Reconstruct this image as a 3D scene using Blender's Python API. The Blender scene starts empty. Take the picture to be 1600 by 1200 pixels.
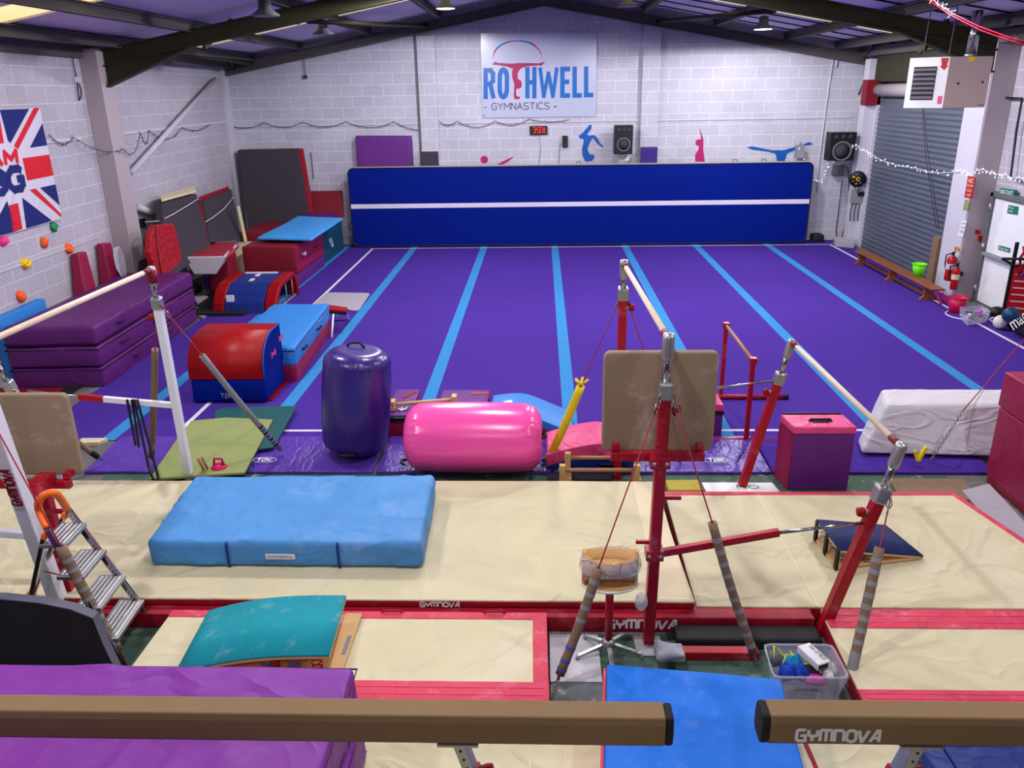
import bpy, bmesh, math, random
from mathutils import Vector as Vc, Matrix, noise
random.seed(7)
S = bpy.context.scene
C = S.collection
# ------------------------------------------------------------------ camera
FP, PIT, YAW, ROL, CH = 1254.141, .3508037, .0395551, -.0166655, 3.75
fw = Vc((-math.sin(YAW)*math.cos(PIT), math.cos(YAW)*math.cos(PIT), -math.sin(PIT)))
r0 = Vc((math.cos(YAW), math.sin(YAW), 0)); u0 = r0.cross(fw)
ri = r0*math.cos(ROL)+u0*math.sin(ROL); up = -r0*math.sin(ROL)+u0*math.cos(ROL)
CO = Vc((0, 0, CH))
cam = bpy.data.cameras.new('camera'); co = bpy.data.objects.new('camera', cam); C.objects.link(co)
cam.sensor_width = 36; cam.lens = FP/1600*36; cam.clip_start = .05; cam.clip_end = 200
m = Matrix((ri, up, -fw)).transposed().to_4x4(); m.translation = CO; co.matrix_world = m
S.camera = co
# ------------------------------------------------------------------ view + world + lights
S.view_settings.view_transform = 'Standard'; S.view_settings.look = 'None'
S.view_settings.exposure = 0.0; S.view_settings.gamma = 1; S.view_settings.use_curve_mapping = False
w = bpy.data.worlds.new('world'); S.world = w; w.use_nodes = True
w.node_tree.nodes['Background'].inputs[0].default_value = (.80, .80, 1, 1)
w.node_tree.nodes['Background'].inputs[1].default_value = .04
LAMPS = [(-1.9, 17.6, 5.3, 1), (4.55, 14.48, 4.85, 1), (4.6, 18.3, 4.85, 1), (-4.34, 17.3, 4.85, 0), (-4.13, 13.1, 4.85, 0), (1.75, 17.9, 5.3, 0),
         (-4.0, 8.6, 4.85, 1), (-.6, 9.2, 5.3, 1), (4.4, 8.8, 4.85, 1), (-4.2, 3.4, 4.85, 1), (-.5, 4.2, 5.3, 1), (4.2, 3.6, 4.85, 1), (-1.1, -1.0, 5.2, 1), (1.15, -1.0, 5.2, 1), (-1.9, 13.6, 5.25, 1), (1.8, 13.6, 5.25, 1)]
for i, (x, y, z, on) in enumerate(LAMPS):
    if on:
        l = bpy.data.lights.new('high_bay_light', 'SPOT'); l.spot_size = math.radians(176); l.spot_blend = .12; l.shadow_soft_size = .10
        l.energy = 610 if y > 12 else 440 if y > 7 else 385 if y > 0 else 190; l.color = (1, .975, .99)
        lo = bpy.data.objects.new('high_bay_light', l); C.objects.link(lo); lo.location = (x, y, z-.02)
# ------------------------------------------------------------------ measuring helpers
def ray(px, py): return ri*((px-800)/FP)-up*((py-600)/FP)+fw
def G(px, py, z=0.):
    d = ray(px, py); return CO+d*((z-CH)/d.z)
def W(px, py, Y):
    d = ray(px, py); return CO+d*(Y/d.y)
def XP(px, py, X):
    d = ray(px, py); return CO+d*(X/d.x)
def PL(pl, px, py):
    p, n = pl; d = ray(px, py); return CO+d*((p-CO).dot(n)/d.dot(n))
def PR(p):
    q = Vc(p)-CO; z = q.dot(fw); return 800+FP*q.dot(ri)/z, 600-FP*q.dot(up)/z
# ------------------------------------------------------------------ materials
def lin(c): return tuple(((v/255)/12.92 if v/255 <= .04045 else ((v/255+.055)/1.055)**2.4) for v in c)+(1,)
def mat(name, col, rough=.5, metal=0, var=.12, vs=3, bump=0, bs=40, crease=0, cs=2.5, chalk=0, chs=2, em=0, alpha=1, sheen=0, stretch=(1, 1, 1), spec=.3):
    m = bpy.data.materials.new(name); m.use_nodes = True; nt = m.node_tree; N = nt.nodes; L = nt.links
    b = N['Principled BSDF']; b.inputs['Roughness'].default_value = rough; b.inputs['Metallic'].default_value = metal
    b.inputs['Specular IOR Level'].default_value = spec
    if sheen: b.inputs['Sheen Weight'].default_value = sheen
    c = lin(col); tc = N.new('ShaderNodeTexCoord'); mp = N.new('ShaderNodeMapping'); mp.inputs[3].default_value = stretch
    L.new(tc.outputs['Object'], mp.inputs[0])
    n = N.new('ShaderNodeTexNoise'); n.inputs['Scale'].default_value = vs; n.inputs['Detail'].default_value = 5
    L.new(mp.outputs[0], n.inputs['Vector'])
    mx = N.new('ShaderNodeMix'); mx.data_type = 'RGBA'
    mx.inputs[6].default_value = tuple(v*(1-var) for v in c[:3])+(1,); mx.inputs[7].default_value = tuple(min(1, v*(1+var)) for v in c[:3])+(1,)
    L.new(n.outputs[0], mx.inputs[0]); outc = mx.outputs[2]
    if chalk:
        n2 = N.new('ShaderNodeTexNoise'); n2.inputs['Scale'].default_value = chs; n2.inputs['Detail'].default_value = 9; n2.inputs['Roughness'].default_value = .7
        L.new(mp.outputs[0], n2.inputs['Vector'])
        r = N.new('ShaderNodeMapRange'); r.inputs[1].default_value = .55; r.inputs[2].default_value = .85; r.inputs[4].default_value = chalk
        L.new(n2.outputs[0], r.inputs[0]); m2 = N.new('ShaderNodeMix'); m2.data_type = 'RGBA'; m2.inputs[7].default_value = (.8, .8, .8, 1)
        L.new(r.outputs[0], m2.inputs[0]); L.new(outc, m2.inputs[6]); outc = m2.outputs[2]
    L.new(outc, b.inputs['Base Color'])
    if em: L.new(outc, b.inputs['Emission Color']); b.inputs['Emission Strength'].default_value = em
    if alpha < 1: b.inputs['Alpha'].default_value = alpha
    prev = None
    if crease:
        n3 = N.new('ShaderNodeTexNoise'); n3.inputs['Scale'].default_value = cs; n3.inputs['Detail'].default_value = 2; n3.inputs['Distortion'].default_value = 1.2
        L.new(mp.outputs[0], n3.inputs['Vector'])
        a = N.new('ShaderNodeMath'); a.operation = 'SUBTRACT'; a.inputs[1].default_value = .5; L.new(n3.outputs[0], a.inputs[0])
        a2 = N.new('ShaderNodeMath'); a2.operation = 'ABSOLUTE'; L.new(a.outputs[0], a2.inputs[0])
        a3 = N.new('ShaderNodeMapRange'); a3.inputs[1].default_value = 0; a3.inputs[2].default_value = .09; a3.inputs[3].default_value = 1; a3.inputs[4].default_value = 0
        L.new(a2.outputs[0], a3.inputs[0])
        bp = N.new('ShaderNodeBump'); bp.inputs['Strength'].default_value = crease; bp.inputs['Distance'].default_value = .02
        L.new(a3.outputs[0], bp.inputs['Height']); prev = bp.outputs[0]
    if bump:
        n4 = N.new('ShaderNodeTexNoise'); n4.inputs['Scale'].default_value = bs; n4.inputs['Detail'].default_value = 4
        L.new(tc.outputs['Object'], n4.inputs['Vector'])
        bp = N.new('ShaderNodeBump'); bp.inputs['Strength'].default_value = bump; bp.inputs['Distance'].default_value = .01
        L.new(n4.outputs[0], bp.inputs['Height'])
        if prev: L.new(prev, bp.inputs['Normal'])
        prev = bp.outputs[0]
    if prev: L.new(prev, b.inputs['Normal'])
    return m
def block_mat(name, axis, c1, c2, cm):
    """painted concrete blockwork; axis = which object axis runs along the wall"""
    m = mat(name, c1, .75); nt = m.node_tree; N = nt.nodes; L = nt.links; b = N['Principled BSDF']
    tc = N.new('ShaderNodeTexCoord'); sp = N.new('ShaderNodeSeparateXYZ'); cb = N.new('ShaderNodeCombineXYZ')
    L.new(tc.outputs['Object'], sp.inputs[0]); L.new(sp.outputs[axis], cb.inputs[0]); L.new(sp.outputs[2], cb.inputs[1])
    br = N.new('ShaderNodeTexBrick'); L.new(cb.outputs[0], br.inputs['Vector'])
    br.inputs['Scale'].default_value = 1; br.inputs['Brick Width'].default_value = .52; br.inputs['Row Height'].default_value = .262
    br.inputs['Mortar Size'].default_value = .009; br.inputs['Mortar Smooth'].default_value = .4; br.inputs['Bias'].default_value = -.2
    br.inputs['Color1'].default_value = lin(c1); br.inputs['Color2'].default_value = lin(c2); br.inputs['Mortar'].default_value = lin(cm)
    n = N.new('ShaderNodeTexNoise'); n.inputs['Scale'].default_value = 22; n.inputs['Detail'].default_value = 8; n.inputs['Roughness'].default_value = .75; L.new(cb.outputs[0], n.inputs['Vector'])
    r = N.new('ShaderNodeMapRange'); r.inputs[1].default_value = .3; r.inputs[2].default_value = .7; r.inputs[3].default_value = .82; r.inputs[4].default_value = 1.1; L.new(n.outputs[0], r.inputs[0])
    n1 = N.new('ShaderNodeTexNoise'); n1.inputs['Scale'].default_value = .8; n1.inputs['Detail'].default_value = 4; L.new(cb.outputs[0], n1.inputs['Vector'])
    rr = N.new('ShaderNodeMapRange'); rr.inputs[1].default_value = .3; rr.inputs[2].default_value = .7; rr.inputs[3].default_value = .88; rr.inputs[4].default_value = 1.06; L.new(n1.outputs[0], rr.inputs[0])
    mu = N.new('ShaderNodeMath'); mu.operation = 'MULTIPLY'; L.new(r.outputs[0], mu.inputs[0]); L.new(rr.outputs[0], mu.inputs[1])
    mm = N.new('ShaderNodeMix'); mm.data_type = 'RGBA'; mm.blend_type = 'MULTIPLY'; mm.inputs[0].default_value = 1
    L.new(br.outputs[0], mm.inputs[6]); L.new(mu.outputs[0], mm.inputs[7]); L.new(mm.outputs[2], b.inputs['Base Color'])
    bp = N.new('ShaderNodeBump'); bp.inputs['Strength'].default_value = .5; bp.inputs['Distance'].default_value = .01
    L.new(n.outputs[0], bp.inputs['Height']); L.new(bp.outputs[0], b.inputs['Normal'])
    return m
M = {}
def MT(k, *a, **kw): M[k] = mat(k, *a, **kw); return M[k]
MT('carpet', (70, 44, 140), .95, var=.08, vs=.9, bump=.4, bs=160, spec=.08)
MT('stripe', (50, 128, 190), .9, var=.08, bump=.3, bs=160, spec=.2)
MT('white_tape', (215, 210, 225), .7, var=.08)
MT('cream', (203, 194, 160), .7, var=.1, vs=1.1, crease=.5, cs=1.3, chalk=.35, chs=1.4, bump=.05, bs=90, spec=.3)
MT('cream_vinyl', (215, 200, 165), .55, var=.06, spec=.3)
MT('red_vinyl', (150, 14, 40), .5, var=.12, chalk=.12, chs=5, crease=.1)
MT('red_border', (205, 58, 84), .6, var=.15, chalk=.35, chs=6, crease=.2, cs=4)
MT('red_bright', (142, 1, 9), .42, var=.08, spec=.22, crease=.08, cs=1.5)
MT('crimson', (160, 28, 50), .5, var=.08)
MT('dark_red', (120, 15, 35), .55, var=.1)
MT('red_steel', (160, 10, 35), .35, var=.15, chalk=.22, chs=7)
MT('white_steel', (225, 225, 235), .35, var=.05, chalk=.1)
MT('chrome', (170, 170, 176), .18, metal=1, var=.12, vs=14)
MT('zinc', (170, 172, 172), .4, metal=.85, var=.12, vs=12)
MT('blue_crash', (72, 140, 204), .6, var=.09, vs=5, crease=.18, cs=4, chalk=.2, chs=2.2)
MT('blue_pad', (6, 106, 212), .6, var=.05, chalk=.15, chs=6, crease=.1)
MT('blue_light', (60, 150, 225), .5, var=.06, crease=.2, cs=2)
MT('blue_box', (45, 125, 205), .5, var=.06, crease=.2, cs=2, stretch=(1, 1, .4))
MT('blue_deep', (14, 42, 120), .45, var=.06, crease=.15)
MT('navy', (22, 35, 90), .7, var=.12, chalk=.12, chs=12)
MT('royal', (0, 25, 122), .7, var=.05, vs=.5, spec=.08)
MT('teal_carpet', (10, 140, 155), .85, var=.12, vs=6, chalk=.3, chs=7, bump=.3, bs=200)
MT('teal_mat', (20, 70, 95), .6, var=.1)
MT('dark_green', (15, 75, 80), .7, var=.08)
MT('olive_mat', (132, 142, 88), .85, var=.08, vs=2, bump=.2)
MT('purple_vinyl', (88, 28, 102), .5, var=.07, vs=1.5, crease=.3, cs=.9)
MT('purple_fg', (120, 42, 146), .5, var=.07, vs=1, crease=.7, cs=1.1, chalk=.08, chs=9)
MT('purple_pad', (84, 52, 155), .35, var=.08, crease=.3, cs=3, stretch=(2.5, 1, 1))
MT('purple_flat', (95, 35, 120), .6, var=.06, crease=.2, cs=1)
MT('barrel_purple', (50, 26, 116), .28, var=.06, chalk=.05, chs=9, spec=.6)
MT('barrel_pink', (252, 84, 172), .25, var=.04, spec=.6, bump=.08, bs=14)
MT('magenta', (140, 22, 66), .5, var=.07, crease=.15)
MT('pink_vinyl', (215, 70, 130), .45, var=.08, crease=.35, cs=2.5, chalk=.25, chs=4)
MT('yellow_foam', (230, 205, 30), .6, var=.08, bump=.2)
MT('suede', (146, 124, 102), .85, var=.14, vs=3, chalk=.5, chs=3, bump=.15, bs=60)
MT('beam_suede', (132, 106, 76), .85, var=.1, vs=4, chalk=.06, chs=3, bump=.1, bs=80)
MT('wood', (165, 118, 80), .5, var=.2, vs=5, stretch=(1, 8, 8))
MT('bench_wood', (128, 74, 42), .45, var=.2, vs=4, stretch=(6, 1, 6))
MT('bar_wood', (225, 205, 185), .6, var=.15, vs=6, chalk=.6, chs=6)
MT('ply', (205, 165, 110), .55, var=.15, vs=3, chalk=.3, chs=5)
MT('chalky_ply', (205, 160, 120), .7, var=.2, vs=6, chalk=1.6, chs=4)
MT('black', (18, 18, 22), .5, var=.2)
MT('rubber_black', (26, 26, 30), .75, var=.25, bump=.1)
MT('dark_foam', (38, 38, 44), .9, var=.1, vs=6, bump=.3, bs=120, spec=.2)
MT('light_edge', (92, 92, 108), .7, var=.12)
MT('charcoal', (62, 56, 66), .9, var=.16, vs=1.5, bump=.2, bs=80, spec=.2)
MT('grey_mat', (160, 155, 165), .85, var=.05)
MT('grey', (130, 132, 138), .6, var=.1)
MT('mid_grey', (95, 97, 102), .55, var=.1)
MT('white', (225, 225, 230), .5, var=.04)
MT('white_panel', (172, 177, 202), .25, var=.02, spec=.6)
MT('white_cloth', (195, 192, 200), .75, var=.05, crease=.35, cs=1.5, stretch=(1, 1, 3))
MT('beige_steel', (180, 160, 158), .4, var=.05)
MT('sign_blue', (4, 96, 176), .3, var=.03)
MT('sign_pink', (158, 8, 84), .3, var=.03)
MT('decal_blue', (8, 80, 168), .5, var=.05)
MT('decal_pink', (168, 22, 92), .5, var=.05)
MT('ink', (45, 45, 60), .5, var=.02)
MT('flag_white', (200, 195, 212), .8, var=.05, crease=.4, cs=2)
MT('flag_blue', (22, 32, 105), .8, var=.08, crease=.4, cs=2)
MT('flag_red', (200, 25, 45), .8, var=.08, crease=.4, cs=2)
MT('steel_olive', (46, 44, 27), .6, var=.3, vs=5)
MT('steel_dark', (78, 74, 76), .6, var=.3, vs=4)
MT('roof_sheet', (215, 204, 226), .7, var=.1, vs=1.2)
MT('seam', (20, 18, 26), .8)
MT('rooflight', (255, 226, 160), .6, var=.08, vs=5, em=1.0)
MT('lamp_glow', (250, 252, 255), .5, var=0, em=14)
MT('led_red', (255, 30, 18), .5, var=0, em=1.4)
MT('fairy', (235, 240, 255), .4, var=0, em=2)
MT('shutter', (98, 106, 120), .38, metal=.35, var=.12, vs=2)
MT('concrete', (98, 96, 98), .8, var=.3, vs=2, chalk=.5, chs=2.2, bump=.2)
MT('green_floor', (58, 84, 70), .7, var=.3, vs=3, chalk=.8, chs=5)
MT('chalk_board', (178, 175, 182), .8, var=.15, vs=5, chalk=.8, chs=3)
MT('grey_tile', (88, 92, 96), .8, var=.2, vs=5, chalk=.9, chs=8)
MT('paint_grey', (168, 156, 164), .75, var=.08, vs=2, bump=.2)
MT('paint_white', (190, 187, 200), .7, var=.06, vs=2, bump=.2)
MT('orange', (240, 110, 30), .4, var=.05)
MT('tape_brown', (125, 100, 80), .6, var=.2, vs=9)
MT('tape_grey', (135, 135, 138), .5, var=.15, vs=9)
MT('tape_blue', (60, 80, 170), .5, var=.1)
MT('cable_red', (150, 20, 40), .4, var=.05)
MT('lime', (110, 225, 20), .4, var=.05)
MT('tub_red', (190, 15, 75), .4, var=.06)
MT('ext_red', (170, 15, 30), .3, var=.05)
MT('clear_plastic', (215, 215, 235), .12, var=.02, alpha=.28)
MT('clear_film', (225, 225, 230), .3, var=.1, alpha=.55, crease=.9, cs=6)
MT('sign_green', (10, 110, 85), .5, var=.04)
MT('hot_pink', (235, 40, 190), .6, var=.08, crease=.5, cs=8)
MT('cobalt', (15, 65, 190), .6, var=.1, crease=.7, cs=9)
MT('cyan', (20, 140, 200), .6, var=.1)
MT('neon_yellow', (215, 225, 30), .5)
MT('hold_orange', (245, 95, 40), .5); MT('hold_yellow', (240, 190, 30), .5); MT('hold_green', (15, 130, 80), .5); MT('hold_pink', (245, 60, 140), .5)
MT('red_rough', (165, 20, 35), .5, var=.1, crease=.7, cs=3)
MT('cloth_grey', (150, 148, 160), .9, var=.25, vs=12)
MT('sponge', (175, 160, 70), .9, var=.12, bump=.4)
MT('ball_blue', (20, 60, 100), .35); MT('ball_white', (210, 205, 205), .4)
M['block_back'] = block_mat('block_back', 0, (190, 188, 202), (182, 180, 195), (214, 213, 224))
M['block_side'] = block_mat('block_side', 1, (180, 174, 188), (173, 168, 182), (204, 200, 212))
# ------------------------------------------------------------------ object helpers
WM = {}
def thing(name, label, cat, loc, rz=0, group=None):
    o = bpy.data.objects.new(name, None); C.objects.link(o); o.empty_display_size = .1
    o.location = loc; o.rotation_euler = (0, 0, rz); o['label'] = label; o['category'] = cat
    if group: o['group'] = group
    WM[o.name] = Matrix.Translation(Vc(loc)) @ Matrix.Rotation(rz, 4, 'Z'); return o
def _mk(name, bm, mt, bev=0, seg=2):
    me = bpy.data.meshes.new(name); bm.normal_update(); bm.to_mesh(me); bm.free()
    for x in (mt if isinstance(mt, (list, tuple)) else [mt]): me.materials.append(M[x])
    o = bpy.data.objects.new(name, me); C.objects.link(o)
    if bev:
        b = o.modifiers.new('bevel', 'BEVEL'); b.width = bev; b.segments = seg; b.limit_method = 'ANGLE'; b.angle_limit = math.radians(35)
    return o
def part(name, bm, mt, parent, bev=0, label=None, seg=2):
    mw = WM[parent.name]; bmesh.ops.transform(bm, matrix=mw.inverted(), verts=bm.verts)
    o = _mk(name, bm, mt, bev, seg); o.parent = parent; WM[o.name] = mw
    if label: o['label'] = label
    return o
def solo(name, bm, mt, label, cat, group=None, bev=0, kind=None, seg=2):
    xs = [v.co for v in bm.verts]; lo = Vc([min(c[i] for c in xs) for i in range(3)]); hi = Vc([max(c[i] for c in xs) for i in range(3)])
    b = Vc(((lo.x+hi.x)/2, (lo.y+hi.y)/2, lo.z)); bmesh.ops.translate(bm, vec=-b, verts=bm.verts)
    o = _mk(name, bm, mt, bev, seg); o.location = b; WM[o.name] = Matrix.Translation(b)
    if label: o['label'] = label
    if cat: o['category'] = cat
    if group: o['group'] = group
    if kind: o['kind'] = kind
    return o
def struct(name, bm, mt, bev=0, parent=None, label=None):
    if parent is None:
        o = _mk(name, bm, mt, bev); o['kind'] = 'structure'; WM[o.name] = Matrix.Identity(4)
        if label: o['label'] = label
        return o
    return part(name, bm, mt, parent, bev)
def dup(o, loc, label, rz=None, group=None):
    c = o.copy(); C.objects.link(c); c.location = loc
    if rz is not None: c.rotation_euler = (0, 0, rz)
    if label: c['label'] = label
    if group: c['group'] = group
    def rec(a, b):
        for ch in list(a.children):
            d = ch.copy(); C.objects.link(d); d.parent = b; rec(ch, d)
    rec(o, c); return c
B = bmesh.new
def face(bm, vs, mi=0, smooth=False):
    try: f = bm.faces.new(vs)
    except ValueError: return None
    f.material_index = mi; f.smooth = smooth; return f
def hexa(bm, p, mi=0):
    v = [bm.verts.new(q) for q in p]
    for f in ((3, 2, 1, 0), (4, 5, 6, 7), (0, 1, 5, 4), (1, 2, 6, 5), (2, 3, 7, 6), (3, 0, 4, 7)): face(bm, [v[i] for i in f], mi)
    return bm
def c8(x0, x1, y0, y1, z0, z1):
    return [Vc((x0, y0, z0)), Vc((x1, y0, z0)), Vc((x1, y1, z0)), Vc((x0, y1, z0)), Vc((x0, y0, z1)), Vc((x1, y0, z1)), Vc((x1, y1, z1)), Vc((x0, y1, z1))]
def box(bm, x0, x1, y0, y1, z0, z1, mi=0): return hexa(bm, c8(x0, x1, y0, y1, z0, z1), mi)
def slab(bm, pts, n, d, mi=0):
    """polygon pts extruded by d along n"""
    a = [bm.verts.new(Vc(p)) for p in pts]; b = [bm.verts.new(Vc(p)+Vc(n)*d) for p in pts]; k = len(a)
    face(bm, a[::-1], mi); face(bm, b, mi)
    for i in range(k): face(bm, [a[i], a[(i+1) % k], b[(i+1) % k], b[i]], mi)
    return bm
def frame(d):
    d = d.normalized(); a = Vc((0, 0, 1)) if abs(d.z) < .95 else Vc((0, 1, 0))
    s = d.cross(a).normalized(); return s, s.cross(d).normalized()
def tube(bm, pts, r, seg=10, closed=False, mi=0, caps=True):
    pts = [Vc(p) for p in pts]; n = len(pts); rs = r if isinstance(r, (list, tuple)) else [r]*n; rings = []; s = None
    for i, p in enumerate(pts):
        if closed: d = pts[(i+1) % n]-pts[i-1]
        else: d = pts[min(i+1, n-1)]-pts[max(i-1, 0)]
        d.normalize()
        if s is None: s, t = frame(d)
        else:
            s = (s-d*s.dot(d)).normalized(); t = s.cross(d).normalized()
        rings.append([bm.verts.new(p+(s*math.cos(2*math.pi*k/seg)+t*math.sin(2*math.pi*k/seg))*rs[i]) for k in range(seg)])
    for i in range(n if closed else n-1):
        a, b = rings[i], rings[(i+1) % n]
        for k in range(seg): face(bm, [a[k], a[(k+1) % seg], b[(k+1) % seg], b[k]], mi, True)
    if caps and not closed: face(bm, rings[0][::-1], mi); face(bm, rings[-1], mi)
    return bm
def bar(bm, a, b, w, h=None, mi=0, upv=None):
    """rectangular section bar from a to b, w across, h in the up direction"""
    a = Vc(a); b = Vc(b); h = h or w; d = (b-a).normalized()
    if upv is None: s, t = frame(d)
    else: s = d.cross(Vc(upv)).normalized(); t = s.cross(d).normalized()
    s = s*w/2; t = t*h/2
    return hexa(bm, [a-s-t, a+s-t, b+s-t, b-s-t, a-s+t, a+s+t, b+s+t, b-s+t], mi)
def lathe(bm, prof, o, ax=(0, 0, 1), seg=24, mi=0, smooth=True):
    """prof = [(r, h)...] about axis ax from o"""
    o = Vc(o); ax = Vc(ax).normalized(); s, t = frame(ax); rings = []
    for r, h in prof:
        if r < 1e-5: rings.append([bm.verts.new(o+ax*h)])
        else: rings.append([bm.verts.new(o+ax*h+(s*math.cos(2*math.pi*k/seg)+t*math.sin(2*math.pi*k/seg))*r) for k in range(seg)])
    for a, b in zip(rings, rings[1:]):
        for k in range(seg):
            k2 = (k+1) % seg
            if len(a) == 1 and len(b) == 1: continue
            if len(a) == 1: face(bm, [a[0], b[k2], b[k]], mi, smooth)
            elif len(b) == 1: face(bm, [a[k], a[k2], b[0]], mi, smooth)
            else: face(bm, [a[k], a[k2], b[k2], b[k]], mi, smooth)
    if len(rings[0]) > 1: face(bm, rings[0][::-1], mi)
    if len(rings[-1]) > 1: face(bm, rings[-1], mi)
    return bm
def ball(bm, o, r, mi=0, seg=16, sq=1):
    return lathe(bm, [(r*math.sin(math.pi*i/10), -r*math.cos(math.pi*i/10)*sq) for i in range(11)], o, seg=seg, mi=mi)
def soft(bm, c, r=.04, amp=.006, fr=2.0, seed=0, step=.12, cre=0., puff=0., mi=0):
    """rounded, slightly crumpled cushion block through 8 corners"""
    c = [Vc(p) for p in c]
    dim = [((c[1]-c[0]).length+(c[5]-c[4]).length)/2, ((c[3]-c[0]).length+(c[7]-c[4]).length)/2, ((c[4]-c[0]).length+(c[6]-c[2]).length)/2]
    r = min(r, min(dim)*.49); ex = [(c[1]-c[0]).normalized(), (c[3]-c[0]).normalized(), (c[4]-c[0]).normalized()]
    def ticks(L):
        k = max(1, min(60, int((L-2*r)/step))); return [0, r*.18, r*.55, r]+[r+(L-2*r)*i/k for i in range(1, k)]+[L-r, L-r*.55, L-r*.18, L]
    T = [ticks(d) for d in dim]; cache = {}
    def tri(u, v, w):
        a = c[0].lerp(c[1], u); b = c[3].lerp(c[2], u); d = c[4].lerp(c[5], u); e = c[7].lerp(c[6], u)
        return a.lerp(b, v).lerp(d.lerp(e, v), w)
    def vert(i, j, k):
        key = (i, j, k)
        if key in cache: return cache[key]
        p = Vc((T[0][i], T[1][j], T[2][k])); q = Vc([min(max(p[a], r), dim[a]-r) for a in range(3)]); d = p-q; nn = d.normalized() if d.length > 1e-9 else Vc((0, 0, 0))
        p2 = q+nn*r; u, v, w_ = [p2[a]/dim[a] for a in range(3)]; P = tri(u, v, w_)
        nw = ex[0]*nn.x+ex[1]*nn.y+ex[2]*nn.z
        sv = Vc((seed*3.1, seed*1.7, seed*2.3)); h = amp*noise.noise(P*fr+sv) if nn.z > -.5 else 0
        if cre and nn.z > -.5:
            q1 = abs(noise.noise(P*fr*1.3+sv*2+Vc((0, 0, noise.noise(P*2)*.6)))); h += cre*(max(0, 1-q1*7))**2
        if puff and nn.z > .5: h += puff*(math.sin(math.pi*u)*math.sin(math.pi*v))**.6
        cache[key] = bm.verts.new(P+nw*h); return cache[key]
    n = [len(t)-1 for t in T]
    for j in range(n[1]):
        for i in range(n[0]):
            face(bm, [vert(i, j, n[2]), vert(i+1, j, n[2]), vert(i+1, j+1, n[2]), vert(i, j+1, n[2])], mi, True)
            face(bm, [vert(i, j+1, 0), vert(i+1, j+1, 0), vert(i+1, j, 0), vert(i, j, 0)], mi, True)
    for k in range(n[2]):
        for i in range(n[0]):
            face(bm, [vert(i, 0, k), vert(i+1, 0, k), vert(i+1, 0, k+1), vert(i, 0, k+1)], mi, True)
            face(bm, [vert(i, n[1], k+1), vert(i+1, n[1], k+1), vert(i+1, n[1], k), vert(i, n[1], k)], mi, True)
        for j in range(n[1]):
            face(bm, [vert(0, j, k+1), vert(0, j+1, k+1), vert(0, j+1, k), vert(0, j, k)], mi, True)
            face(bm, [vert(n[0], j, k), vert(n[0], j+1, k), vert(n[0], j+1, k+1), vert(n[0], j, k+1)], mi, True)
    return bm
def sbox(x0, x1, y0, y1, z0, z1, **k): return soft(B(), c8(x0, x1, y0, y1, z0, z1), **k)
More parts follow.
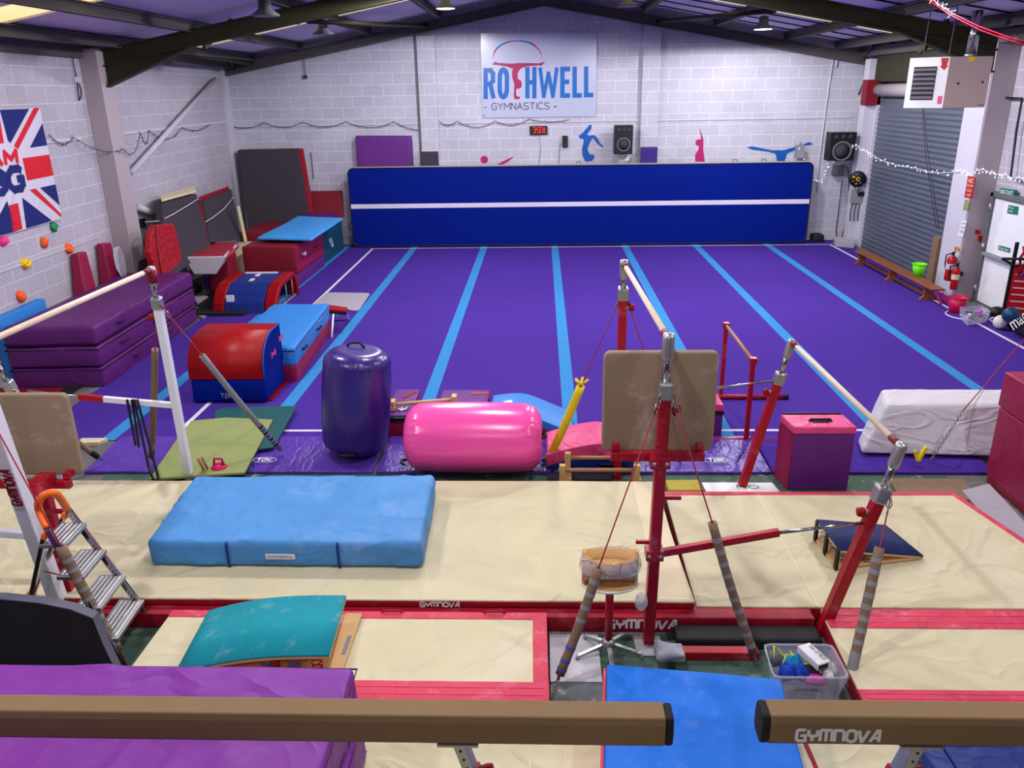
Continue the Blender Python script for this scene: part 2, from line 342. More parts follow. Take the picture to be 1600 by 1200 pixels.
# strokes and text -----------------------------------------------------
def arc(cx, cy, rx, ry, a0, a1, n=8): return [(cx+rx*math.cos(math.radians(a0+(a1-a0)*i/n)), cy+ry*math.sin(math.radians(a0+(a1-a0)*i/n))) for i in range(n+1)]
_O = arc(.5, .7, .5, .3, 0, 180)+arc(.5, .3, .5, .3, 180, 360)+[(1, .7)]
GL = {'G': [[(1, 1), (.25, 1), (.06, .9), (0, .7), (0, .3), (.06, .1), (.25, 0), (1, 0), (1, .48), (.42, .48)]],
 'Y': [[(0, 1), (.06, .6), (.2, .48), (.8, .48), (.94, .6), (1, 1)], [(.5, .48), (.42, 0)]],
 'M': [[(0, 0), (0, .8), (.1, 1), (.9, 1), (1, .8), (1, 0)], [(.5, 1), (.5, 0)]],
 'N': [[(0, 0), (0, 1), (.75, 1), (1, .78), (1, 0)]], 'O': [_O],
 'V': [[(0, 1), (.3, .02), (.42, .02), (1.05, 1)]], 'A': [[(-.05, 0), (.7, 1), (.98, 1), (.98, 0)], [(.4, .36), (.98, .36)]],
 'R': [[(0, 0), (0, 1), (.65, 1), (.95, .87), (.95, .62), (.65, .5), (0, .5)], [(.6, .5), (1, 0)]],
 'H': [[(0, 0), (0, 1)], [(1, 0), (1, 1)], [(0, .52), (1, .52)]], 'W': [[(0, 1), (.22, 0), (.5, .85), (.78, 0), (1, 1)]],
 'E': [[(1, 1), (0, 1), (0, 0), (1, 0)], [(0, .52), (.85, .52)]], 'L': [[(0, 1), (0, 0), (1, 0)]],
 'T': [[(0, 1), (1, 1)], [(.5, 1), (.5, 0)]], '2': [[(0, 1), (1, 1), (1, .5), (0, .5), (0, 0), (1, 0)]], 'K': [[(0, 0), (0, 1)], [(1, 1), (.1, .5), (1, 0)]],
 '3': [[(0, 1), (1, 1), (1, 0), (0, 0)], [(.2, .5), (1, .5)]], '5': [[(1, 1), (0, 1), (0, .5), (1, .5), (1, 0), (0, 0)]], '0': [[(0, 0), (0, 1), (1, 1), (1, 0), (0, 0)]],
 'B': [[(0, 0), (0, 1), (.7, 1), (.95, .85), (.95, .65), (.7, .52), (0, .52)], [(.7, .52), (1, .38), (1, .15), (.75, 0), (0, 0)]],
 'g': [[(1, .85), (.8, 1), (.3, 1), (0, .75), (0, .25), (.3, 0), (.8, 0), (1, .2), (1, .48), (.6, .48)]],
 'm': [[(0, 0), (0, 1), (.5, .4), (1, 1), (1, 0)]], 'a': [[(0, 0), (.5, 1), (1, 0)], [(.2, .35), (.8, .35)]],
 'n': [[(0, 0), (0, 1), (1, 0), (1, 1)]], 'y': [[(0, 1), (.5, .5), (1, 1)], [(.5, .5), (.5, 0)]], 's': [[(1, .88), (.7, 1), (.25, 1), (0, .8), (.1, .58), (.9, .42), (1, .2), (.75, 0), (.25, 0), (0, .12)]],
 'i': [[(.5, 0), (.5, 1)]], 'c': [[(1, .85), (.8, 1), (.3, 1), (0, .75), (0, .25), (.3, 0), (.8, 0), (1, .15)]],
 'C': [[(1, 1), (.2, 1), (0, .8), (0, .2), (.2, 0), (1, 0)]], '-': [[(0, .5), (1, .5)]], ':': [[(.5, .2), (.5, .3)], [(.5, .7), (.5, .8)]]}
SK = [0]
def stroke(bm, lines, o, ux, uy, th, lift, d=.0015):
    """poly-lines in a unit cell laid on the plane o, ux, uy"""
    n = ux.cross(uy).normalized()
    for ln in lines:
        P = [o+ux*a+uy*b for a, b in ln]
        for i in range(len(P)-1):
            e = P[i+1]-P[i]
            if e.length < 1e-6: continue
            e.normalize(); s = n.cross(e)*th/2; a = P[i]-e*(th*.35 if i else th*.0); b = P[i+1]+e*(th*.35 if i < len(P)-2 else 0)
            SK[0] = (SK[0]+1) % 9; lf = lift+SK[0]*.00025; slab(bm, [a-s+n*lf, b-s+n*lf, b+s+n*lf, a+s+n*lf], n, d)
def word(bm, s, o, ux, uy, th, gap=.3, lift=.001, widths=None, d=.0015):
    """ux = vector over whole word, uy = cap height"""
    ws = [(widths or {}).get(ch, 1) if ch != ' ' else .5 for ch in s]; tot = sum(ws)+gap*(len(s)-1); x = 0
    for ch, wd in zip(s, ws):
        if ch in GL: stroke(bm, GL[ch], o+ux*(x/tot), ux*(wd/tot), uy, th, lift, d)
        x += wd+gap
    return bm
def btext(bm, s, o, ux, uy, lift=.001):
    cu = bpy.data.curves.new('t', 'FONT'); cu.body = s; ob = bpy.data.objects.new('t', cu); C.objects.link(ob)
    me = bpy.data.meshes.new_from_object(ob.evaluated_get(bpy.context.evaluated_depsgraph_get()))
    vs = [v.co for v in me.vertices]; x0 = min(v.x for v in vs); x1 = max(v.x for v in vs); y0 = min(v.y for v in vs); y1 = max(v.y for v in vs)
    n = ux.cross(uy).normalized(); nv = [bm.verts.new(o+ux*((v.x-x0)/(x1-x0))+uy*((v.y-y0)/(y1-y0))+n*lift) for v in vs]
    for p in me.polygons: face(bm, [nv[i] for i in p.vertices])
    bpy.data.objects.remove(ob); bpy.data.curves.remove(cu); bpy.data.meshes.remove(me); return bm
def gymnova(bm, o, ux, uy, lift=.001):
    return word(bm, 'GYMNOVA', Vc(o), Vc(ux), Vc(uy), Vc(uy).length*.25, gap=.3, lift=lift, widths={'M': 1.25, 'A': .9, 'G': .95})
def chain(bm, a, b, n, r=.012, mi=0):
    a = Vc(a); b = Vc(b); d = (b-a)/n; s, t = frame(d)
    for i in range(n):
        c0 = a+d*(i+.5); q = s if i % 2 else t; L = d.length*.72
        tube(bm, [c0+d.normalized()*L*math.cos(x)+q*r*math.sin(x) for x in [2*math.pi*k/8 for k in range(8)]], r*.3, 5, True, mi)
    return bm
# ================================================================== SETTING
YB = 21.0
fl = B(); box(fl, -9, 9.5, -2.5, 21.3, -.1, 0); struct('floor', fl, 'concrete')
def RZ(x): return 6.0-.185*abs(x-.08)
PBk = (Vc((0, YB, 0)), Vc((0, -1, 0)))
LA, LB = Vc((-7.85, 21, 0)), Vc((-7.54, 13, 0)); LD = (LB-LA).normalized(); LN = Vc((-LD.y, LD.x, 0))
if LN.x < 0: LN = -LN
PLf = (LA, LN)
XR = 8.0; PRt = (Vc((XR, 0, 0)), Vc((-1, 0, 0)))
bm = B(); slab(bm, [(-8.1, YB, 0), (8.5, YB, 0), (8.5, YB, RZ(8.5)+.03), (.08, YB, 6.03), (-8.1, YB, RZ(-8.1)+.03)], (0, 1, 0), .25)
struct('wall_back', bm, 'block_back')
bm = B(); e0 = LA+LD*-.3; e1 = LA+LD*24
slab(bm, [e0, e1, e1+Vc((0, 0, 4.52)), e0+Vc((0, 0, 4.52))], -LN, .25); struct('wall_left', bm, 'block_side')
bm = B(); slab(bm, [(XR, 21.2, 0), (XR, -2.5, 0), (XR, -2.5, 4.52), (XR, 21.2, 4.52)], (1, 0, 0), .25); struct('wall_right', bm, 'block_side')
# roof sheets, one slope each side, with rooflight openings filled by translucent sheets
bm = B()
for sg in (-1, 1):
    ys = [-2.5, 10.4, 11.35, 17.15, 17.85, 21.3]
    for k in range(5):
        xs = [.08, 9] if k % 2 == 0 else [.08, 1.0, 7.3, 9]
        for a, b in zip(xs, xs[1:]):
            if k % 2 == 1 and a == 1.0: continue
            p = [(sg*a, ys[k], RZ(sg*a)), (sg*b, ys[k], RZ(sg*b)), (sg*b, ys[k+1], RZ(sg*b)), (sg*a, ys[k+1], RZ(sg*a))]
            slab(bm, p if sg > 0 else p[::-1], (0, 0, 1), .06)
ceil = struct('ceiling', bm, 'roof_sheet')
bm = B()
for sg in (-1, 1):
    y = .6
    while y < 21:
        a, b = Vc((sg*.1, y, RZ(.1)-.012)), Vc((sg*8.6, y, RZ(8.6)-.012)); bar(bm, a, b, .035, .02, upv=(0, 0, 1)); y += .98
struct('sheet_joint', bm, 'seam', parent=ceil)
k = 0
for sg in (-1, 1):
    for y0, y1 in ((10.4, 11.35), (17.15, 17.85)):
        k += 1; bm = B(); slab(bm, [(sg*1, y0, RZ(sg)), (sg*7.3, y0, RZ(7.3)), (sg*7.3, y1, RZ(7.3)), (sg*1, y1, RZ(sg))], (0, 0, 1), .03)
        struct('window_%d' % k, bm, 'rooflight')
# purlins, eave beams, portal rafters, gable rafter
k = 0
def channel(bm, x, y0, y1, zt, w, h):
    box(bm, x-w/2, x+w/2, y0, y1, zt-h, zt-h+.02); box(bm, x-.012, x+.012, y0, y1, zt-h, zt); box(bm, x-w/2, x+w/2, y0, y1, zt-.02, zt)
tn = [0]
def trim(bm, m, bev=0):
    tn[0] += 1; return struct('trim_%d' % tn[0], bm, m, bev)
for x in (-7.0, -5.8, -4.1, -2.4, -.8, .95, 2.4, 4.1, 5.8, 7.0):
    bm = B(); channel(bm, x, -2.5, 20.95, RZ(x)-.02, .12, .16); trim(bm, 'steel_dark')
for x in (-7.62, 7.72):
    bm = B(); box(bm, x-.13, x+.13, -2.5, 20.95, RZ(x)-.22, RZ(x)-.02); trim(bm, 'steel_dark')
def rafter(y, xe, dp, hd):
    for sg in (-1, 1):
        a = Vc((.08, y, RZ(.08)-.19)); b = Vc((sg*xe, y, RZ(xe)-.19)); dn = Vc((0, 0, -1)); bm = B()
        for q, t, wd in ((0, .02, .17), (1, .02, .17)):
            off = dn*(dp*q); bar(bm, a+off, b+off, wd, .022, upv=(0, 0, 1))
        slab(bm, [a+Vc((0, -.008, 0)), b+Vc((0, -.008, 0)), b+Vc((0, -.008, -dp)), a+Vc((0, -.008, -dp))], (0, 1, 0), .016)
        if hd:   # haunch
            h0 = Vc((sg*(xe-1.6), y-.008, RZ(xe-1.6)-.19-dp)); h1 = Vc((sg*xe, y-.008, RZ(xe)-.19-dp)); h2 = h1-Vc((0, 0, hd))
            slab(bm, [h0, h1, h2], (0, 1, 0), .016); bar(bm, h0, h2, .17, .022, upv=(0, 0, 1))
        trim(bm, 'steel_olive' if hd else 'steel_dark')
rafter(14.2, 7.3, .24, .33); rafter(7.6, 7.3, .24, .33)
rafter(20.8, 7.7, .2, 0)
for a, b in (((-4.28, 16.0, 5.0), (-2.7, 20.8, 5.22)), ((4.2, 16.0, 5.02), (2.75, 20.8, 5.22)), ((-7.1, 14.3, 4.6), (-7.0, 20.7, 4.45))):
    bm = B(); tube(bm, [a, b], .045, 10); trim(bm, 'steel_olive')
for a, b in (((-7.5, 20.8, 4.35), (-7.15, 19.6, 4.72)), ((7.7, 20.8, 4.3), (7.35, 19.6, 4.7)), ((6.6, 14.5, 4.7), (6.1, 14.2, 4.2)), ((-4.0, 14.3, 4.85), (-3.6, 14.9, 5.25)), ((-5.6, 14.3, 4.5), (-5.3, 14.9, 4.95))):
    bm = B(); bar(bm, a, b, .07, .07); trim(bm, 'steel_olive')
# pilasters
for x0, x1 in ((-3.0, -2.55), (2.45, 2.87)):
    bm = B(); box(bm, x0, x1, YB-.12, YB, 0, RZ(x0)-.42); trim(bm, 'block_back', .01)
bm = B(); box(bm, -3.06, -3.01, YB-.06, YB, 0, 5.2); trim(bm, 'mid_grey')
bm = B(); slab(bm, [LB+LD*-.95, LB+LD*-1.45, LB+LD*-1.45+LN*.3, LB+LD*-.95+LN*.3], (0, 0, 1), 4.5); trim(bm, 'paint_grey', .01)
bm = B(); slab(bm, [LA-LD*-.02, LA+LD*.32, LA+LD*.32+LN*.12, LA+LN*.12], (0, 0, 1), 4.4); trim(bm, 'paint_white', .01)
bm = B(); box(bm, 7.6, XR, 14.75, 15.5, 0, 4.4); trim(bm, 'paint_grey', .01)
bm = B(); box(bm, 7.585, 7.6, 14.77, 15.48, 0, 4.4); trim(bm, 'paint_white')
bm = B(); box(bm, 7.55, XR, 20.1, 20.4, 0, 4.3); trim(bm, 'paint_white', .01)
bm = B(); box(bm, 7.7, XR, 10.8, 11.3, 0, 4.4); trim(bm, 'paint_grey', .01)
# horizontal ledge lines
for x0, x1 in ((-7.7, -3.06), (-2.55, 2.45), (2.87, 7.6)):
    bm = B(); box(bm, x0, x1, YB-.025, YB, 2.98, 3.02); trim(bm, 'paint_white')
bm = B(); slab(bm, [LA+LD*.3+Vc((0, 0, 3.1)), LA+LD*6.45+Vc((0, 0, 3.1)), LA+LD*6.45+Vc((0, 0, 3.15)), LA+LD*.3+Vc((0, 0, 3.15))], LN, .03); trim(bm, 'paint_white')
bm = B(); slab(bm, [LA+LD*7.5+Vc((0, 0, 3.1)), LA+LD*14+Vc((0, 0, 3.1)), LA+LD*14+Vc((0, 0, 3.15)), LA+LD*7.5+Vc((0, 0, 3.15))], LN, .03); trim(bm, 'paint_white')
bm = B(); slab(bm, [LA+LD*7.5+Vc((0, 0, 1.5)), LA+LD*14+Vc((0, 0, 1.5)), LA+LD*14+Vc((0, 0, 1.53)), LA+LD*7.5+Vc((0, 0, 1.53))], LN, .02); trim(bm, 'paint_white')
# roller shutter door
y0, y1, zt = 15.75, 19.95, 3.42
bm = B(); zz = 0.; n = 0; rows = []
while zz < zt:
    for t in range(4):
        ph = t/4; rows.append((7.86-.028*math.sin(ph*math.pi), zz+.105*ph))
    zz += .105
rows.append((7.86, zt)); va = [bm.verts.new((x, y0, z)) for x, z in rows]; vb = [bm.verts.new((x, y1, z)) for x, z in rows]
for i in range(len(rows)-1): face(bm, [va[i], va[i+1], vb[i+1], vb[i]], 0, True)
door = struct('door_1', bm, 'shutter')
bm = B(); box(bm, 7.78, 7.9, y1, y1+.12, 0, 3.5); box(bm, 7.72, 7.8, y1+.12, y1+.16, 0, 3.4); struct('guide_rail', bm, 'paint_white', parent=door)
bm = B(); box(bm, 7.72, 7.9, y0-.14, y0, 0, 3.5); struct('guide_rail', bm, 'paint_grey', .01, parent=door)
bm = B(); tube(bm, [(7.78, y0+.1, 3.62), (7.78, y1, 3.62)], .14, 16); struct('roller_drum', bm, 'paint_grey', parent=door)
bm = B(); box(bm, 7.5, 7.85, y1, y1+.3, 3.3, 3.85); struct('drum_bracket', bm, 'dark_red', parent=door)
bm = B(); box(bm, 7.62, 7.78, y0-.05, y0+.18, .0, .95); struct('end_post', bm, 'tape_brown', .01, parent=door)
bm = B(); box(bm, 7.7, XR, y0-.1, y1+.2, 3.8, 4.4); trim(bm, 'steel_olive')
# fire exit door
fy0, fy1 = 13.3, 14.55
bm = B(); box(bm, 7.93, XR+.01, fy0, fy1, .02, 1.85); d2 = struct('door_2', bm, 'white')
bm = B()
for a, b, c, d in ((fy1, fy1+.1, 0, 1.95), (fy0-.1, fy0, 0, 1.95)): box(bm, 7.88, XR, a, b, c, d)
box(bm, 7.88, XR, fy0-.1, fy1+.1, 1.87, 1.96); struct('door_frame', bm, 'mid_grey', .008, parent=d2)
bm = B(); box(bm, 7.84, 7.93, fy0+.05, fy1-.02, .86, .92); struct('push_bar', bm, 'grey', .01, parent=d2)
for z in (.25, 1.0, 1.7):
    bm = B(); tube(bm, [(7.87, fy1+.02, z-.06), (7.87, fy1+.02, z+.06)], .025, 8); struct('hinge', bm, 'zinc', parent=d2)
# green painted floor strip and ramp mats in front of the carpet are real floor coverings
bm = B(); box(bm, -4.6, 4.1, 6.9, 7.5, 0, .004); trim(bm, 'green_floor')
bm = B(); box(bm, .05, 1.98, 4.0, 4.9, 0, .004); trim(bm, 'green_floor')
bm = B(); box(bm, -4.2, -2.7, 3.9, 5.0, 0, .004); trim(bm, 'green_floor')
# ================================================================== CARPET
bm = B(); x0, x1, y0, y1 = -6.05, 7.62, 8.35, 20.9; zc = .012
xs = [x0]; cols = []
for s in (-5.04, -3.25, -1.46, .34, 2.11, 3.88, 5.66):
    xs += [s-.085, s+.085]
xs.append(x1)
def carpet_grid():
    # columns: purple / stripe alternating; rows at the white boundary lines
    wx = (-4.30, 7.20); wy = (8.63, 20.27)
    X = sorted(set(xs+[wx[0]-.03, wx[0]+.03, wx[1]-.03, wx[1]+.03])); Y = sorted([y0, wy[0]-.025, wy[0]+.025, wy[1]-.025, wy[1]+.025, y1])
    st = [(-5.04, 1), (-3.25, 1), (-1.46, 1), (.34, 1), (2.11, 1), (3.88, 1), (5.66, 1)]
    for i in range(len(X)-1):
        for j in range(len(Y)-1):
            cx, cy = (X[i]+X[i+1])/2, (Y[j]+Y[j+1])/2; mi = 0
            if any(abs(cx-s) < .085 for s, _ in st): mi = 1
            inx = wx[0]-.03 < cx < wx[1]+.03
            if (abs(cx-wx[0]) < .03 or abs(cx-wx[1]) < .03) and wy[0] < cy < wy[1]+.03: mi = 2
            if (abs(cy-wy[0]) < .025 or abs(cy-wy[1]) < .025) and inx: mi = 2
            face(bm, [bm.verts.new((X[i], Y[j], zc)), bm.verts.new((X[i+1], Y[j], zc)), bm.verts.new((X[i+1], Y[j+1], zc)), bm.verts.new((X[i], Y[j+1], zc))], mi)
    bmesh.ops.remove_doubles(bm, verts=bm.verts, dist=1e-5)
    box(bm, x0, x1, y0, y1, .001, zc-.0005, 0)
carpet_grid()
solo('sprung_floor_carpet', bm, ['carpet', 'stripe', 'white_tape'], 'huge purple floor carpet with blue stripes and white border line filling the hall', 'carpet')
# padded ramp mats along the front of the carpet
for i, (a, b, lab) in enumerate(((-4.85, -3.57, 'flat purple edge mat at the left end of the carpet, beside the olive mat'), (-3.55, -1.77, 'purple edge mat lying under the standing purple barrel'), (-1.73, .1, 'purple edge mat lying behind the pink barrel'), (.12, 2.35, 'shiny purple edge mat with white oval logo behind the red upright bars'), (2.37, 4.6, 'purple edge mat lying under the white crash mat'))):
    t = thing('edge_mat', lab, 'mat', ((a+b)/2, 7.9, 0), group='purple edge mats along the front of the carpet')
    part('pad', soft(B(), [Vc((a, 7.5, 0)), Vc((b, 7.5, 0)), Vc((b, 8.34, 0)), Vc((a, 8.34, 0)), Vc((a, 7.5, .035)), Vc((b, 7.5, .035)), Vc((b, 8.34, .07)), Vc((a, 8.34, .07))], r=.012, amp=.006, fr=5, seed=i, step=.05, cre=.003), 'purple_pad' if i != 4 else 'carpet', t)
    if i in (1, 3):
        bm = B(); cx = -2.98 if i == 1 else 1.83; cy = 7.72
        word(bm, 'T2K', Vc((cx-.08, cy-.03, .058)), Vc((.16, 0, 0)), Vc((0, .06, .003)), .012, lift=.004)
        tube(bm, [(cx+.13*math.cos(q), cy+.06*math.sin(q), .062) for q in [k*math.pi/12 for k in range(24)]], .004, 5, True)
        part('printed_logo', bm, 'white', t)
# ================================================================== AIR TRACK
t = thing('inflatable_tumble_track', 'long royal blue inflatable track standing on its edge against the back wall', 'inflatable track', (.9, 20.55, 0))
def rr(x0, x1, z0, z1, r, n=6):
    P = []
    for cx, cz, a in ((x1-r, z1-r, 0), (x0+r, z1-r, 90), (x0+r, z0+r, 180), (x1-r, z0+r, 270)):
        P += [(cx+r*math.cos(math.radians(a+90*i/n)), cz+r*math.sin(math.radians(a+90*i/n))) for i in range(n+1)]
    return P
ax0, ax1, ay = -4.84, 6.66, 20.42
P = rr(ax0, ax1, .02, 2.01, .16)
bm = B(); slab(bm, [(x, ay+.22, z) for x, z in P][::-1], (0, -1, 0), .2); part('side_wall', bm, 'grey_mat', t, bev=.02)
P2 = rr(ax0+.03, ax1-.03, .05, 1.98, .14)
bm = B(); slab(bm, [(x, ay+.02, z) for x, z in P2][::-1], (0, -1, 0), .018); part('top_sheet', bm, 'royal', t)
bm = B(); tube(bm, [(x, ay+.012, z) for x, z in P2], .018, 6, True); part('piping', bm, 'black', t)
bm = B(); slab(bm, [(ax0+.03, ay, 1.0), (ax1-.03, ay, 1.0), (ax1-.03, ay, 1.11), (ax0+.03, ay, 1.11)], (0, -1, 0), .003); part('centre_line', bm, 'white_tape', t)
for x, z in ((-5.0+.14, .45),):
    bm = B(); tube(bm, [(x, ay+.1, z), (x-.06, ay+.08, z+.05), (x-.06, ay+.08, z+.14), (x, ay+.1, z+.19)], .01, 6); part('carry_handle', bm, 'black', t)
for px in (904, 1148, 1193):
    p = W(px, 256, ay+.2); bm = B(); tube(bm, [(p.x-.07, p.y, 1.99), (p.x-.04, p.y, 2.06), (p.x+.04, p.y, 2.06), (p.x+.07, p.y, 1.99)], .009, 6); part('carry_handle', bm, 'black', t)
# ================================================================== BACK WALL THINGS
def bw(px, py, dy=0): return W(px, py, YB-dy)
ZX = lambda x, y: (740+x/5.4545, 40+y/5.4545)
sp = thing('wall_sign', 'large white sign reading ROTHWELL GYMNASTICS with handstand logo, high on back wall', 'sign', (bw(840, 182).x, YB-.02, 3.1))
bm = B(); slab(bm, [bw(751, 52, .001), bw(933, 50, .001), bw(931, 182, .001), bw(754, 184.5, .001)], (0, -1, 0), .03); part('panel', bm, 'white_panel', sp, bev=.004)
def sg(x, y, l=.0315): return bw(*ZX(x, y), l)
def lets(bm, ch, x0, x1, yb, yt, th):
    o = sg(x0, yb); ux = sg(x1, yb)-o; uy = sg(x0, yt)-o; n = Vc((0, -1, 0))
    ins = th/2; o2 = o+ux.normalized()*ins+uy.normalized()*ins; ux2 = ux-ux.normalized()*th; uy2 = uy-uy.normalized()*th
    for ln in GL[ch]:
        stroke_ext(bm, ln, o2, ux2, uy2, th)
def stroke_ext(bm, ln, o, ux, uy, th):
    n = ux.cross(uy).normalized(); Q = [o+ux*a+uy*b for a, b in ln]
    for i in range(len(Q)-1):
        e = (Q[i+1]-Q[i]); e.normalize(); s = n.cross(e)*th/2; f = .5 if abs(e.dot(ux.normalized())) < .1 or abs(e.dot(ux.normalized())) > .9 else .35
        SK[0] = (SK[0]+1) % 9; lf = n*SK[0]*.0003; a = Q[i]-e*th*f+lf; b = Q[i+1]+e*th*f+lf; slab(bm, [a-s, b-s, b+s, a+s], n, .002)
for ch, a, b, yb, yt in (('R', 84, 186, 627, 362), ('O', 204, 302, 626, 358), ('H', 440, 536, 621, 352), ('E', 738, 822, 616, 350), ('L', 842, 922, 615, 350), ('L', 940, 1020, 612, 348)): bm = B(); lets(bm, ch, a, b, yb, yt, .108); part('blue_letter', bm, 'sign_blue', sp)
bm = B(); lets(bm, 'W', 552, 722, 621, 352, .088); part('blue_letter', bm, 'sign_blue', sp)
bm = B(); word(bm, 'gymnasTic'.replace('T', 'T')+'s', sg(155, 718), sg(645, 712)-sg(155, 718), sg(155, 662)-sg(155, 718), .018, gap=.3, lift=.001, widths={'i': .12, 'm': 1.2, 'n': .9})
part('small_lettering', bm, 'ink', sp); bm = B(); stroke(bm, [[(0, 0), (1, 0)]], sg(92, 698), sg(110, 698)-sg(92, 698), Vc((0, 0, .1)), .02, .001); part('dash_mark', bm, 'ink', sp); bm = B(); stroke(bm, [[(0, 0), (1, 0)]], sg(686, 690), sg(706, 690)-sg(686, 690), Vc((0, 0, .1)), .03, .001)
part('dash_mark', bm, 'ink', sp)
bm = B(); slab(bm, [sg(*p) for p in ((155, 333), (185, 305), (205, 318), (330, 325), (370, 320), (450, 318), (560, 322), (607, 306), (600, 320), (572, 345), (560, 338), (450, 348), (412, 360), (390, 378), (374, 412), (378, 455), (400, 465), (412, 495), (408, 525), (385, 540), (367, 536), (362, 560), (365, 600), (395, 608), (395, 625), (350, 628), (342, 600), (347, 500), (328, 440), (328, 385), (338, 370), (280, 348), (200, 336))][::-1], (0, -1, 0), .003)
def arcs(a0, a1, t0, t1):
    I = []; O = []
    for i in range(9):
        a = math.radians(a0+(a1-a0)*i/8); tt = (t0+(t1-t0)*i/8)+2*math.sin(i*2.6); I.append((375-(206)*math.cos(a), 285-150*math.sin(a))); O.append((375-(206+tt)*math.cos(a), 285-(150+tt)*math.sin(a)))
    slab(bm, [sg(*p) for p in I+O[::-1]], (0, -1, 0), .003)
arcs(0, 35, 3, 17); arcs(62, 84, 14, 8); arcs(125, 178, 15, 1); part('pink_handstand_figure', bm, 'sign_pink', sp)
bm = B(); arcs(35, 62, 16, 14); arcs(84, 125, 8, 17); part('blue_arc_brush_stroke', bm, 'sign_blue', sp)
bm = B()
for p in ((88, 768),): tube(bm, [sg(*p), sg(*p, .045)], .02, 8)
part('fixing_screw', bm, 'mid_grey', sp)
# stickers
def decal(name, pts, m, label, f=lambda x, y: (x, y)):
    bm = B(); slab(bm, [bw(*f(*p), .001) for p in pts], (0, -1, 0), .004); return solo(name, bm, m, label, 'wall sticker')
f8 = lambda x, y: (800+x/4, y/4)
decal('gymnast_sticker', ((415, 850), (440, 832), (485, 780), (500, 783), (495, 805), (470, 838), (480, 848), (515, 843), (535, 865), (550, 893), (572, 915), (565, 923), (535, 900), (505, 862), (490, 885), (478, 910), (472, 935), (485, 965), (510, 965), (516, 985), (502, 1005), (475, 1010), (458, 1010), (440, 970), (438, 930), (445, 895), (448, 872), (422, 864)), 'decal_blue', 'blue sticker of an upside-down gymnast left of the big wall speaker', f8)
decal('gymnast_sticker', ((1163, 790), (1185, 835), (1197, 875), (1195, 935), (1205, 1010), (1145, 1010), (1145, 965), (1167, 930), (1168, 915), (1148, 905), (1147, 880), (1165, 870), (1182, 872), (1178, 835)), 'decal_pink', 'pink sticker of a gymnast with raised arm, right half of back wall', f8)
decal('gymnast_sticker', ((1166.7, 230), (1175, 228.5), (1200, 233.5), (1207, 235), (1225, 234.5), (1245, 229), (1264, 222), (1272, 225.5), (1257, 228), (1230, 240), (1226, 252), (1214, 252), (1212, 240.5), (1200, 237), (1175, 234)), 'decal_blue', 'blue sticker of a gymnast in the splits near the right end of the inflatable track')
bm = B(); slab(bm, [bw(756.7+6*math.cos(a), 249.5+6*math.sin(a), .001) for a in [k*math.pi/8 for k in range(16)]], (0, -1, 0), .004)
slab(bm, [bw(x, y, .001) for x, y in ((776, 257), (788, 251), (802, 244.5), (801, 247), (793, 253), (786, 257))], (0, -1, 0), .004)
solo('gymnast_sticker', bm, 'decal_pink', 'pink sticker peeking over the blue track below the white sign', 'wall sticker')
# clock
t = thing('digital_clock', 'black digital wall clock with red digits reading 3:50', 'clock', tuple(bw(841, 210)))
bm = B(); slab(bm, [bw(827.5, 197, .001), bw(855, 196.5, .001), bw(855.5, 210, .001), bw(828, 211, .001)], (0, -1, 0), .05); part('case', bm, 'black', t, bev=.004)
bm = B(); cl = lambda x, y: bw(800+x/4, y/4, .0535); n = Vc((0, -1, 0))
for ch, a, b in (('3', 130, 146), ('5', 158, 172), ('0', 177, 190)):
    o = cl(a, 830); stroke(bm, GL[ch], o, cl(b, 830)-o, cl(a, 797)-o, .0095, 0)
o = cl(151, 830); stroke(bm, [[(0, .15), (0, .3)], [(0, .7), (0, .85)]], o, cl(153, 830)-o, cl(151, 797)-o, .014, 0)
for y0_, y1_ in ((812, 800), (830, 820)):
    o = cl(198, y0_); stroke(bm, GL['0'], o, cl(206, y0_)-o, cl(198, y1_)-o, .008, 0)
part('red_digits', bm, 'led_red', t)
bm = B(); tube(bm, [bw(842, 210, .02), bw(845, 228, .02), bw(842, 256, .02)], .006, 5); part('cable', bm, 'grey', t)
# power strip on wall
t = thing('socket_box', 'small black socket box with cables on the wall right of the clock', 'socket', tuple(bw(883, 230)))
bm = B(); slab(bm, [bw(878.5, 212, .001), bw(887, 212, .001), bw(887, 230, .001), bw(878.5, 230, .001)], (0, -1, 0), .07); part('case', bm, 'black', t, bev=.006)
bm = B()
for k in range(3):
    for q in (0, 1):
        p = bw(880.8+q*4, 216+k*5, .072); tube(bm, [p, p-Vc((0, .004, 0))], .018, 8)
part('socket_outlet', bm, 'charcoal', t)
bm = B(); tube(bm, [bw(879, 224, .04), bw(875, 225, .02), bw(874, 238, .02), bw(873, 255, .02)], .008, 5); part('cable', bm, 'grey', t)
# mats on back wall behind the track
bm = soft(B(), [Vc((-4.65, 20.74, .9)), Vc((-3.22, 20.74, .9)), Vc((-3.22, 20.98, .9)), Vc((-4.65, 20.98, .9)), Vc((-4.63, 20.8, 2.74)), Vc((-3.24, 20.8, 2.72)), Vc((-3.24, 20.98, 2.72)), Vc((-4.63, 20.98, 2.74))], r=.02, amp=.006, step=.15)
solo('gym_mat', bm, 'purple_flat', 'purple mat on end against back wall, behind left part of blue track', 'mat')
bm = B(); box(bm, -3.0, -2.58, 20.66, 20.86, 1.0, 2.34); solo('gym_mat', bm, 'charcoal', 'small dark grey mat top showing beside the purple mat behind the track', 'mat', bev=.01)
bm = B(); box(bm, 2.47, 2.87, 20.66, 20.86, 1.0, 2.38); solo('gym_mat', bm, 'barrel_purple', 'dark purple mat top poking above the track right of the middle speaker', 'mat', bev=.01)
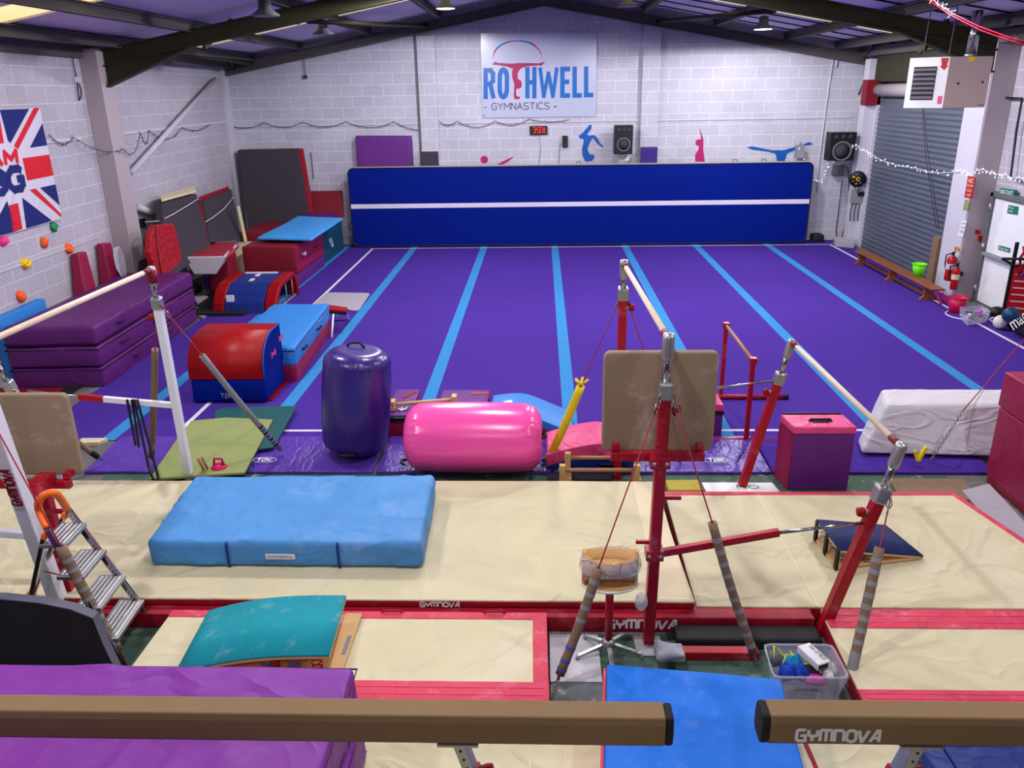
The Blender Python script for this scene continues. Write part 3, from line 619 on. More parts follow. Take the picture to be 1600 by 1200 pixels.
def speaker(px0, py0, px1, py1, yf, label, stand):
    a = W(px0, py0, yf); b = W(px1, py1, yf); w = b.x-a.x; h = a.z-b.z; cx = (a.x+b.x)/2; z0 = b.z
    t = thing('wall_speaker', label, 'speaker', (cx, yf+.2, z0), group='wall speakers')
    bm = B(); box(bm, cx-w/2, cx+w/2, yf, yf+.34, z0, z0+h); part('cabinet', bm, 'black', t, bev=.012)
    bm = B(); box(bm, cx-w/2+.01, cx+w/2-.01, yf+.03, yf+.33, z0+h-.004, z0+h+.006); part('top_panel', bm, 'grey', t, label='grey top face')
    r = w*.38; zc_ = z0+h*.34; bm = B(); lathe(bm, [(r, 0), (r, .015), (r*.86, .02), (r*.8, .0)], (cx, yf, zc_), (0, -1, 0), 28); part('woofer_ring', bm, 'mid_grey', t)
    bm = B(); lathe(bm, [(r*.8, .003), (r*.35, -.012+.02), (r*.3, .02), (0, .03)], (cx, yf, zc_), (0, -1, 0), 24); part('woofer_cone', bm, 'charcoal', t)
    for k in (-1, 0, 1):
        bm = B(); lathe(bm, [(.05, 0), (.05, .01), (.02, .004), (0, .012)], (cx+k*w*.27, yf, z0+h*.84), (0, -1, 0), 14); part('tweeter', bm, 'charcoal', t)
    bm = B(); box(bm, cx-.1, cx+.02, yf+.02, yf+.1, z0-.1, z0); part('bracket', bm, 'mid_grey', t)
    bm = B(); bar(bm, (cx, yf+.3, z0+h*.5), (cx, YB, z0+h*.5), .06); part('wall_arm', bm, 'mid_grey', t)
    return t
speaker(961, 196, 988, 241, 20.4, 'black wall speaker above the middle of the blue track', 0)
speaker(1299, 207, 1334, 251, 20.0, 'black wall speaker in the corner beside the roller shutter', 0)
bm = B(); slab(bm, [bw(970, 242, .2), bw(983, 242, .2), bw(983, 251, .2), bw(970, 251, .2)], (0, -1, 0), .05); solo('control_box', bm, 'white', 'small white box fixed under the middle wall speaker', 'box', bev=.005)
bm = B(); a = bw(1301, 256, .02); b = bw(1315, 273, .02); box(bm, a.x, b.x, YB-.16, YB, b.z, a.z); solo('control_box', bm, 'mid_grey', 'grey junction box on the wall under the corner speaker', 'box', bev=.008)
bm = B(); a = bw(1245, 227, .3); b = bw(1256, 247, .3); box(bm, a.x, b.x, YB-.3, YB-.18, b.z, a.z); bar(bm, ((a.x+b.x)/2, YB-.2, a.z-.1), ((a.x+b.x)/2, YB, a.z-.1), .03); tube(bm, [((a.x+b.x)/2, YB-.24, a.z), ((a.x+b.x)/2, YB-.24, a.z+.07)], .025, 8)
solo('wall_sensor', bm, 'grey', 'small grey box on a bracket in front of the blue splits sticker', 'sensor')
# party light + grey switch box by shutter
t = thing('disco_light', 'round black party light with coloured lenses beside the roller shutter', 'light', tuple(W(1340, 290, 20.0)))
c = W(1340, 280, 19.95); bm = B(); lathe(bm, [(.15, .12), (.19, .05), (.19, 0), (.17, -.02), (0, -.03)], c, (.3, 1, .1), 24); part('housing', bm, 'black', t)
for k in range(7):
    a = k*2*math.pi/7; bm = B(); ball(bm, c+Vc((.11*math.cos(a), -.02, .11*math.sin(a))), .035, seg=10, sq=.6); part('lens', bm, ('ext_red', 'hold_green', 'blue_pad', 'hold_yellow', 'hold_green', 'hold_orange', 'blue_pad')[k], t)
bm = B(); lathe(bm, [(.05, .0), (.05, .03), (.03, .03), (.03, 0)], c+Vc((0, -.02, 0)), (.2, -1, 0), 16); part('centre_ring', bm, 'hold_yellow', t)
bm = B(); tube(bm, [c+Vc((0, .1, -.1)), Vc((c.x+.05, YB-1.1, c.z-.3)), Vc((c.x+.05, 20.4, c.z-.3))], .02, 6); part('bracket', bm, 'zinc', t)
t = thing('switch_box', 'grey electrical switch box below the party light beside the shutter', 'switch box', tuple(W(1338, 318, 20.05)))
a = W(1331, 296, 20.05); b = W(1349, 318, 20.05); bm = B(); box(bm, a.x, b.x, 20.05, 20.1, b.z, a.z); part('case', bm, 'grey', t, bev=.01)
bm = B(); a = W(1341, 300, 20.03); b = W(1350, 306, 20.03); box(bm, a.x, b.x, 20.0, 20.06, b.z, a.z); part('isolator_handle', bm, 'black', t)
for x in (1329, 1335, 1341):
    bm = B(); q = W(x, 330, 20.05); tube(bm, [W(x+3, 318, 20.07), q, W(x-1, 345+(x % 3)*5, 20.07)], .012, 6); part('cable', bm, 'black', t)
# conduits and hanging cables on back wall
def wire(name, pts, m, label, r=.012, cat='cable', seg=6, group=None):
    bm = B(); tube(bm, pts, r, seg); return solo(name, bm, m, label, cat, group)
wire('conduit', [bw(1303, 84, .03), bw(1295, 135, .03), bw(1288, 187, .03), bw(1280, 250, .03), bw(1276, 300, .03)], 'paint_white', 'thin white conduit running down the back wall right of the track end', .022, 'pipe')
wire('conduit', [bw(1309, 85, .03), bw(1306, 105, .03)], 'paint_white', 'short white conduit hanging at the top of the back wall near the corner', .03, 'pipe')
wire('conduit', [bw(1353, 88, .04), bw(1349, 130, .04), bw(1341, 148, .04)], 'charcoal', 'dark cable down the corner above the roller shutter', .015, 'cable')
wire('hanging_cable', [bw(1325, 260, .2), bw(1327, 300, .1), bw(1324, 345, .1), bw(1312, 378, .1)], 'black', 'loose black cable hanging below the corner speaker', .01)
wire('hanging_cable', [bw(1316, 282, .1), bw(1310, 330, .05), bw(1306, 360, .05), bw(1308, 376, .05)], 'black', 'thin black cable on the wall behind the corner speaker', .01)
t = thing('pull_switch', 'tiny dark pull switch on a long cord on the left back wall', 'switch', tuple(bw(477, 120)))
bm = B(); tube(bm, [bw(475, 84, .05), bw(476, 102, .05), bw(477, 117, .05)], .008, 6); part('cord', bm, 'charcoal', t)
bm = B(); a = bw(474.5, 117.5, .02); b = bw(480, 123, .02); box(bm, a.x, b.x, YB-.06, YB, b.z, a.z); part('switch_body', bm, 'charcoal', t)
wire('hanging_cable', [bw(486, 238, .03), bw(488, 258, .03), bw(490, 280, .03)], 'mid_grey', 'thin loose wire on the back wall right of the tall grey mat', .01)
wire('hanging_cable', [PL(PLf, 108, 75)+LN*.03, PL(PLf, 113, 105)+LN*.03, PL(PLf, 117, 122)+LN*.03], 'charcoal', 'thin cable coming down the left wall into a small box', .01)
t = thing('junction_box', 'small white box with a looped black lead high on the left wall', 'socket', tuple(PL(PLf, 118, 130)))
bm = B(); slab(bm, [PL(PLf, 113, 120), PL(PLf, 122, 121), PL(PLf, 123, 130), PL(PLf, 114, 129)], LN, .05); part('case', bm, 'paint_white', t, bev=.005)
bm = B(); tube(bm, [PL(PLf, x, y)+LN*.04 for x, y in ((117, 129), (118, 142), (120, 157), (123, 152), (123, 142), (120, 132))], .012, 6); part('lead', bm, 'black', t)
# fairy lights: garlands (unlit) and lit string
def garland(P, n, sag, lit, label, name='fairy_lights', bulbs=8, rr_=.007):
    t = thing(name, label, 'string lights', tuple(P[0])); pts = []
    for a, b, s in zip(P, P[1:], sag):
        for i in range(n): u = i/n; pts.append(a.lerp(b, u)-Vc((0, 0, s*4*u*(1-u)))+Vc((0, 0, random.uniform(-.006, .006))))
    pts.append(P[-1]); bm = B(); tube(bm, pts, rr_ if not lit else .006, 5); part('cable', bm, 'steel_dark' if not lit else 'white', t)
    bm = B(); nt = 0
    for i in range(len(pts)-1):
        for u in ((.0,) if lit else (.0, .5)):
            p = pts[i].lerp(pts[i+1], u)+Vc((random.uniform(-.03, .03), -.02, random.uniform(-.05, .04)))
            if lit: ball(bm, p, .011, seg=6)
            else: tube(bm, [pts[i].lerp(pts[i+1], u), p], .005, 4)
            nt += 1
    o = part('bulbs', bm, 'fairy' if lit else 'steel_dark', t); o['kind'] = 'stuff'
    return t
g = lambda *a: [bw(x, y, .04) for x, y in a]
garland(g((360, 196), (412, 191), (474, 191), (540, 190), (616, 190), (655, 203)), 9, [.1, .12, .12, .14, .05], False, 'dark unlit string lights draped along the back wall left of the pilaster')
garland(g((660, 203), (685, 189), (714, 189), (774, 189), (826, 186), (890, 187)), 8, [.06, .1, .15, .12, .06], False, 'dark unlit string lights draped below the ROTHWELL sign')
garland([PL(PLf, x, y)+LN*.05 for x, y in ((72, 211), (110, 214))]+[PL(PLf, x, y)+LN*.36 for x, y in ((160, 234), (188, 208))]+[PL(PLf, x, y)+LN*.05 for x, y in ((228, 204), (281, 199), (325, 194))], 9, [.12, .12, .2, .22, .2, .1], False, 'dark unlit string lights looping along the left wall above the flag')
garland([W(1331, 226, 20.0), W(1362, 242, 18.5), W(1430, 262, 17.2), W(1500, 268, 15.2), W(1535, 264, 14.6), W(1570, 272, 13.4), W(1612, 282, 12.4)], 14, [.0, .06, .06, .03, .03, .03], True, 'lit string of tiny white lights hanging across the roller shutter')
garland([bw(1248, 231, .32), bw(1265, 258, .1), bw(1272, 278, .1), bw(1283, 285, .1), bw(1293, 262, .1), bw(1290, 245, .1), bw(1320, 243, .6)], 4, [.02]*6, True, 'lit tangle of white string lights by the end of the track')
# clutter in the back right corner
bm = B(); hexa(bm, [Vc((7.25, 20.0, 0)), Vc((7.6, 19.75, 0)), Vc((7.68, 20.02, 0)), Vc((7.3, 20.35, 0)), Vc((7.22, 20.0, .16)), Vc((7.6, 19.72, .16)), Vc((7.68, 20.02, .2)), Vc((7.3, 20.37, .2))]); solo('cardboard_box', bm, 'grey_mat', 'grey open box lying on the floor in the far right corner', 'box', bev=.01)
bm = soft(B(), c8(6.85, 7.15, 20.55, 20.85, .0, .22), r=.06, amp=.03, fr=5, step=.05); solo('kit_bag', bm, 'rubber_black', 'black heap of kit on the floor in the far right corner', 'bag')
# ================================================================== LEFT WALL THINGS
def lw(px, py, d=0.): return PL((LA+LN*d, LN), px, py)
FZ = lambda x, y: (x/5.217, 150+y/5.217)
t = thing('wall_flag', 'red, white and blue crossed flag reading TEAM GBG on the left wall', 'flag', tuple(lw(80, 350)))
trp = lw(*FZ(325, 95), .05)-LN*.05; brp = lw(*FZ(505, 1000), .05)-LN*.05; ybot = lw(*FZ(128, 1095), .05); cY = None
mid = (ybot-brp).dot(-LD)
half = abs((lw(*FZ(118, 990))-brp).dot(LD))+.0
top_l = trp+(-LD*-1)*0
dv = LD  # LD points towards the camera (decreasing Y)
bm = B(); q = [trp, brp, brp+dv*2*half, trp+dv*2*half+(brp-trp)*0]
slab(bm, [p+LN*.038 for p in q], LN, .014); part('flag_cloth', bm, 'flag_white', t)
cen = trp.lerp(brp, .5)+dv*half
def mir(p): k = (p-cen).dot(dv); return p-dv*2*k
def flg(name, polys, m):
    for pl in polys:
        P = [lw(*FZ(*a), .054) for a in pl]; bm = B(); slab(bm, P, LN, .002); part(name, bm, m, t)
        bm = B(); slab(bm, [mir(p) for p in P], LN, .002); part(name, bm, m, t)
flg('blue_field', [((-2, 112), (238, 103), (85, 385), (65, 365), (22, 200)), ((345, 222), (385, 402), (243, 422)), ((325, 748), (452, 720), (487, 893)), ((180, 828), (425, 1018), (215, 1080))], 'flag_blue')
flg('red_stripe', [((275, 98), (322, 96), (148, 433), (113, 408)), ((183, 508), (400, 477), (437, 647), (222, 690)), ((240, 765), (290, 755), (498, 962), (501, 990))], 'flag_red')
P = [lw(*FZ(*a), .054) for a in ((75, 892), (147, 872), (183, 1083), (108, 1108))]
bm = B(); slab(bm, P, LN, .002); part('red_stripe', bm, 'flag_red', t)
up_ = (trp-brp); bm = B(); slab(bm, [p+up_*.72 for p in P], LN, .002); part('red_stripe', bm, 'flag_red', t)
o = lw(*FZ(50, 562), .056); uy = lw(*FZ(35, 458), .056)-o; ux = -LD*(lw(*FZ(158, 548), .056)-o).dot(-LD)
for i, ch in enumerate('MAeT'):
    bm = B(); oo = o-ux*i*1.12; word(bm, {'M': 'm', 'A': 'a', 'e': 'E', 'T': 'T'}[ch], oo, ux*.86, uy, .07, lift=.0); part('red_letter', bm, 'flag_red', t)
o = lw(*FZ(85, 770), .056); uy = lw(*FZ(58, 605), .056)-o; ux = -LD*(lw(*FZ(195, 745), .056)-o).dot(-LD)
for i, ch in enumerate('gBg'):
    bm = B(); word(bm, ch, o-ux*i*1.3, ux, uy, .11, lift=.0); part('blue_letter', bm, 'flag_blue', t)
# climbing holds
for px, py, m, nm in ((82, 354.5, 'hold_green', 'green'), (3, 377, 'hold_pink', 'pink'), (67, 379, 'hold_orange', 'orange'), (105, 389, 'hold_orange', 'orange'), (37, 412, 'hold_yellow', 'yellow'), (30, 463, 'hold_orange', 'orange')):
    c = lw(px, py); bm = B(); s = LD; zz = Vc((0, 0, 1)); P = []
    lathe(bm, [(.085, 0), (.08, .03), (.05, .07), (.02, .075), (.015, .05)], c, LN+Vc((0, 0, .3)), 9)
    bmesh.ops.recalc_face_normals(bm, faces=bm.faces)
    for v in bm.verts: v.co += Vc([noise.noise(v.co*14+Vc((k*5, 0, 0)))*.035 for k in range(3)])
    where = {(82): 'just under the corner of the flag', 3: 'at the far left under the flag', 67: 'below the green hold', 105: 'nearest the magenta wedges', 37: 'below the flag, between the orange ones', 30: 'lowest of all, above the blue block'}[px]
    t = thing('climbing_hold', '%s climbing hold on the left wall, %s' % (nm, where), 'climbing hold', tuple(c), group='climbing holds on the left wall')
    part('grip', bm, m, t); bm = B(); lathe(bm, [(.018, .045), (.018, .062), (0, .064)], c, LN+Vc((0, 0, .3)), 8); part('bolt', bm, 'zinc', t)
# magenta wedges leaning on the wall
def wedge(pxs, label, back=.26):
    P = [lw(x, y, .04) for x, y in pxs]; n = LN; bm = B(); Q = [p+n*(.12 if i in (0, 1) else back) for i, p in enumerate(P)]
    hexa(bm, [P[3], P[2], Q[2], Q[3], P[0], P[1], Q[1], Q[0]]); bmesh.ops.recalc_face_normals(bm, faces=bm.faces)
    return solo('foam_wedge', bm, 'magenta', label, 'wedge', 'magenta foam wedges leaning on the left wall', bev=.02)
wedge(((110, 397), (124, 393), (140, 500), (118, 505)), 'magenta foam wedge leaning on left wall, nearer the flag')
wedge(((150, 381), (163, 379), (180, 488), (160, 492)), 'magenta foam wedge leaning on left wall beside the grey pilaster')
bm = B()
for k in range(5):
    c = lw(178+k*2, 385+k*1.5, .42); pts = [c+Vc((0, 0, -.22))+LD*(.07+k*.012)*math.cos(a)+Vc((0, 0, (.2+k*.02)*math.sin(a))) for a in [j*math.pi/8 for j in range(16)]]
    tube(bm, pts, .006, 5, True)
solo('rope_coil', bm, 'paint_white', 'coil of thin white rope hanging by the grey pilaster', 'rope')
# diagonal brace pipe + lower pipes
bm = B(); tube(bm, [lw(336, 124, .12), lw(204, 271, .12)], .05, 12); solo('brace_pipe', bm, 'paint_white', 'white diagonal brace pipe across the upper left wall', 'pipe')
bm = B(); tube(bm, [lw(212, 322, .12), lw(252, 338, .15)], .06, 12); solo('brace_pipe', bm, 'paint_white', 'short white pipe on the wall just above the hanging red mat', 'pipe')
bm = B(); slab(bm, [lw(203, 340, .02), lw(215, 340, .02), lw(217, 368, .02), lw(205, 370, .02)], LN, .004); solo('paper_notice', bm, 'white', 'white paper notice on the left wall beside the hanging red mat', 'notice')
bm = B(); slab(bm, [lw(217, 342, .02), lw(222, 341, .02), lw(223, 354, .02), lw(218, 355, .02)], LN, .06); solo('socket_box', bm, 'black', 'tiny black socket on the left wall above the hanging red mat', 'socket')
wire('tie_rope', [lw(226, 347, .3), lw(250, 345, .5), lw(270, 335, .65), lw(295, 320, .7), lw(309, 311, .7)], 'white', 'white rope slung across the cream-edged grey mat', .007, 'rope')
wire('tie_rope', [lw(321, 347, .75), lw(335, 338, .78), lw(350, 326, .8), lw(365, 308, .75)], 'white', 'white rope slung across the red-edged grey mat', .007, 'rope')
# leaning mats along left wall
def leaner(pts, d, m, label, edge=None, edge_m=None, d_off=.0, name='landing_mat'):
    """pts px: TL,TR,BR,BL on a plane set off from the wall; the foot stands further out than the head"""
    P = [PL((LA+LN*(d_off+(0 if i < 2 else .0)), LN), x, y) for i, (x, y) in enumerate(pts)]
    t = thing(name, label, 'mat', ((P[2].x+P[3].x)/2, (P[2].y+P[3].y)/2, 0)); bm = B()
    nn = (P[1]-P[0]).cross(P[3]-P[0]).normalized(); 
    if nn.dot(LN) < 0: nn = -nn
    slab(bm, [p-nn*d for p in P], nn, d*.98); part('cover', bm, m, t, bev=.01)
    if edge:
        for a, b in edge:
            bm = B(); bar(bm, P[a]-nn*d/2, P[b]-nn*d/2, d*1.04, .05, upv=nn); part('edge_band', bm, edge_m, t, label=edge_m.replace('_', ' ')+' edge')
    return t
def leaner3(C4, d, nrm, m, label, edges=(), em='red_vinyl', name='landing_mat'):
    C4 = [Vc(c) for c in C4]
    t = thing(name, label, 'mat', ((C4[0].x+C4[1].x)/2, (C4[0].y+C4[1].y)/2, 0)); bm = B()
    nrm = Vc(nrm).normalized(); slab(bm, C4, nrm, d); bmesh.ops.recalc_face_normals(bm, faces=bm.faces); part('cover', bm, m, t, bev=.012)
    for a, b in edges:
        bm = B(); bar(bm, C4[a]+nrm*d/2, C4[b]+nrm*d/2, d*1.03, .03, upv=nrm); part('edge_band', bm, em, t, label=em.replace('_', ' ')+' edge')
    return t
# big dark mat in the far left corner (faces the camera)
leaner3([(-7.35, 20.1, .0), (-5.75, 20.1, .0), W(465, 234, 20.6), W(370, 236, 20.6)], .22, (0, 1, .12), 'charcoal', 'tall charcoal mat with red right edge standing in the far left corner', ((1, 2),))
# grey ones along the left wall
def onp(px, py, off): return PL((LA+LN*off, LN), px, py)
a = [onp(253, 318, .45), onp(307, 303, .45), onp(330, 385, .95), onp(262, 440, .95)]
leaner3([a[3], a[2], a[1], a[0]], .14, -LN, 'charcoal', 'grey mat with cream back leaning on left wall beside the hanging red mat')
bm = B(); hexa(bm, [onp(249, 309, .18), onp(303, 294, .18), onp(307, 301, .44), onp(253, 316, .44)]+[p+Vc((0, 0, .05)) for p in (onp(249, 309, .18), onp(303, 294, .18), onp(307, 301, .44), onp(253, 316, .44))]); bmesh.ops.recalc_face_normals(bm, faces=bm.faces)
solo('foam_sheet', bm, 'cream_vinyl', 'cream foam sheet showing above the grey mat on the left wall', 'mat', bev=.015)
a = [onp(318, 313, .45), onp(362, 296, .45), onp(378, 375, .9), onp(330, 378, .95)]
leaner3([a[3], a[2], a[1], a[0]], .14, -LN, 'charcoal', 'grey mat with red top edge leaning on left wall next to the far corner', ((3, 2), (0, 3)))
bm = B(); a, b = onp(372, 322, .9), onp(384, 378, 1.0); bar(bm, a, b, .1, .05, upv=LN); solo('foam_strip', bm, 'cream_vinyl', 'narrow cream strip leaning between the grey mats in the far left corner', 'mat', bev=.01)
a = [onp(205, 382, .15), onp(222, 373, .15), onp(236, 440, .3), onp(214, 440, .3)]
leaner3([a[3], a[2], a[1], a[0]], .08, LN, 'charcoal', 'narrow grey mat leaning on the wall left of the hanging red mat')
# red mat hanging from hook
P = [onp(*p, .78) for p in ((232, 352), (262, 349), (274, 395), (272, 425), (250, 438), (236, 432), (224, 395), (226, 365))]
bm = B(); slab(bm, P, LN, .12); bmesh.ops.recalc_face_normals(bm, faces=bm.faces); bmesh.ops.subdivide_edges(bm, edges=bm.edges, cuts=3)
t = thing('folded_mat', 'bright red folded mat hanging from a hook on the left wall', 'mat', tuple(P[4])); part('cover', bm, 'red_rough', t, bev=.03)
bm = B(); tube(bm, [onp(242, 351, .8), onp(243, 347, .7), onp(247, 347, .7), onp(250, 352, .8)], .012, 6); part('hook', bm, 'black', t)
bm = B(); tube(bm, [onp(243, 352, .92), onp(246, 390, .92), onp(252, 430, .92)], .008, 5); part('strap', bm, 'black', t)
# vaulting table ------------------------------------------------------
t = thing('vaulting_table', 'red and cream vaulting table on a red post, left of the big red foam box', 'vaulting table', (-5.75, 14.6, 0))
zt = .87; T = [G(x, y, zt) for x, y in ((286, 402), (290, 391), (305, 383), (330, 378), (372, 378), (373, 382), (362, 395), (353, 401))]
Nn = [G(x, y, zt) for x, y in ((286, 402), (353, 401))]
bm = B(); top = [Vc((p.x, p.y, p.z)) for p in T]; slab(bm, top, (0, 0, -1), .07); bmesh.ops.recalc_face_normals(bm, faces=bm.faces); part('top_pad', bm, 'crimson', t, bev=.03)
y = (Nn[0].y+Nn[1].y)/2-.02
F_ = [W(x, yy, y) for x, yy in ((286, 402), (353, 401), (337, 429), (303, 429))]
bm = B(); slab(bm, F_, (0, 1, 0), .08); bmesh.ops.recalc_face_normals(bm, faces=bm.faces); part('front_panel', bm, 'paint_white', t, bev=.02)
R_ = [W(353, 401, y), W(337, 429, y), W(337, 429, y)+Vc((.1, 1.0, .35)), T[4]+Vc((0, 0, -.03))]
bm = B(); slab(bm, R_, (-.8, .2, .2), .07); bmesh.ops.recalc_face_normals(bm, faces=bm.faces); part('side_panel', bm, 'paint_white', t, bev=.02)
bm = soft(B(), c8(-6.55, -6.12, 15.35, 15.85, .07, .8), r=.05, amp=.01); part('column_pad', bm, 'dark_red', t)
bm = B(); box(bm, -6.35, -5.35, 13.8, 14.9, .0, .07); part('base', bm, 'rubber_black', t, bev=.01)
# trampoline shaped spring trainer (red arches, blue middle)
t = thing('rebound_trainer', 'small rebound trainer with two red padded arches and a blue centre slope', 'trainer', (-5.3, 14.4, 0))
def archpr(x0, x1, th):
    P = []; ys = [13.95, 14.0, 14.15, 14.4, 15.2, 15.4, 15.48]; zs = [0, .2, .36, .48, .52, .42, 0]
    O = list(zip(ys, zs)); I = [(y_*1.0+(th if i < 3 else -th if i > 4 else 0), max(0, z-th if 0 < i < 6 else 0)) for i, (y_, z) in enumerate(O)]
    bm = B(); n = len(O)
    for i in range(n-1):
        hexa(bm, [(x0, *I[i]), (x1, *I[i]), (x1, *I[i+1]), (x0, *I[i+1]), (x0, *O[i]), (x1, *O[i]), (x1, *O[i+1]), (x0, *O[i+1])])
    bmesh.ops.remove_doubles(bm, verts=bm.verts, dist=1e-4); bmesh.ops.recalc_face_normals(bm, faces=bm.faces); return bm
for x0, x1 in ((-5.98, -5.76), (-5.02, -4.8)): part('padded_arch', archpr(x0, x1, .1), 'red_bright', t, bev=.03, seg=3)
bm = archpr(-5.75, -5.03, .06)
part('centre_bed', bm, 'blue_deep', t, bev=.01)
bm = B(); box(bm, -5.7, -5.08, 15.05, 15.12, .515, .535); part('white_line', bm, 'white_tape', t)
for x, y_, z in ((-5.4, 14.9, .51), (-5.4, 14.55, .495)):
    bm = B(); box(bm, x-.03, x+.03, y_-.09, y_+.09, z, z+.02); part('white_mark', bm, 'white_tape', t)
bm = B(); box(bm, -5.72, -5.58, 14.02, 14.05, .18, .34); part('label', bm, 'white', t)
for x in (-4.86,):
    for y_ in (14.3, 14.8, 15.2):
        bm = B(); tube(bm, [(x, y_, 0.02), (x, y_, .4)], .015, 8); part('frame_tube', bm, 'grey', t)
    bm = B(); tube(bm, [(x, 14.1, .03), (x, 15.4, .03)], .02, 8); part('frame_tube', bm, 'grey', t)
# far-left clutter: cream block, dark red block
bm = sbox(-6.9, -6.12, 16.3, 18.2, .25, .6, r=.04, amp=.01); solo('foam_block', bm, 'cream_vinyl', 'cream foam block lying between vaulting table and big red foam box', 'foam block')
bm = sbox(-6.95, -6.05, 18.3, 19.9, .3, .78, r=.04, amp=.01); solo('foam_block', bm, 'dark_red', 'dark red foam block behind the cream one by the far left corner', 'foam block')
bm = sbox(-6.95, -6.12, 16.0, 18.28, .0, .24, r=.03, amp=.006); solo('foam_block', bm, 'purple_flat', 'low purple foam block under the cream block in the far left corner', 'foam block')
bm = B(); box(bm, -7.3, -6.9, 15.0, 15.8, 0, .16); solo('mat_box', bm, 'rubber_black', 'low black box on the floor behind the vaulting table', 'box', bev=.02)
# big red foam box stacks
t = thing('foam_vault_box', 'large dark red and magenta foam box on a purple base, under the blue sheet mat', 'foam box', (-5.5, 17.0, 0))
X0, X1, Y0, Y1 = -6.05, -5.0, 16.02, 18.2
bm = sbox(X0, X1, Y0, Y1, .0, .26, r=.02, amp=.004, step=.2); part('purple_base', bm, 'purple_flat', t)
bm = sbox(X0-.02, X1+.01, Y0, Y1, .27, .86, r=.035, amp=.008, step=.15); part('body', bm, 'dark_red', t)
bm = B(); slab(bm, [(X1+.012, Y0+.04, .3), (X1+.012, Y1-.04, .3), (X1+.012, Y1-.04, .82), (X1+.012, Y0+.04, .82)], (1, 0, 0), .008); part('side_face', bm, 'magenta', t, bev=.004)
bm = B(); box(bm, X1+.02, X1+.026, 16.5, 16.75, .55, .62); part('white_label', bm, 'white', t)
for y_ in (16.45, 17.5):
    bm = B(); tube(bm, [(X1+.02, y_-.12, .1+.5), (X1+.05, y_-.05, .58), (X1+.05, y_+.05, .58), (X1+.02, y_+.12, .6)], .01, 6); part('carry_handle', bm, 'black', t)
t = thing('stacked_foam_mats', 'purple foam mat stack beside the left end of the blue track', 'foam box', (-5.5, 19.6, 0))
bm = sbox(-6.0, -5.14, 18.25, 20.3, .0, .93, r=.04, amp=.01, step=.15); part('body', bm, 'purple_vinyl', t)
bm = B(); hexa(bm, [(-5.13, 18.2, 0), (-5.05, 18.2, 0), (-5.05, 20.35, 0), (-5.13, 20.35, 0), (-5.13, 18.2, .72), (-5.06, 18.2, .72), (-5.06, 20.35, .78), (-5.13, 20.35, .78)]); 
solo('folding_mat', bm, 'teal_mat', 'dark teal mat standing against the purple foam stack left of the blue track', 'mat', bev=.01)
bm = B(); tube(bm, [(-5.04, 18.95, .5), (-5.0, 18.97, .3), (-5.0, 19.1, .3), (-5.04, 19.12, .5)], .009, 6); solo('mat_handle_loop', bm, 'white', 'white rope loop handle on the dark teal mat', 'handle')
A4 = [G(402, 375, .92), G(487, 377, .92), G(536, 344, .97), G(466, 341, .97)]
bm = soft(B(), A4+[p+Vc((0, 0, .05)) for p in A4], r=.022, amp=.02, fr=1.2, step=.1, seed=3); solo('sheet_mat', bm, 'blue_light', 'thin light blue mat draped over the red and purple foam boxes', 'mat')
leaner3([(-5.95, 20.55, .75), (-5.05, 20.55, .75), (-5.08, 20.75, 1.38), (-5.9, 20.75, 1.38)], .1, (0, 1, .3), 'dark_red', 'small dark red mat propped on the back wall by the track end')
# grey flat mat on carpet, mini trampoline behind blue box
A4 = [G(487, 478, .02), G(560, 486, .02), G(579, 458, .02), G(511, 457, .02)]
def rquad(A, r=.12, n=4):
    P = []
    for i in range(4):
        a, b, c = A[i-1], A[i], A[(i+1) % 4]; u = (a-b).normalized()*r; v = (c-b).normalized()*r
        P += [b+u*(1-k/n)**2*1.0+v*(k/n)**2*1.0 for k in range(n+1)]
    return P
bm = B(); slab(bm, rquad(A4), (0, 0, -1), .012); bmesh.ops.recalc_face_normals(bm, faces=bm.faces)
bmesh.ops.translate(bm, vec=(0, 0, .006), verts=bm.verts); solo('exercise_mat', bm, 'grey_mat', 'thin pale grey mat lying flat on the purple carpet', 'mat', bev=.003)
t = thing('mini_trampoline', 'small trampoline with red pad and white legs behind the blue foam box', 'mini trampoline', (-3.7, 13.2, 0))
zt = .38; ring = [G(x, y, zt) for x, y in ((445, 477), (515, 476), (543, 480), (541, 486), (515, 490), (440, 490))]
ring = [Vc((p.x, max(p.y, 12.8 if p.x < -3.4 else p.y), p.z)) for p in ring]
bm = B(); slab(bm, ring, (0, 0, -1), .035); bmesh.ops.recalc_face_normals(bm, faces=bm.faces); part('pad', bm, 'red_bright', t, bev=.01)
bm = B(); tube(bm, [p-Vc((0, 0, .05)) for p in ring], .018, 8, True); part('frame', bm, 'black', t)
for p, q in (((521, 491), (518, 528)), ((540, 487), (545, 500)), ((527, 489), (522, 500))):
    a = G(*p, zt-.05); b = G(*q, .02); bm = B(); tube(bm, [a, b], .016, 8); part('leg', bm, 'white_steel', t)
a, b = G(522, 501, .03), G(541, 499, .03); bm = B(); tube(bm, [a, b], .016, 8); part('floor_bar', bm, 'charcoal', t)
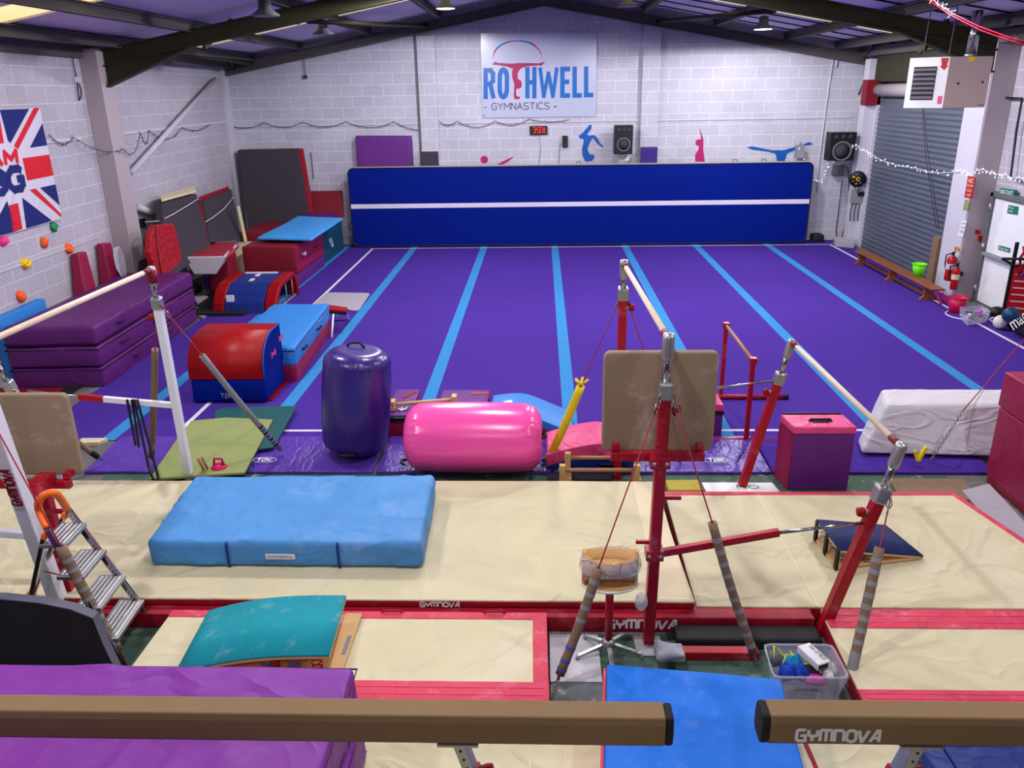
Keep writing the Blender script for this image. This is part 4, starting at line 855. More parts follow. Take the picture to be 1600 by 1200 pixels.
# blue / magenta foam box
t = thing('foam_box', 'light blue and magenta foam box with handles, right of the red and blue rounded block', 'foam box', (-3.8, 11.4, 0))
c = [Vc((-4.4, 10.33, 0)), Vc((-3.37, 10.33, 0)), Vc((-3.5, 12.75, 0)), Vc((-4.42, 12.75, 0))]
def lay(z0, z1, gr=0): return [p+Vc((0, 0, z0)) for p in c]+[p+Vc((0, 0, z1)) for p in c]
part('magenta_base', soft(B(), lay(.0, .25), r=.015, amp=.004, step=.2), 'magenta', t)
part('blue_body', soft(B(), lay(.25, .43), r=.015, amp=.006, step=.15, seed=3), 'blue_box', t)
part('blue_lid', soft(B(), [p+Vc((0, 0, .435)) for p in c]+[p+Vc((0, 0, .5)) for p in c], r=.03, amp=.012, fr=1.6, step=.1, seed=5, cre=.01), 'blue_box', t)
bm = B(); tube(bm, [p+Vc((.006 if p.x > -4 else -.006, -.006 if p.y < 11 else .006, .433)) for p in c], .006, 6, True); part('seam_piping', bm, 'grey', t)
for y_ in (10.8, 11.8):
    x = -3.37-.13*(y_-10.3)/2.45+.02; bm = B(); tube(bm, [(x, y_-.1, .36), (x+.03, y_-.06, .37), (x+.03, y_+.06, .37), (x, y_+.1, .36)], .016, 6); part('carry_handle', bm, 'black', t)
# rounded mailbox block
t = thing('rounded_foam_block', 'large red and blue foam block with rounded front, bow marks on its blue side', 'foam block', (-4.0, 10.0, 0))
X0, X1, Y0, Y1, H0, H1 = -4.5, -3.53, 9.5, 10.3, .34, .86
bm = sbox(X0, X1, Y0, Y1, .03, H0, r=.04, amp=.006, step=.15); part('blue_base', bm, 'royal', t)
bm = B(); box(bm, X0-.02, X1+.03, Y0+.1, Y1-.02, .0, .03); part('red_underside', bm, 'red_bright', t)
prof = [(Y0, H0+.005)]+[(Y0+.48-.48*math.cos(a), H0+.1+(H1-H0-.1)*math.sin(a)) for a in [k*math.pi/2/10 for k in range(11)]]+[(Y1, H1), (Y1, H0+.005)]
bm = B(); n = len(prof); a_ = [bm.verts.new((X0, y_, z)) for y_, z in prof]; b_ = [bm.verts.new((X1-.01, y_, z)) for y_, z in prof]
for i in range(n): face(bm, [a_[i], b_[i], b_[(i+1) % n], a_[(i+1) % n]], 0, 0 < i < 11)
face(bm, a_[::-1]); face(bm, b_); bmesh.ops.recalc_face_normals(bm, faces=bm.faces); part('red_cover', bm, 'red_bright', t)
bm = B(); slab(bm, [(X1-.01, y_, z) for y_, z in prof], (1, 0, 0), .015); bmesh.ops.recalc_face_normals(bm, faces=bm.faces); part('blue_side', bm, 'royal', t, bev=.004)
bm = B(); tube(bm, [(X1+.004, y_, z) for y_, z in prof[:-1]], .008, 5); part('edge_piping', bm, 'sign_blue', t)
for y_, z in ((9.93, .55), (10.3, .66)):
    for s in (-1, 1):
        bm = B(); slab(bm, [(X1+.006, y_, z-.01), (X1+.006, y_+s*.09, z-.045), (X1+.006, y_+s*.09, z+.045), (X1+.006, y_, z+.01)], (1, 0, 0), .004); bmesh.ops.recalc_face_normals(bm, faces=bm.faces); part('bow_mark', bm, 'pink_vinyl', t)
bm = B(); word(bm, 'T2K', Vc((-4.12, Y0-.004, .1)), Vc((.16, 0, 0)), Vc((0, 0, .055)), .012, lift=.004); part('lettering', bm, 'grey', t)
# big purple folded stack on the left
P = [Vc((-7.24, 10.1, 0)), Vc((-6.0, 10.16, 0)), Vc((-6.1, 13.6, 0)), Vc((-7.28, 13.6, 0))]
t = None
for k, (z0, z1, lab) in enumerate(((.0, .285, 'lowest of the three purple crash mats stacked by the left wall'), (.3, .575, 'middle of the three purple crash mats stacked by the left wall'), (.59, .86, 'topmost, creased purple crash mat of the stack by the left wall'))):
    t = thing('crash_mat', lab, 'crash mat', (-6.6, 11.9, z0), group='purple crash mats stacked by the left wall')
    part('cover', soft(B(), [p+Vc((0, 0, z0)) for p in P]+[p+Vc((0, 0, z1)) for p in P], r=.03 if k < 2 else .05, amp=.02, fr=1.3, seed=k+2, step=.1, cre=.012), 'purple_vinyl', t)
    bm = B(); tube(bm, [p+Vc((0, 0, z1-.03 if k < 2 else z0+.04))+(p-Vc((-6.6, 11.9, 0))).normalized()*.012 for p in P], .008, 5, True); part('zip_line', bm, 'black', t)
    for y_ in ((10.9, 12.0) if k else (11.2, 12.3)):
        x = -6.0-.1*(y_-10.16)/3.44+.015; bm = B(); tube(bm, [(x, y_-.12, z0+.15), (x+.03, y_-.06, z0+.16), (x+.03, y_+.06, z0+.16), (x, y_+.12, z0+.15)], .012, 6); part('carry_handle', bm, 'black', t)
bm = B(); box(bm, -7.4, -6.5, 9.45, 10.02, .0, .05); solo('flat_mat', bm, 'dark_red', 'dark red mat corner on the floor in front of the purple mat stack', 'mat', bev=.01)
bm = B(); hexa(bm, [G(60, 628), G(100, 625), G(128, 605), G(100, 605)]+[p+Vc((0, 0, .03)) for p in (G(60, 628), G(100, 625), G(128, 605), G(100, 605))]); bmesh.ops.recalc_face_normals(bm, faces=bm.faces); solo('rubber_strip', bm, 'rubber_black', 'black rubber strip on the floor in front of the purple mat stack', 'mat')
A4 = [G(112, 628, 0), G(145, 606, 0), G(166, 606, 0), G(128, 628, 0)]
# blue block at far left
bm = soft(B(), [Vc((-7.41, 10.2, 0)), Vc((-7.29, 10.2, 0)), Vc((-7.31, 11.3, 0)), Vc((-7.43, 11.3, 0)), Vc((-7.41, 10.2, .98)), Vc((-7.29, 10.2, .98)), Vc((-7.31, 11.3, .98)), Vc((-7.43, 11.3, .98))], r=.02, amp=.006); solo('foam_block', bm, 'blue_box', 'tall blue foam slab at the left edge, between the wall and the purple mat stack', 'foam block')
# floor-standing books / boards beside the purple stack
A4 = [G(303, 492), G(318, 500), G(345, 476), G(330, 468)]
bm = B(); hexa(bm, A4+[p+Vc((0, 0, .03)) for p in A4]); bmesh.ops.recalc_face_normals(bm, faces=bm.faces); solo('folded_board', bm, 'grey', 'grey board lying on the floor between the purple mats and the trainer', 'board')
A4 = [G(304, 478), G(314, 486), G(338, 466), G(328, 460)]; A4 = [p+Vc((0, .1, 0)) for p in A4]
bm = B(); hexa(bm, A4+[p+Vc((0, 0, .04)) for p in A4]); bmesh.ops.recalc_face_normals(bm, faces=bm.faces); solo('poster_board', bm, 'black', 'black board lying on the floor beside the purple mat stack', 'board')
A4 = [G(300, 462, .06), G(309, 474, .06), G(325, 463, .06), G(318, 462, .06)]
bm = B(); slab(bm, A4, (0, 0, -1), .05); bmesh.ops.recalc_face_normals(bm, faces=bm.faces); solo('grey_board', bm, 'grey_mat', 'pale grey board corner sticking out behind the purple mat stack', 'board')
# floor mats front-left: olive and green
def flatpoly(name, pts, z0, z1, m, label, cat='mat', bev=.006):
    P = [G(x, y, z1) for x, y in pts]; bm = B(); slab(bm, [(p.x, p.y, z1) for p in P], (0, 0, -1), z1-z0); bmesh.ops.recalc_face_normals(bm, faces=bm.faces); return solo(name, bm, m, label, cat, bev=bev)
flatpoly('folding_mat', ((335, 642), (350, 636), (463, 634), (428, 698), (340, 712)), .072, .10, 'dark_green', 'dark green mat partly under the olive mat, at the carpet corner')
flatpoly('floor_mat', ((299, 657), (352, 652), (426, 655), (382, 738), (233, 748), (276, 686)), .102, .13, 'olive_mat', 'olive green mat lying under the white upright of the left bars')
flatpoly('cream_mat', ((118, 692), (128, 684), (168, 684), (152, 691)), .0, .05, 'cream', 'small cream mat corner lying behind the tan padded board on the left')
# ================================================================== LANDING MATS
def mat_slab(name, label, P, z0, z1, cover='cream', edge='red_vinyl', border=None, borders=(), r=.02, amp=.006, step=.12, seed=0, group=None, cre=.002):
    """P = 4 floor corners (front-left, front-right, back-right, back-left)"""
    P = [Vc((p[0], p[1], 0)) for p in P]; c = sum(P, Vc())/4; t = thing(name, label, 'mat', (c.x, c.y, z0), group=group)
    part('side_band', soft(B(), [p+Vc((0, 0, z0)) for p in P]+[p+Vc((0, 0, z1-.012)) for p in P], r=.012, amp=.001, step=.4), edge, t)
    i_ = [c+(p-c)*1.0 for p in P]
    part('top_cover', soft(B(), [p+Vc((0, 0, z1-.02)) for p in i_]+[p+Vc((0, 0, z1)) for p in i_], r=.01, amp=amp*.5, fr=1.8, seed=seed, step=step, cre=cre), cover, t)
    for a, b, wd in borders:
        A_, B_ = P[a], P[b]; inn = (c-(A_+B_)/2); d = (B_-A_).normalized(); inn = (inn-d*inn.dot(d)).normalized(); bm = B()
        soft(bm, [A_+Vc((0, 0, z1-.005)), B_+Vc((0, 0, z1-.005)), B_+inn*wd+Vc((0, 0, z1-.005)), A_+inn*wd+Vc((0, 0, z1-.005)), A_+Vc((0, 0, z1+.006)), B_+Vc((0, 0, z1+.006)), B_+inn*wd+Vc((0, 0, z1+.006)), A_+inn*wd+Vc((0, 0, z1+.006))], r=.004, amp=.002, fr=5, step=.15)
        bmesh.ops.recalc_face_normals(bm, faces=bm.faces); part('border_strip', bm, 'red_border', t)
        for f in ((.36, .7) if wd > .1 else ()):
            a2, b2 = A_+inn*wd*f+d*.03+Vc((0, 0, z1+.0075)), B_+inn*wd*f-d*.03+Vc((0, 0, z1+.0075)); bm = B(); bar(bm, a2, b2, .005, .003, upv=(0, 0, 1)); part('stitched_line', bm, 'pink_vinyl', t)
    return t
t = mat_slab('landing_mat', 'red base mat reaching under the long cream mat, logo word on its front', [(-6.6, 4.93), (1.97, 4.93), (1.97, 5.2), (-6.6, 5.2)], 0, .13, cover='red_vinyl', cre=0)
bm = B(); gymnova(bm, (.47, 4.927, .04), (.5, 0, 0), (0, 0, .07)); part('lettering', bm, 'white', t)
bm = B(); gymnova(bm, (-4.05, 4.927, .045), (.5, 0, 0), (0, 0, .06)); part('lettering', bm, 'white', t)
t = mat_slab('landing_mat', 'very long cream landing mat with red front edge, blue crash mat on top', [(-6.6, 5.03), (1.12, 5.03), (1.07, 6.97), (-6.6, 6.97)], .133, .2)
bm = B(); gymnova(bm, (-.91, 5.024, .145), (.29, 0, 0), (0, 0, .038)); part('lettering', bm, 'white', t)
bm = B(); box(bm, .86, 1.09, 5.05, 6.95, .199, .2035); part('seam_flap', bm, 'cream_vinyl', t)
t = mat_slab('landing_mat', 'wide cream landing mat on the right with red back edge, navy springboard on it', [(1.14, 5.06), (4.25, 5.06), (3.86, 6.86), (1.16, 6.86)], 0, .14, borders=((2, 3, .06), (1, 2, .05)))
bm = B(); box(bm, 2.02, 2.035, 5.06, 6.85, .14, .143); box(bm, 2.2, 2.21, 5.06, 6.85, .14, .1435); part('seam_flap', bm, 'cream_vinyl', t)
t = mat_slab('landing_mat', 'cream landing mat with red border lying under the turquoise springboard', [(-2.76, 4.0), (.04, 4.0), (.03, 4.92), (-2.74, 4.92)], 0, .17, borders=((0, 1, .19), (1, 2, .1), (2, 3, .08)), seed=2)
for cx in (-1.1, -.35):
    bm = B(); tube(bm, [(cx-.09, 4.925, .16), (cx-.06, 4.9, .195), (cx+.06, 4.9, .195), (cx+.09, 4.925, .16)], .008, 6); part('carry_handle', bm, 'red_vinyl', t)
t = mat_slab('landing_mat', 'cream landing mat with red borders in front of the right-hand uprights', [(1.99, 4.05), (5.3, 4.05), (5.3, 5.02), (2.03, 5.02)], 0, .15, borders=((0, 1, .13), (2, 3, .22)), seed=4)
t = mat_slab('landing_mat', 'cream landing mat under the left balance beam, partly covered by the blue pad', [(-4.5, .6), (1.0, .6), (1.0, 3.96), (-4.5, 3.96)], 0, .13, seed=6)
bm = B(); box(bm, -.08, -.07, .65, 3.94, .13, .1335); box(bm, .1, .108, .65, 3.94, .13, .134); part('seam_line', bm, 'cream_vinyl', t)
t = mat_slab('landing_mat', 'cream landing mat with a red line under the right balance beam', [(1.02, .6), (5.3, .6), (5.3, 4.02), (1.02, 4.02)], 0, .13, seed=8)
bm = B(); hexa(bm, [(1.52, 3.98, .128), (1.545, 3.98, .128), (1.6, .8, .128), (1.575, .8, .128), (1.52, 3.98, .135), (1.545, 3.98, .135), (1.6, .8, .135), (1.575, .8, .135)]); bmesh.ops.recalc_face_normals(bm, faces=bm.faces); part('red_line', bm, 'red_vinyl', t)
# red bars floor frame strip + dark mats in gap
bm = B(); box(bm, .86, 1.5, 4.62, 4.7, .004, .07); solo('floor_rail', bm, 'red_steel', 'low red steel rail on the floor beside the near red upright', 'rail', bev=.006)
bm = B(); box(bm, .95, 1.97, 4.74, 4.915, .004, .09); solo('folded_mat', bm, 'rubber_black', 'thin dark grey mat folded behind the red floor rail', 'mat', bev=.02)
bm = B(); box(bm, .05, .4, 4.38, 4.88, .005, .018); solo('floor_tile', bm, 'chalk_board', 'white chalk-covered board on the floor under the chalk stand', 'floor board', bev=.003)
bm = B(); box(bm, .07, .4, 4.08, 4.37, .005, .017); solo('floor_tile', bm, 'grey_tile', 'dark speckled rubber tile in front of the white chalky board', 'floor board', bev=.003)
bm = B(); box(bm, .66, .85, 4.66, 4.88, .005, .012); solo('floor_tile', bm, 'chalk_board', 'small chalky tile at the foot of the near red upright', 'floor board', bev=.002)
bm = soft(B(), c8(.78, .98, 4.5, 4.66, .075, .15), r=.03, amp=.03, fr=9, step=.02); solo('crumpled_cloth', bm, 'cloth_grey', 'crumpled grey striped cloth hanging over the red floor rail', 'cloth')
# ================================================================== BLUE CRASH MAT
z = .43
P = [G(228, 846, z), G(657, 849, z), G(679, 741, z), G(304, 743, z)]
Pb = [Vc((p.x, p.y, .202)) for p in P]
t = thing('crash_mat', 'big light blue crash mat lying on the long cream landing mat', 'crash mat', (-2.1, 5.9, .2))
part('cover', soft(B(), Pb+P, r=.04, amp=.014, fr=2.3, seed=9, step=.025, cre=.011), 'blue_crash', t)
f0, f1 = Pb[0], Pb[1]
for u in (.295, .70):
    p = f0.lerp(f1, u); q = P[0].lerp(P[1], u); bm = B(); tube(bm, [p+Vc((0, .0, .0)), p+Vc((0, -.012, .03)), q+Vc((0, -.014, -.04)), q+Vc((0, .0, -.0))], .011, 6); part('strap', bm, 'blue_deep', t)
ux = (f1-f0).normalized(); o = f0.lerp(f1, .435)+Vc((0, -.012, .085)); bm = B(); slab(bm, [o, o+ux*.235, o+ux*.235+Vc((0, 0, .045)), o+Vc((0, 0, .045))], Vc((0, -1, 0)), .006); part('label', bm, 'white', t)
bm = B(); btext(bm, 'CONTINENTAL', o+ux*.012+Vc((0, -.0085, .012)), ux*.21, Vc((0, 0, .022)), .0); part('lettering', bm, 'ink', t)
# ================================================================== BARRELS
def rim(L, R, r=.12, n=6):
    pr = [(0, .015), (R*.5, .0), (R-r, .0)]
    pr += [(R-r+r*math.sin(a), r-r*math.cos(a)) for a in [k*math.pi/2/n for k in range(1, n+1)]]
    pr += [(R+.004, r+.05), (R+.008, r+.12), (R+.012, L*.35), (R+.014, L*.5), (R+.012, L*.65), (R+.008, L-r-.12), (R+.004, L-r-.05)]
    pr += [(R-r+r*math.cos(a), L-r+r*math.sin(a)) for a in [k*math.pi/2/n for k in range(0, n+1)]]
    return pr+[(R*.5, L), (0, L-.015)]
def pucker(bm, o, ax, L, R):
    o = Vc(o); ax = Vc(ax).normalized(); s, t = frame(ax)
    for v in bm.verts:
        d = v.co-o; h = d.dot(ax); q = d-ax*h; a = math.atan2(q.dot(t), q.dot(s)); e = min(abs(h), abs(L-h))
        if e < .2: v.co += q*(.012*math.sin(a*38+3*math.sin(a*5))*math.sin(math.pi*min(1, e/.2)))
ax = Vc((.10, .03, 1)); base = Vc((-2.05, 7.97, .085))
t = thing('air_barrel', 'dark purple inflatable barrel standing upright beside the pink one', 'inflatable barrel', tuple(base), group=None)
bm = lathe(B(), rim(1.13, .355, .15, 8), base, ax, 120); pucker(bm, base, ax, 1.13, .355); part('body', bm, 'barrel_purple', t)
e = base+ax.normalized()*1.13
bm = B(); tube(bm, [e+Vc((-.16, .1, -.01)), e+Vc((-.1, .12, .04)), e+Vc((.0, .12, .04)), e+Vc((.05, .1, -.01))], .012, 6); part('carry_handle', bm, 'black', t)
bm = B(); tube(bm, [base+Vc((-.1, -.33, .07)), base+Vc((-.05, -.37, .08)), base+Vc((.05, -.37, .08)), base+Vc((.1, -.33, .08))], .018, 6); part('carry_handle', bm, 'black', t)
ax = Vc((1, -.02, .0)); base = Vc((-1.4, 7.55, .41))
t = thing('air_barrel', 'bright pink inflatable barrel lying on its side behind the cream mat', 'inflatable barrel', (-.7, 7.55, .05))
bm = lathe(B(), rim(1.4, .35, .19, 9), base, ax, 120); pucker(bm, base, ax, 1.4, .34); part('body', bm, 'barrel_pink', t)
for p, s in ((base+Vc((0, -.15, -.22)), -1), (base+Vc((1.4, -.1, .05)), 1), (base+Vc((1.4, -.1, -.25)), 1)):
    bm = B(); tube(bm, [p+Vc((0, -.06, 0)), p+Vc((s*.04, -.03, .01)), p+Vc((s*.04, .03, .01)), p+Vc((0, .06, 0))], .013, 6); part('carry_handle', bm, 'black', t)
# ================================================================== SMALL BLOCKS
def block(name, label, x0, x1, y0, y1, z0, z1, top, side, zt=.04, cat='foam block'):
    t = thing(name, label, cat, ((x0+x1)/2, (y0+y1)/2, z0))
    part('base', sbox(x0, x1, y0, y1, z0, z1-zt, r=.012, amp=.003, step=.15), side, t)
    part('top', sbox(x0, x1, y0, y1, z1-zt, z1, r=.012, amp=.004, step=.12), top, t, label=top.replace('_', ' ').replace(' vinyl', '')+' top')
    return t
t = block('foam_block', 'magenta foam block with purple top and white arrow, right of the standing barrel', -1.8, -1.5, 8.4, 9.25, .015, .3, 'purple_flat', 'magenta')
bm = B(); stroke(bm, [[(.1, .6), (.5, .1), (1, 1)], [(.5, .1), (.45, .9)], [(.5, .1), (.95, .55)]], Vc((-1.68, 8.52, .303)), Vc((.12, 0, 0)), Vc((0, .12, 0)), .022, .002); part('white_arrow', bm, 'white', t)
bm = B(); hexa(bm, [(-1.68, 8.95, .3), (-1.64, 8.93, .3), (-1.53, 9.15, .3), (-1.57, 9.17, .3), (-1.68, 8.95, .306), (-1.64, 8.93, .306), (-1.53, 9.15, .306), (-1.57, 9.17, .306)]); part('red_tape', bm, 'red_bright', t)
bm = B(); box(bm, -1.79, -1.51, 8.36, 8.41, .24, .28); part('black_strip', bm, 'black', t)
t = block('foam_block', 'purple foam block with red tape strip behind the pink barrel', -1.22, -.64, 8.55, 9.22, .015, .3, 'purple_flat', 'magenta')
bm = B(); box(bm, -.86, -.63, 9.05, 9.12, .3, .306); box(bm, -.64, -.632, 8.9, 9.1, .2, .306); part('red_tape', bm, 'red_bright', t)
t = thing('parallette_bar', 'low wooden hand bar spanning the two purple blocks behind the barrels', 'hand bar', (-1.4, 8.8, .31))
a, b = G(614, 632, .36), G(710, 624, .36)
bm = B(); tube(bm, [a, b], .022, 12); part('rail', bm, 'ply', t)
for p in (a, b):
    bm = B(); box(bm, p.x-.03, p.x+.03, p.y-.08, p.y+.04, .306, .42); part('end_block', bm, 'ply', t, bev=.006)
def wave(name, label, top, n, y0, y1, m_top, m_side, extra=None):
    """curved wedge: profile along x between x[0] and x[-1]"""
    t = thing(name, label, 'foam block', ((top[0][0]+top[-1][0])/2, (y0+y1)/2, 0.02)); z0 = .02
    def lay(f0, f1, ya, yb):
        bm = B(); k = len(top); va = [[bm.verts.new((x, yy, f(z))) for x, z in top] for yy, f in ((ya, f0), (yb, f0), (yb, f1), (ya, f1))]
        for i in range(k-1):
            for q in range(4): face(bm, [va[q][i], va[q][i+1], va[(q+1) % 4][i+1], va[(q+1) % 4][i]], 0, q == 2)
        for i in (0, k-1): face(bm, [va[q][i] for q in range(4)])
        bmesh.ops.recalc_face_normals(bm, faces=bm.faces); return bm
    part('base', lay(lambda z: z0, lambda z: max(z0+.01, z-n), y0, y1), m_side, t, bev=.006)
    part('top', lay(lambda z: max(z0+.012, z-n), lambda z: z, y0, y1), m_top, t, bev=.008); return t
sm = [( -.58+.93*i/14, .33+.03*math.sin(i*.35)-(.17*(max(0, i-5)/9)**1.3)) for i in range(15)]
t = wave('wave_block', 'light blue wave-shaped foam block with magenta sides behind the pink barrel', sm, .1, 8.3, 8.95, 'blue_box', 'magenta')
bm = B(); lathe(bm, [(.1, 0), (.1, .006), (0, .006)], (-.36, 8.62, .352), (0, 0, 1), 20); part('white_spot', bm, 'white', t)
sm = [(.05+.95*i/14, .2+.13*math.sin(math.pi*min(1, i/9)/2)-(.07*(max(0, i-8)/6))) for i in range(15)]
t = wave('wave_block', 'pink wave-shaped foam block with blue base right of the pink barrel', sm, .13, 7.55, 8.15, 'pink_vinyl', 'blue_deep')
bm = B(); lathe(bm, [(.09, 0), (.09, .006), (0, .006)], (.78, 7.72, .3), (.12, 0, 1), 20); part('white_spot', bm, 'white', t)
bm = B(); tube(bm, [(.6, 7.54, .1), (.6, 7.51, .11), (.8, 7.51, .11), (.8, 7.54, .1)], .02, 6); part('carry_handle', bm, 'black', t)
# wooden parallettes behind the long cream mat
for y, z, xa, xb, lab in ((7.38, .25, .22, .98, 'wooden parallel hand bar behind the red upright, the farther of two'), (7.16, .22, .16, .95, 'wooden parallel hand bar just behind the long cream mat, the nearer of two')):
    t = thing('parallette_bar', lab, 'hand bar', ((xa+xb)/2, y, 0))
    bm = B(); tube(bm, [(xa, y, z), (xb, y, z)], .022, 12); part('rail', bm, 'wood', t)
    for x in (xa+.04, xb-.02):
        bm = B(); box(bm, x-.03, x+.03, y-.03, y+.03, .03, z+.06); part('post', bm, 'ply', t, bev=.005)
        bm = B(); box(bm, x-.04, x+.04, y-.09, y+.09, .006, .04); part('foot', bm, 'ply', t, bev=.005)
bm = B(); hexa(bm, [(.0, 7.05, .006), (.6, 7.05, .006), (.75, 7.48, .006), (.08, 7.48, .006), (.0, 7.05, .03), (.6, 7.05, .03), (.75, 7.48, .03), (.08, 7.48, .03)]); solo('rubber_mat', bm, 'rubber_black', 'black rubber mat on the floor under the wooden hand bars', 'mat', bev=.005)
t = block('foam_block', 'pink-topped purple foam block standing right of the tan padded board', 1.62, 2.03, 8.4, 8.95, .015, .42, 'pink_vinyl', 'purple_flat', .08)
bm = B(); box(bm, 1.66, 2.038, 8.39, 8.41, .3, .34); part('black_strip', bm, 'black', t)
# sponge + paper
bm = sbox(1.22, 1.56, 6.98, 7.2, .03, .1, r=.015, amp=.003); solo('sponge_block', bm, 'sponge', 'yellow green sponge block behind the right cream mat', 'sponge')
bm = B(); box(bm, 1.12, 1.6, 6.95, 7.28, .005, .03); solo('floor_tile', bm, 'dark_green', 'dark green tile on the floor under the sponge block', 'floor board', bev=.004)
t = thing('paper_sign', 'handwritten white paper sign starting with NO on the floor behind right mat', 'paper sign', (1.95, 7.1, .006))
A4 = [(1.62, 6.95), (2.35, 6.95), (2.3, 7.3), (1.6, 7.3)]; bm = B(); slab(bm, [(x, y, .012) for x, y in A4], (0, 0, 1), .004); part('sheet', bm, 'white', t)
bm = B(); btext(bm, 'NO', Vc((1.93, 7.17, .0175)), Vc((.22, -.01, 0)), Vc((0, .08, 0)), 0); part('green_lettering', bm, 'hold_green', t)
bm = B(); btext(bm, 'OUTDOOR SHOES', Vc((1.72, 7.04, .0175)), Vc((.5, -.01, 0)), Vc((0, .05, 0)), 0); part('black_lettering', bm, 'ink', t)
# foam box standing right
t = thing('foam_vault_section', 'upright purple and magenta foam box with handle slot on its pink top', 'foam box', (2.7, 7.33, 0))
c = [Vc((2.42, 7.16, 0)), Vc((3.0, 7.16, 0)), Vc((2.98, 7.48, 0)), Vc((2.38, 7.48, 0))]
part('body', soft(B(), [p+Vc((0, 0, .006)) for p in c]+[p+Vc((0, 0, .6)) for p in c], r=.012, amp=.003, step=.15), 'purple_flat', t)
bm = B(); slab(bm, [c[0]+Vc((-.002, 0, .01)), c[3]+Vc((-.002, 0, .01)), c[3]+Vc((-.002, 0, .6)), c[0]+Vc((-.002, 0, .6))], (-1, 0, 0), .008); bmesh.ops.recalc_face_normals(bm, faces=bm.faces); part('side_panel', bm, 'magenta', t)
c2 = [p+(p-Vc((2.7, 7.32, 0))).normalized()*.008 for p in c]
part('top_lid', soft(B(), [p+Vc((0, 0, .605)) for p in c2]+[p+Vc((0, 0, .68)) for p in c2], r=.015, amp=.006, step=.08), 'pink_vinyl', t)
bm = B(); tube(bm, [(2.6, 7.3, .68), (2.61, 7.3, .7), (2.8, 7.3, .7), (2.81, 7.3, .68)], .014, 6); tube(bm, [(2.63, 7.27, .684), (2.63, 7.33, .684), (2.78, 7.33, .684), (2.78, 7.27, .684)], .01, 5, True); part('handle', bm, 'black', t)
bm = B(); box(bm, 2.4, 2.97, 7.485, 7.5, .62, .69); part('back_strip', bm, 'black', t)
# white covered crash mat
A_ = [G(1345, 709, .08), G(1560, 715, .08), Vc((4.95, 8.75, .08)), Vc((3.72, 8.75, .08))]
T_ = [G(1386, 633, .56), G(1580, 631, .56), G(1582, 607, .62), G(1377, 607, .62)]
A_ = [A_[0], A_[1], T_[2]*1+Vc((0, -.05, -.54)), G(1339, 690, .08)]
bm = soft(B(), A_+T_, r=.035, amp=.012, fr=2.0, seed=2, step=.05, cre=.006); solo('crash_mat', bm, 'white_cloth', 'crash mat in a white fabric cover, lying at right beside the magenta boxes', 'crash mat')
# magenta tall boxes right
t = thing('foam_vault_box', 'tall magenta foam box stack cut by the right edge of the photo', 'foam box', (5.0, 6.6, 0))
X0 = 4.42; part('base', sbox(X0+.01, 5.6, 5.6, 7.35, .006, .08, r=.01, amp=.002, step=.3), 'dark_red', t)
part('body', sbox(X0, 5.6, 5.6, 7.38, .08, .8, r=.02, amp=.005, step=.2), 'magenta', t)
part('lid', sbox(X0-.01, 5.6, 5.6, 7.39, .81, 1.16, r=.02, amp=.006, step=.2), 'magenta', t)
bm = B(); hexa(bm, [G(1503, 768, .004), G(1600, 880, .004), G(1640, 860, .004), G(1545, 757, .004)]+[p+Vc((0, 0, .012)) for p in (G(1503, 768, .004), G(1600, 880, .004), G(1640, 860, .004), G(1545, 757, .004))]); bmesh.ops.recalc_face_normals(bm, faces=bm.faces); solo('carpet_tile', bm, 'grey_mat', 'worn grey carpet strip on the floor beside the magenta boxes', 'mat')
bm = B(); hexa(bm, [Vc((3.42, 6.95, .005)), Vc((4.2, 6.95, .005)), Vc((4.2, 7.4, .005)), Vc((3.5, 7.4, .005))]+[p+Vc((0, 0, .01)) for p in (Vc((3.42, 6.95, .005)), Vc((4.2, 6.95, .005)), Vc((4.2, 7.4, .005)), Vc((3.5, 7.4, .005)))]); solo('carpet_tile', bm, 'tape_brown', 'brown rough carpet tile on the green floor in front of white crash mat', 'mat')
# ================================================================== RED CHILD BAR
t = thing('training_bar', 'small red training bar with wooden rail behind the tan padded board', 'training bar', (2.28, 8.95, 0))
zt = .98; n_, f_ = Vc((2.27, 8.27, zt)), Vc((2.28, 9.65, zt))
for p in (n_, f_):
    bm = B(); bar(bm, (p.x, p.y, .03), (p.x, p.y, zt), .05, .05); part('upright', bm, 'red_steel', t, bev=.006)
bm = B(); tube(bm, [n_, f_], .02, 12); part('rail', bm, 'wood', t)
for p in (n_, f_):
    bm = B(); box(bm, p.x-.04, p.x+.04, p.y-.04, p.y+.04, zt-.03, zt+.035); part('rail_clamp', bm, 'red_steel', t, bev=.008)
for y, xa, xb in ((9.62, 1.85, 3.07), (8.27, 1.35, 2.75)):
    bm = B(); tube(bm, [(xa, y, .045), (xb, y, .045)], .03, 12); part('foot_tube', bm, 'red_steel', t)
    bm = B(); tube(bm, [(xb-.01, y, .045), (xb+.05, y, .045)], .036, 12); part('end_cap', bm, 'black', t)
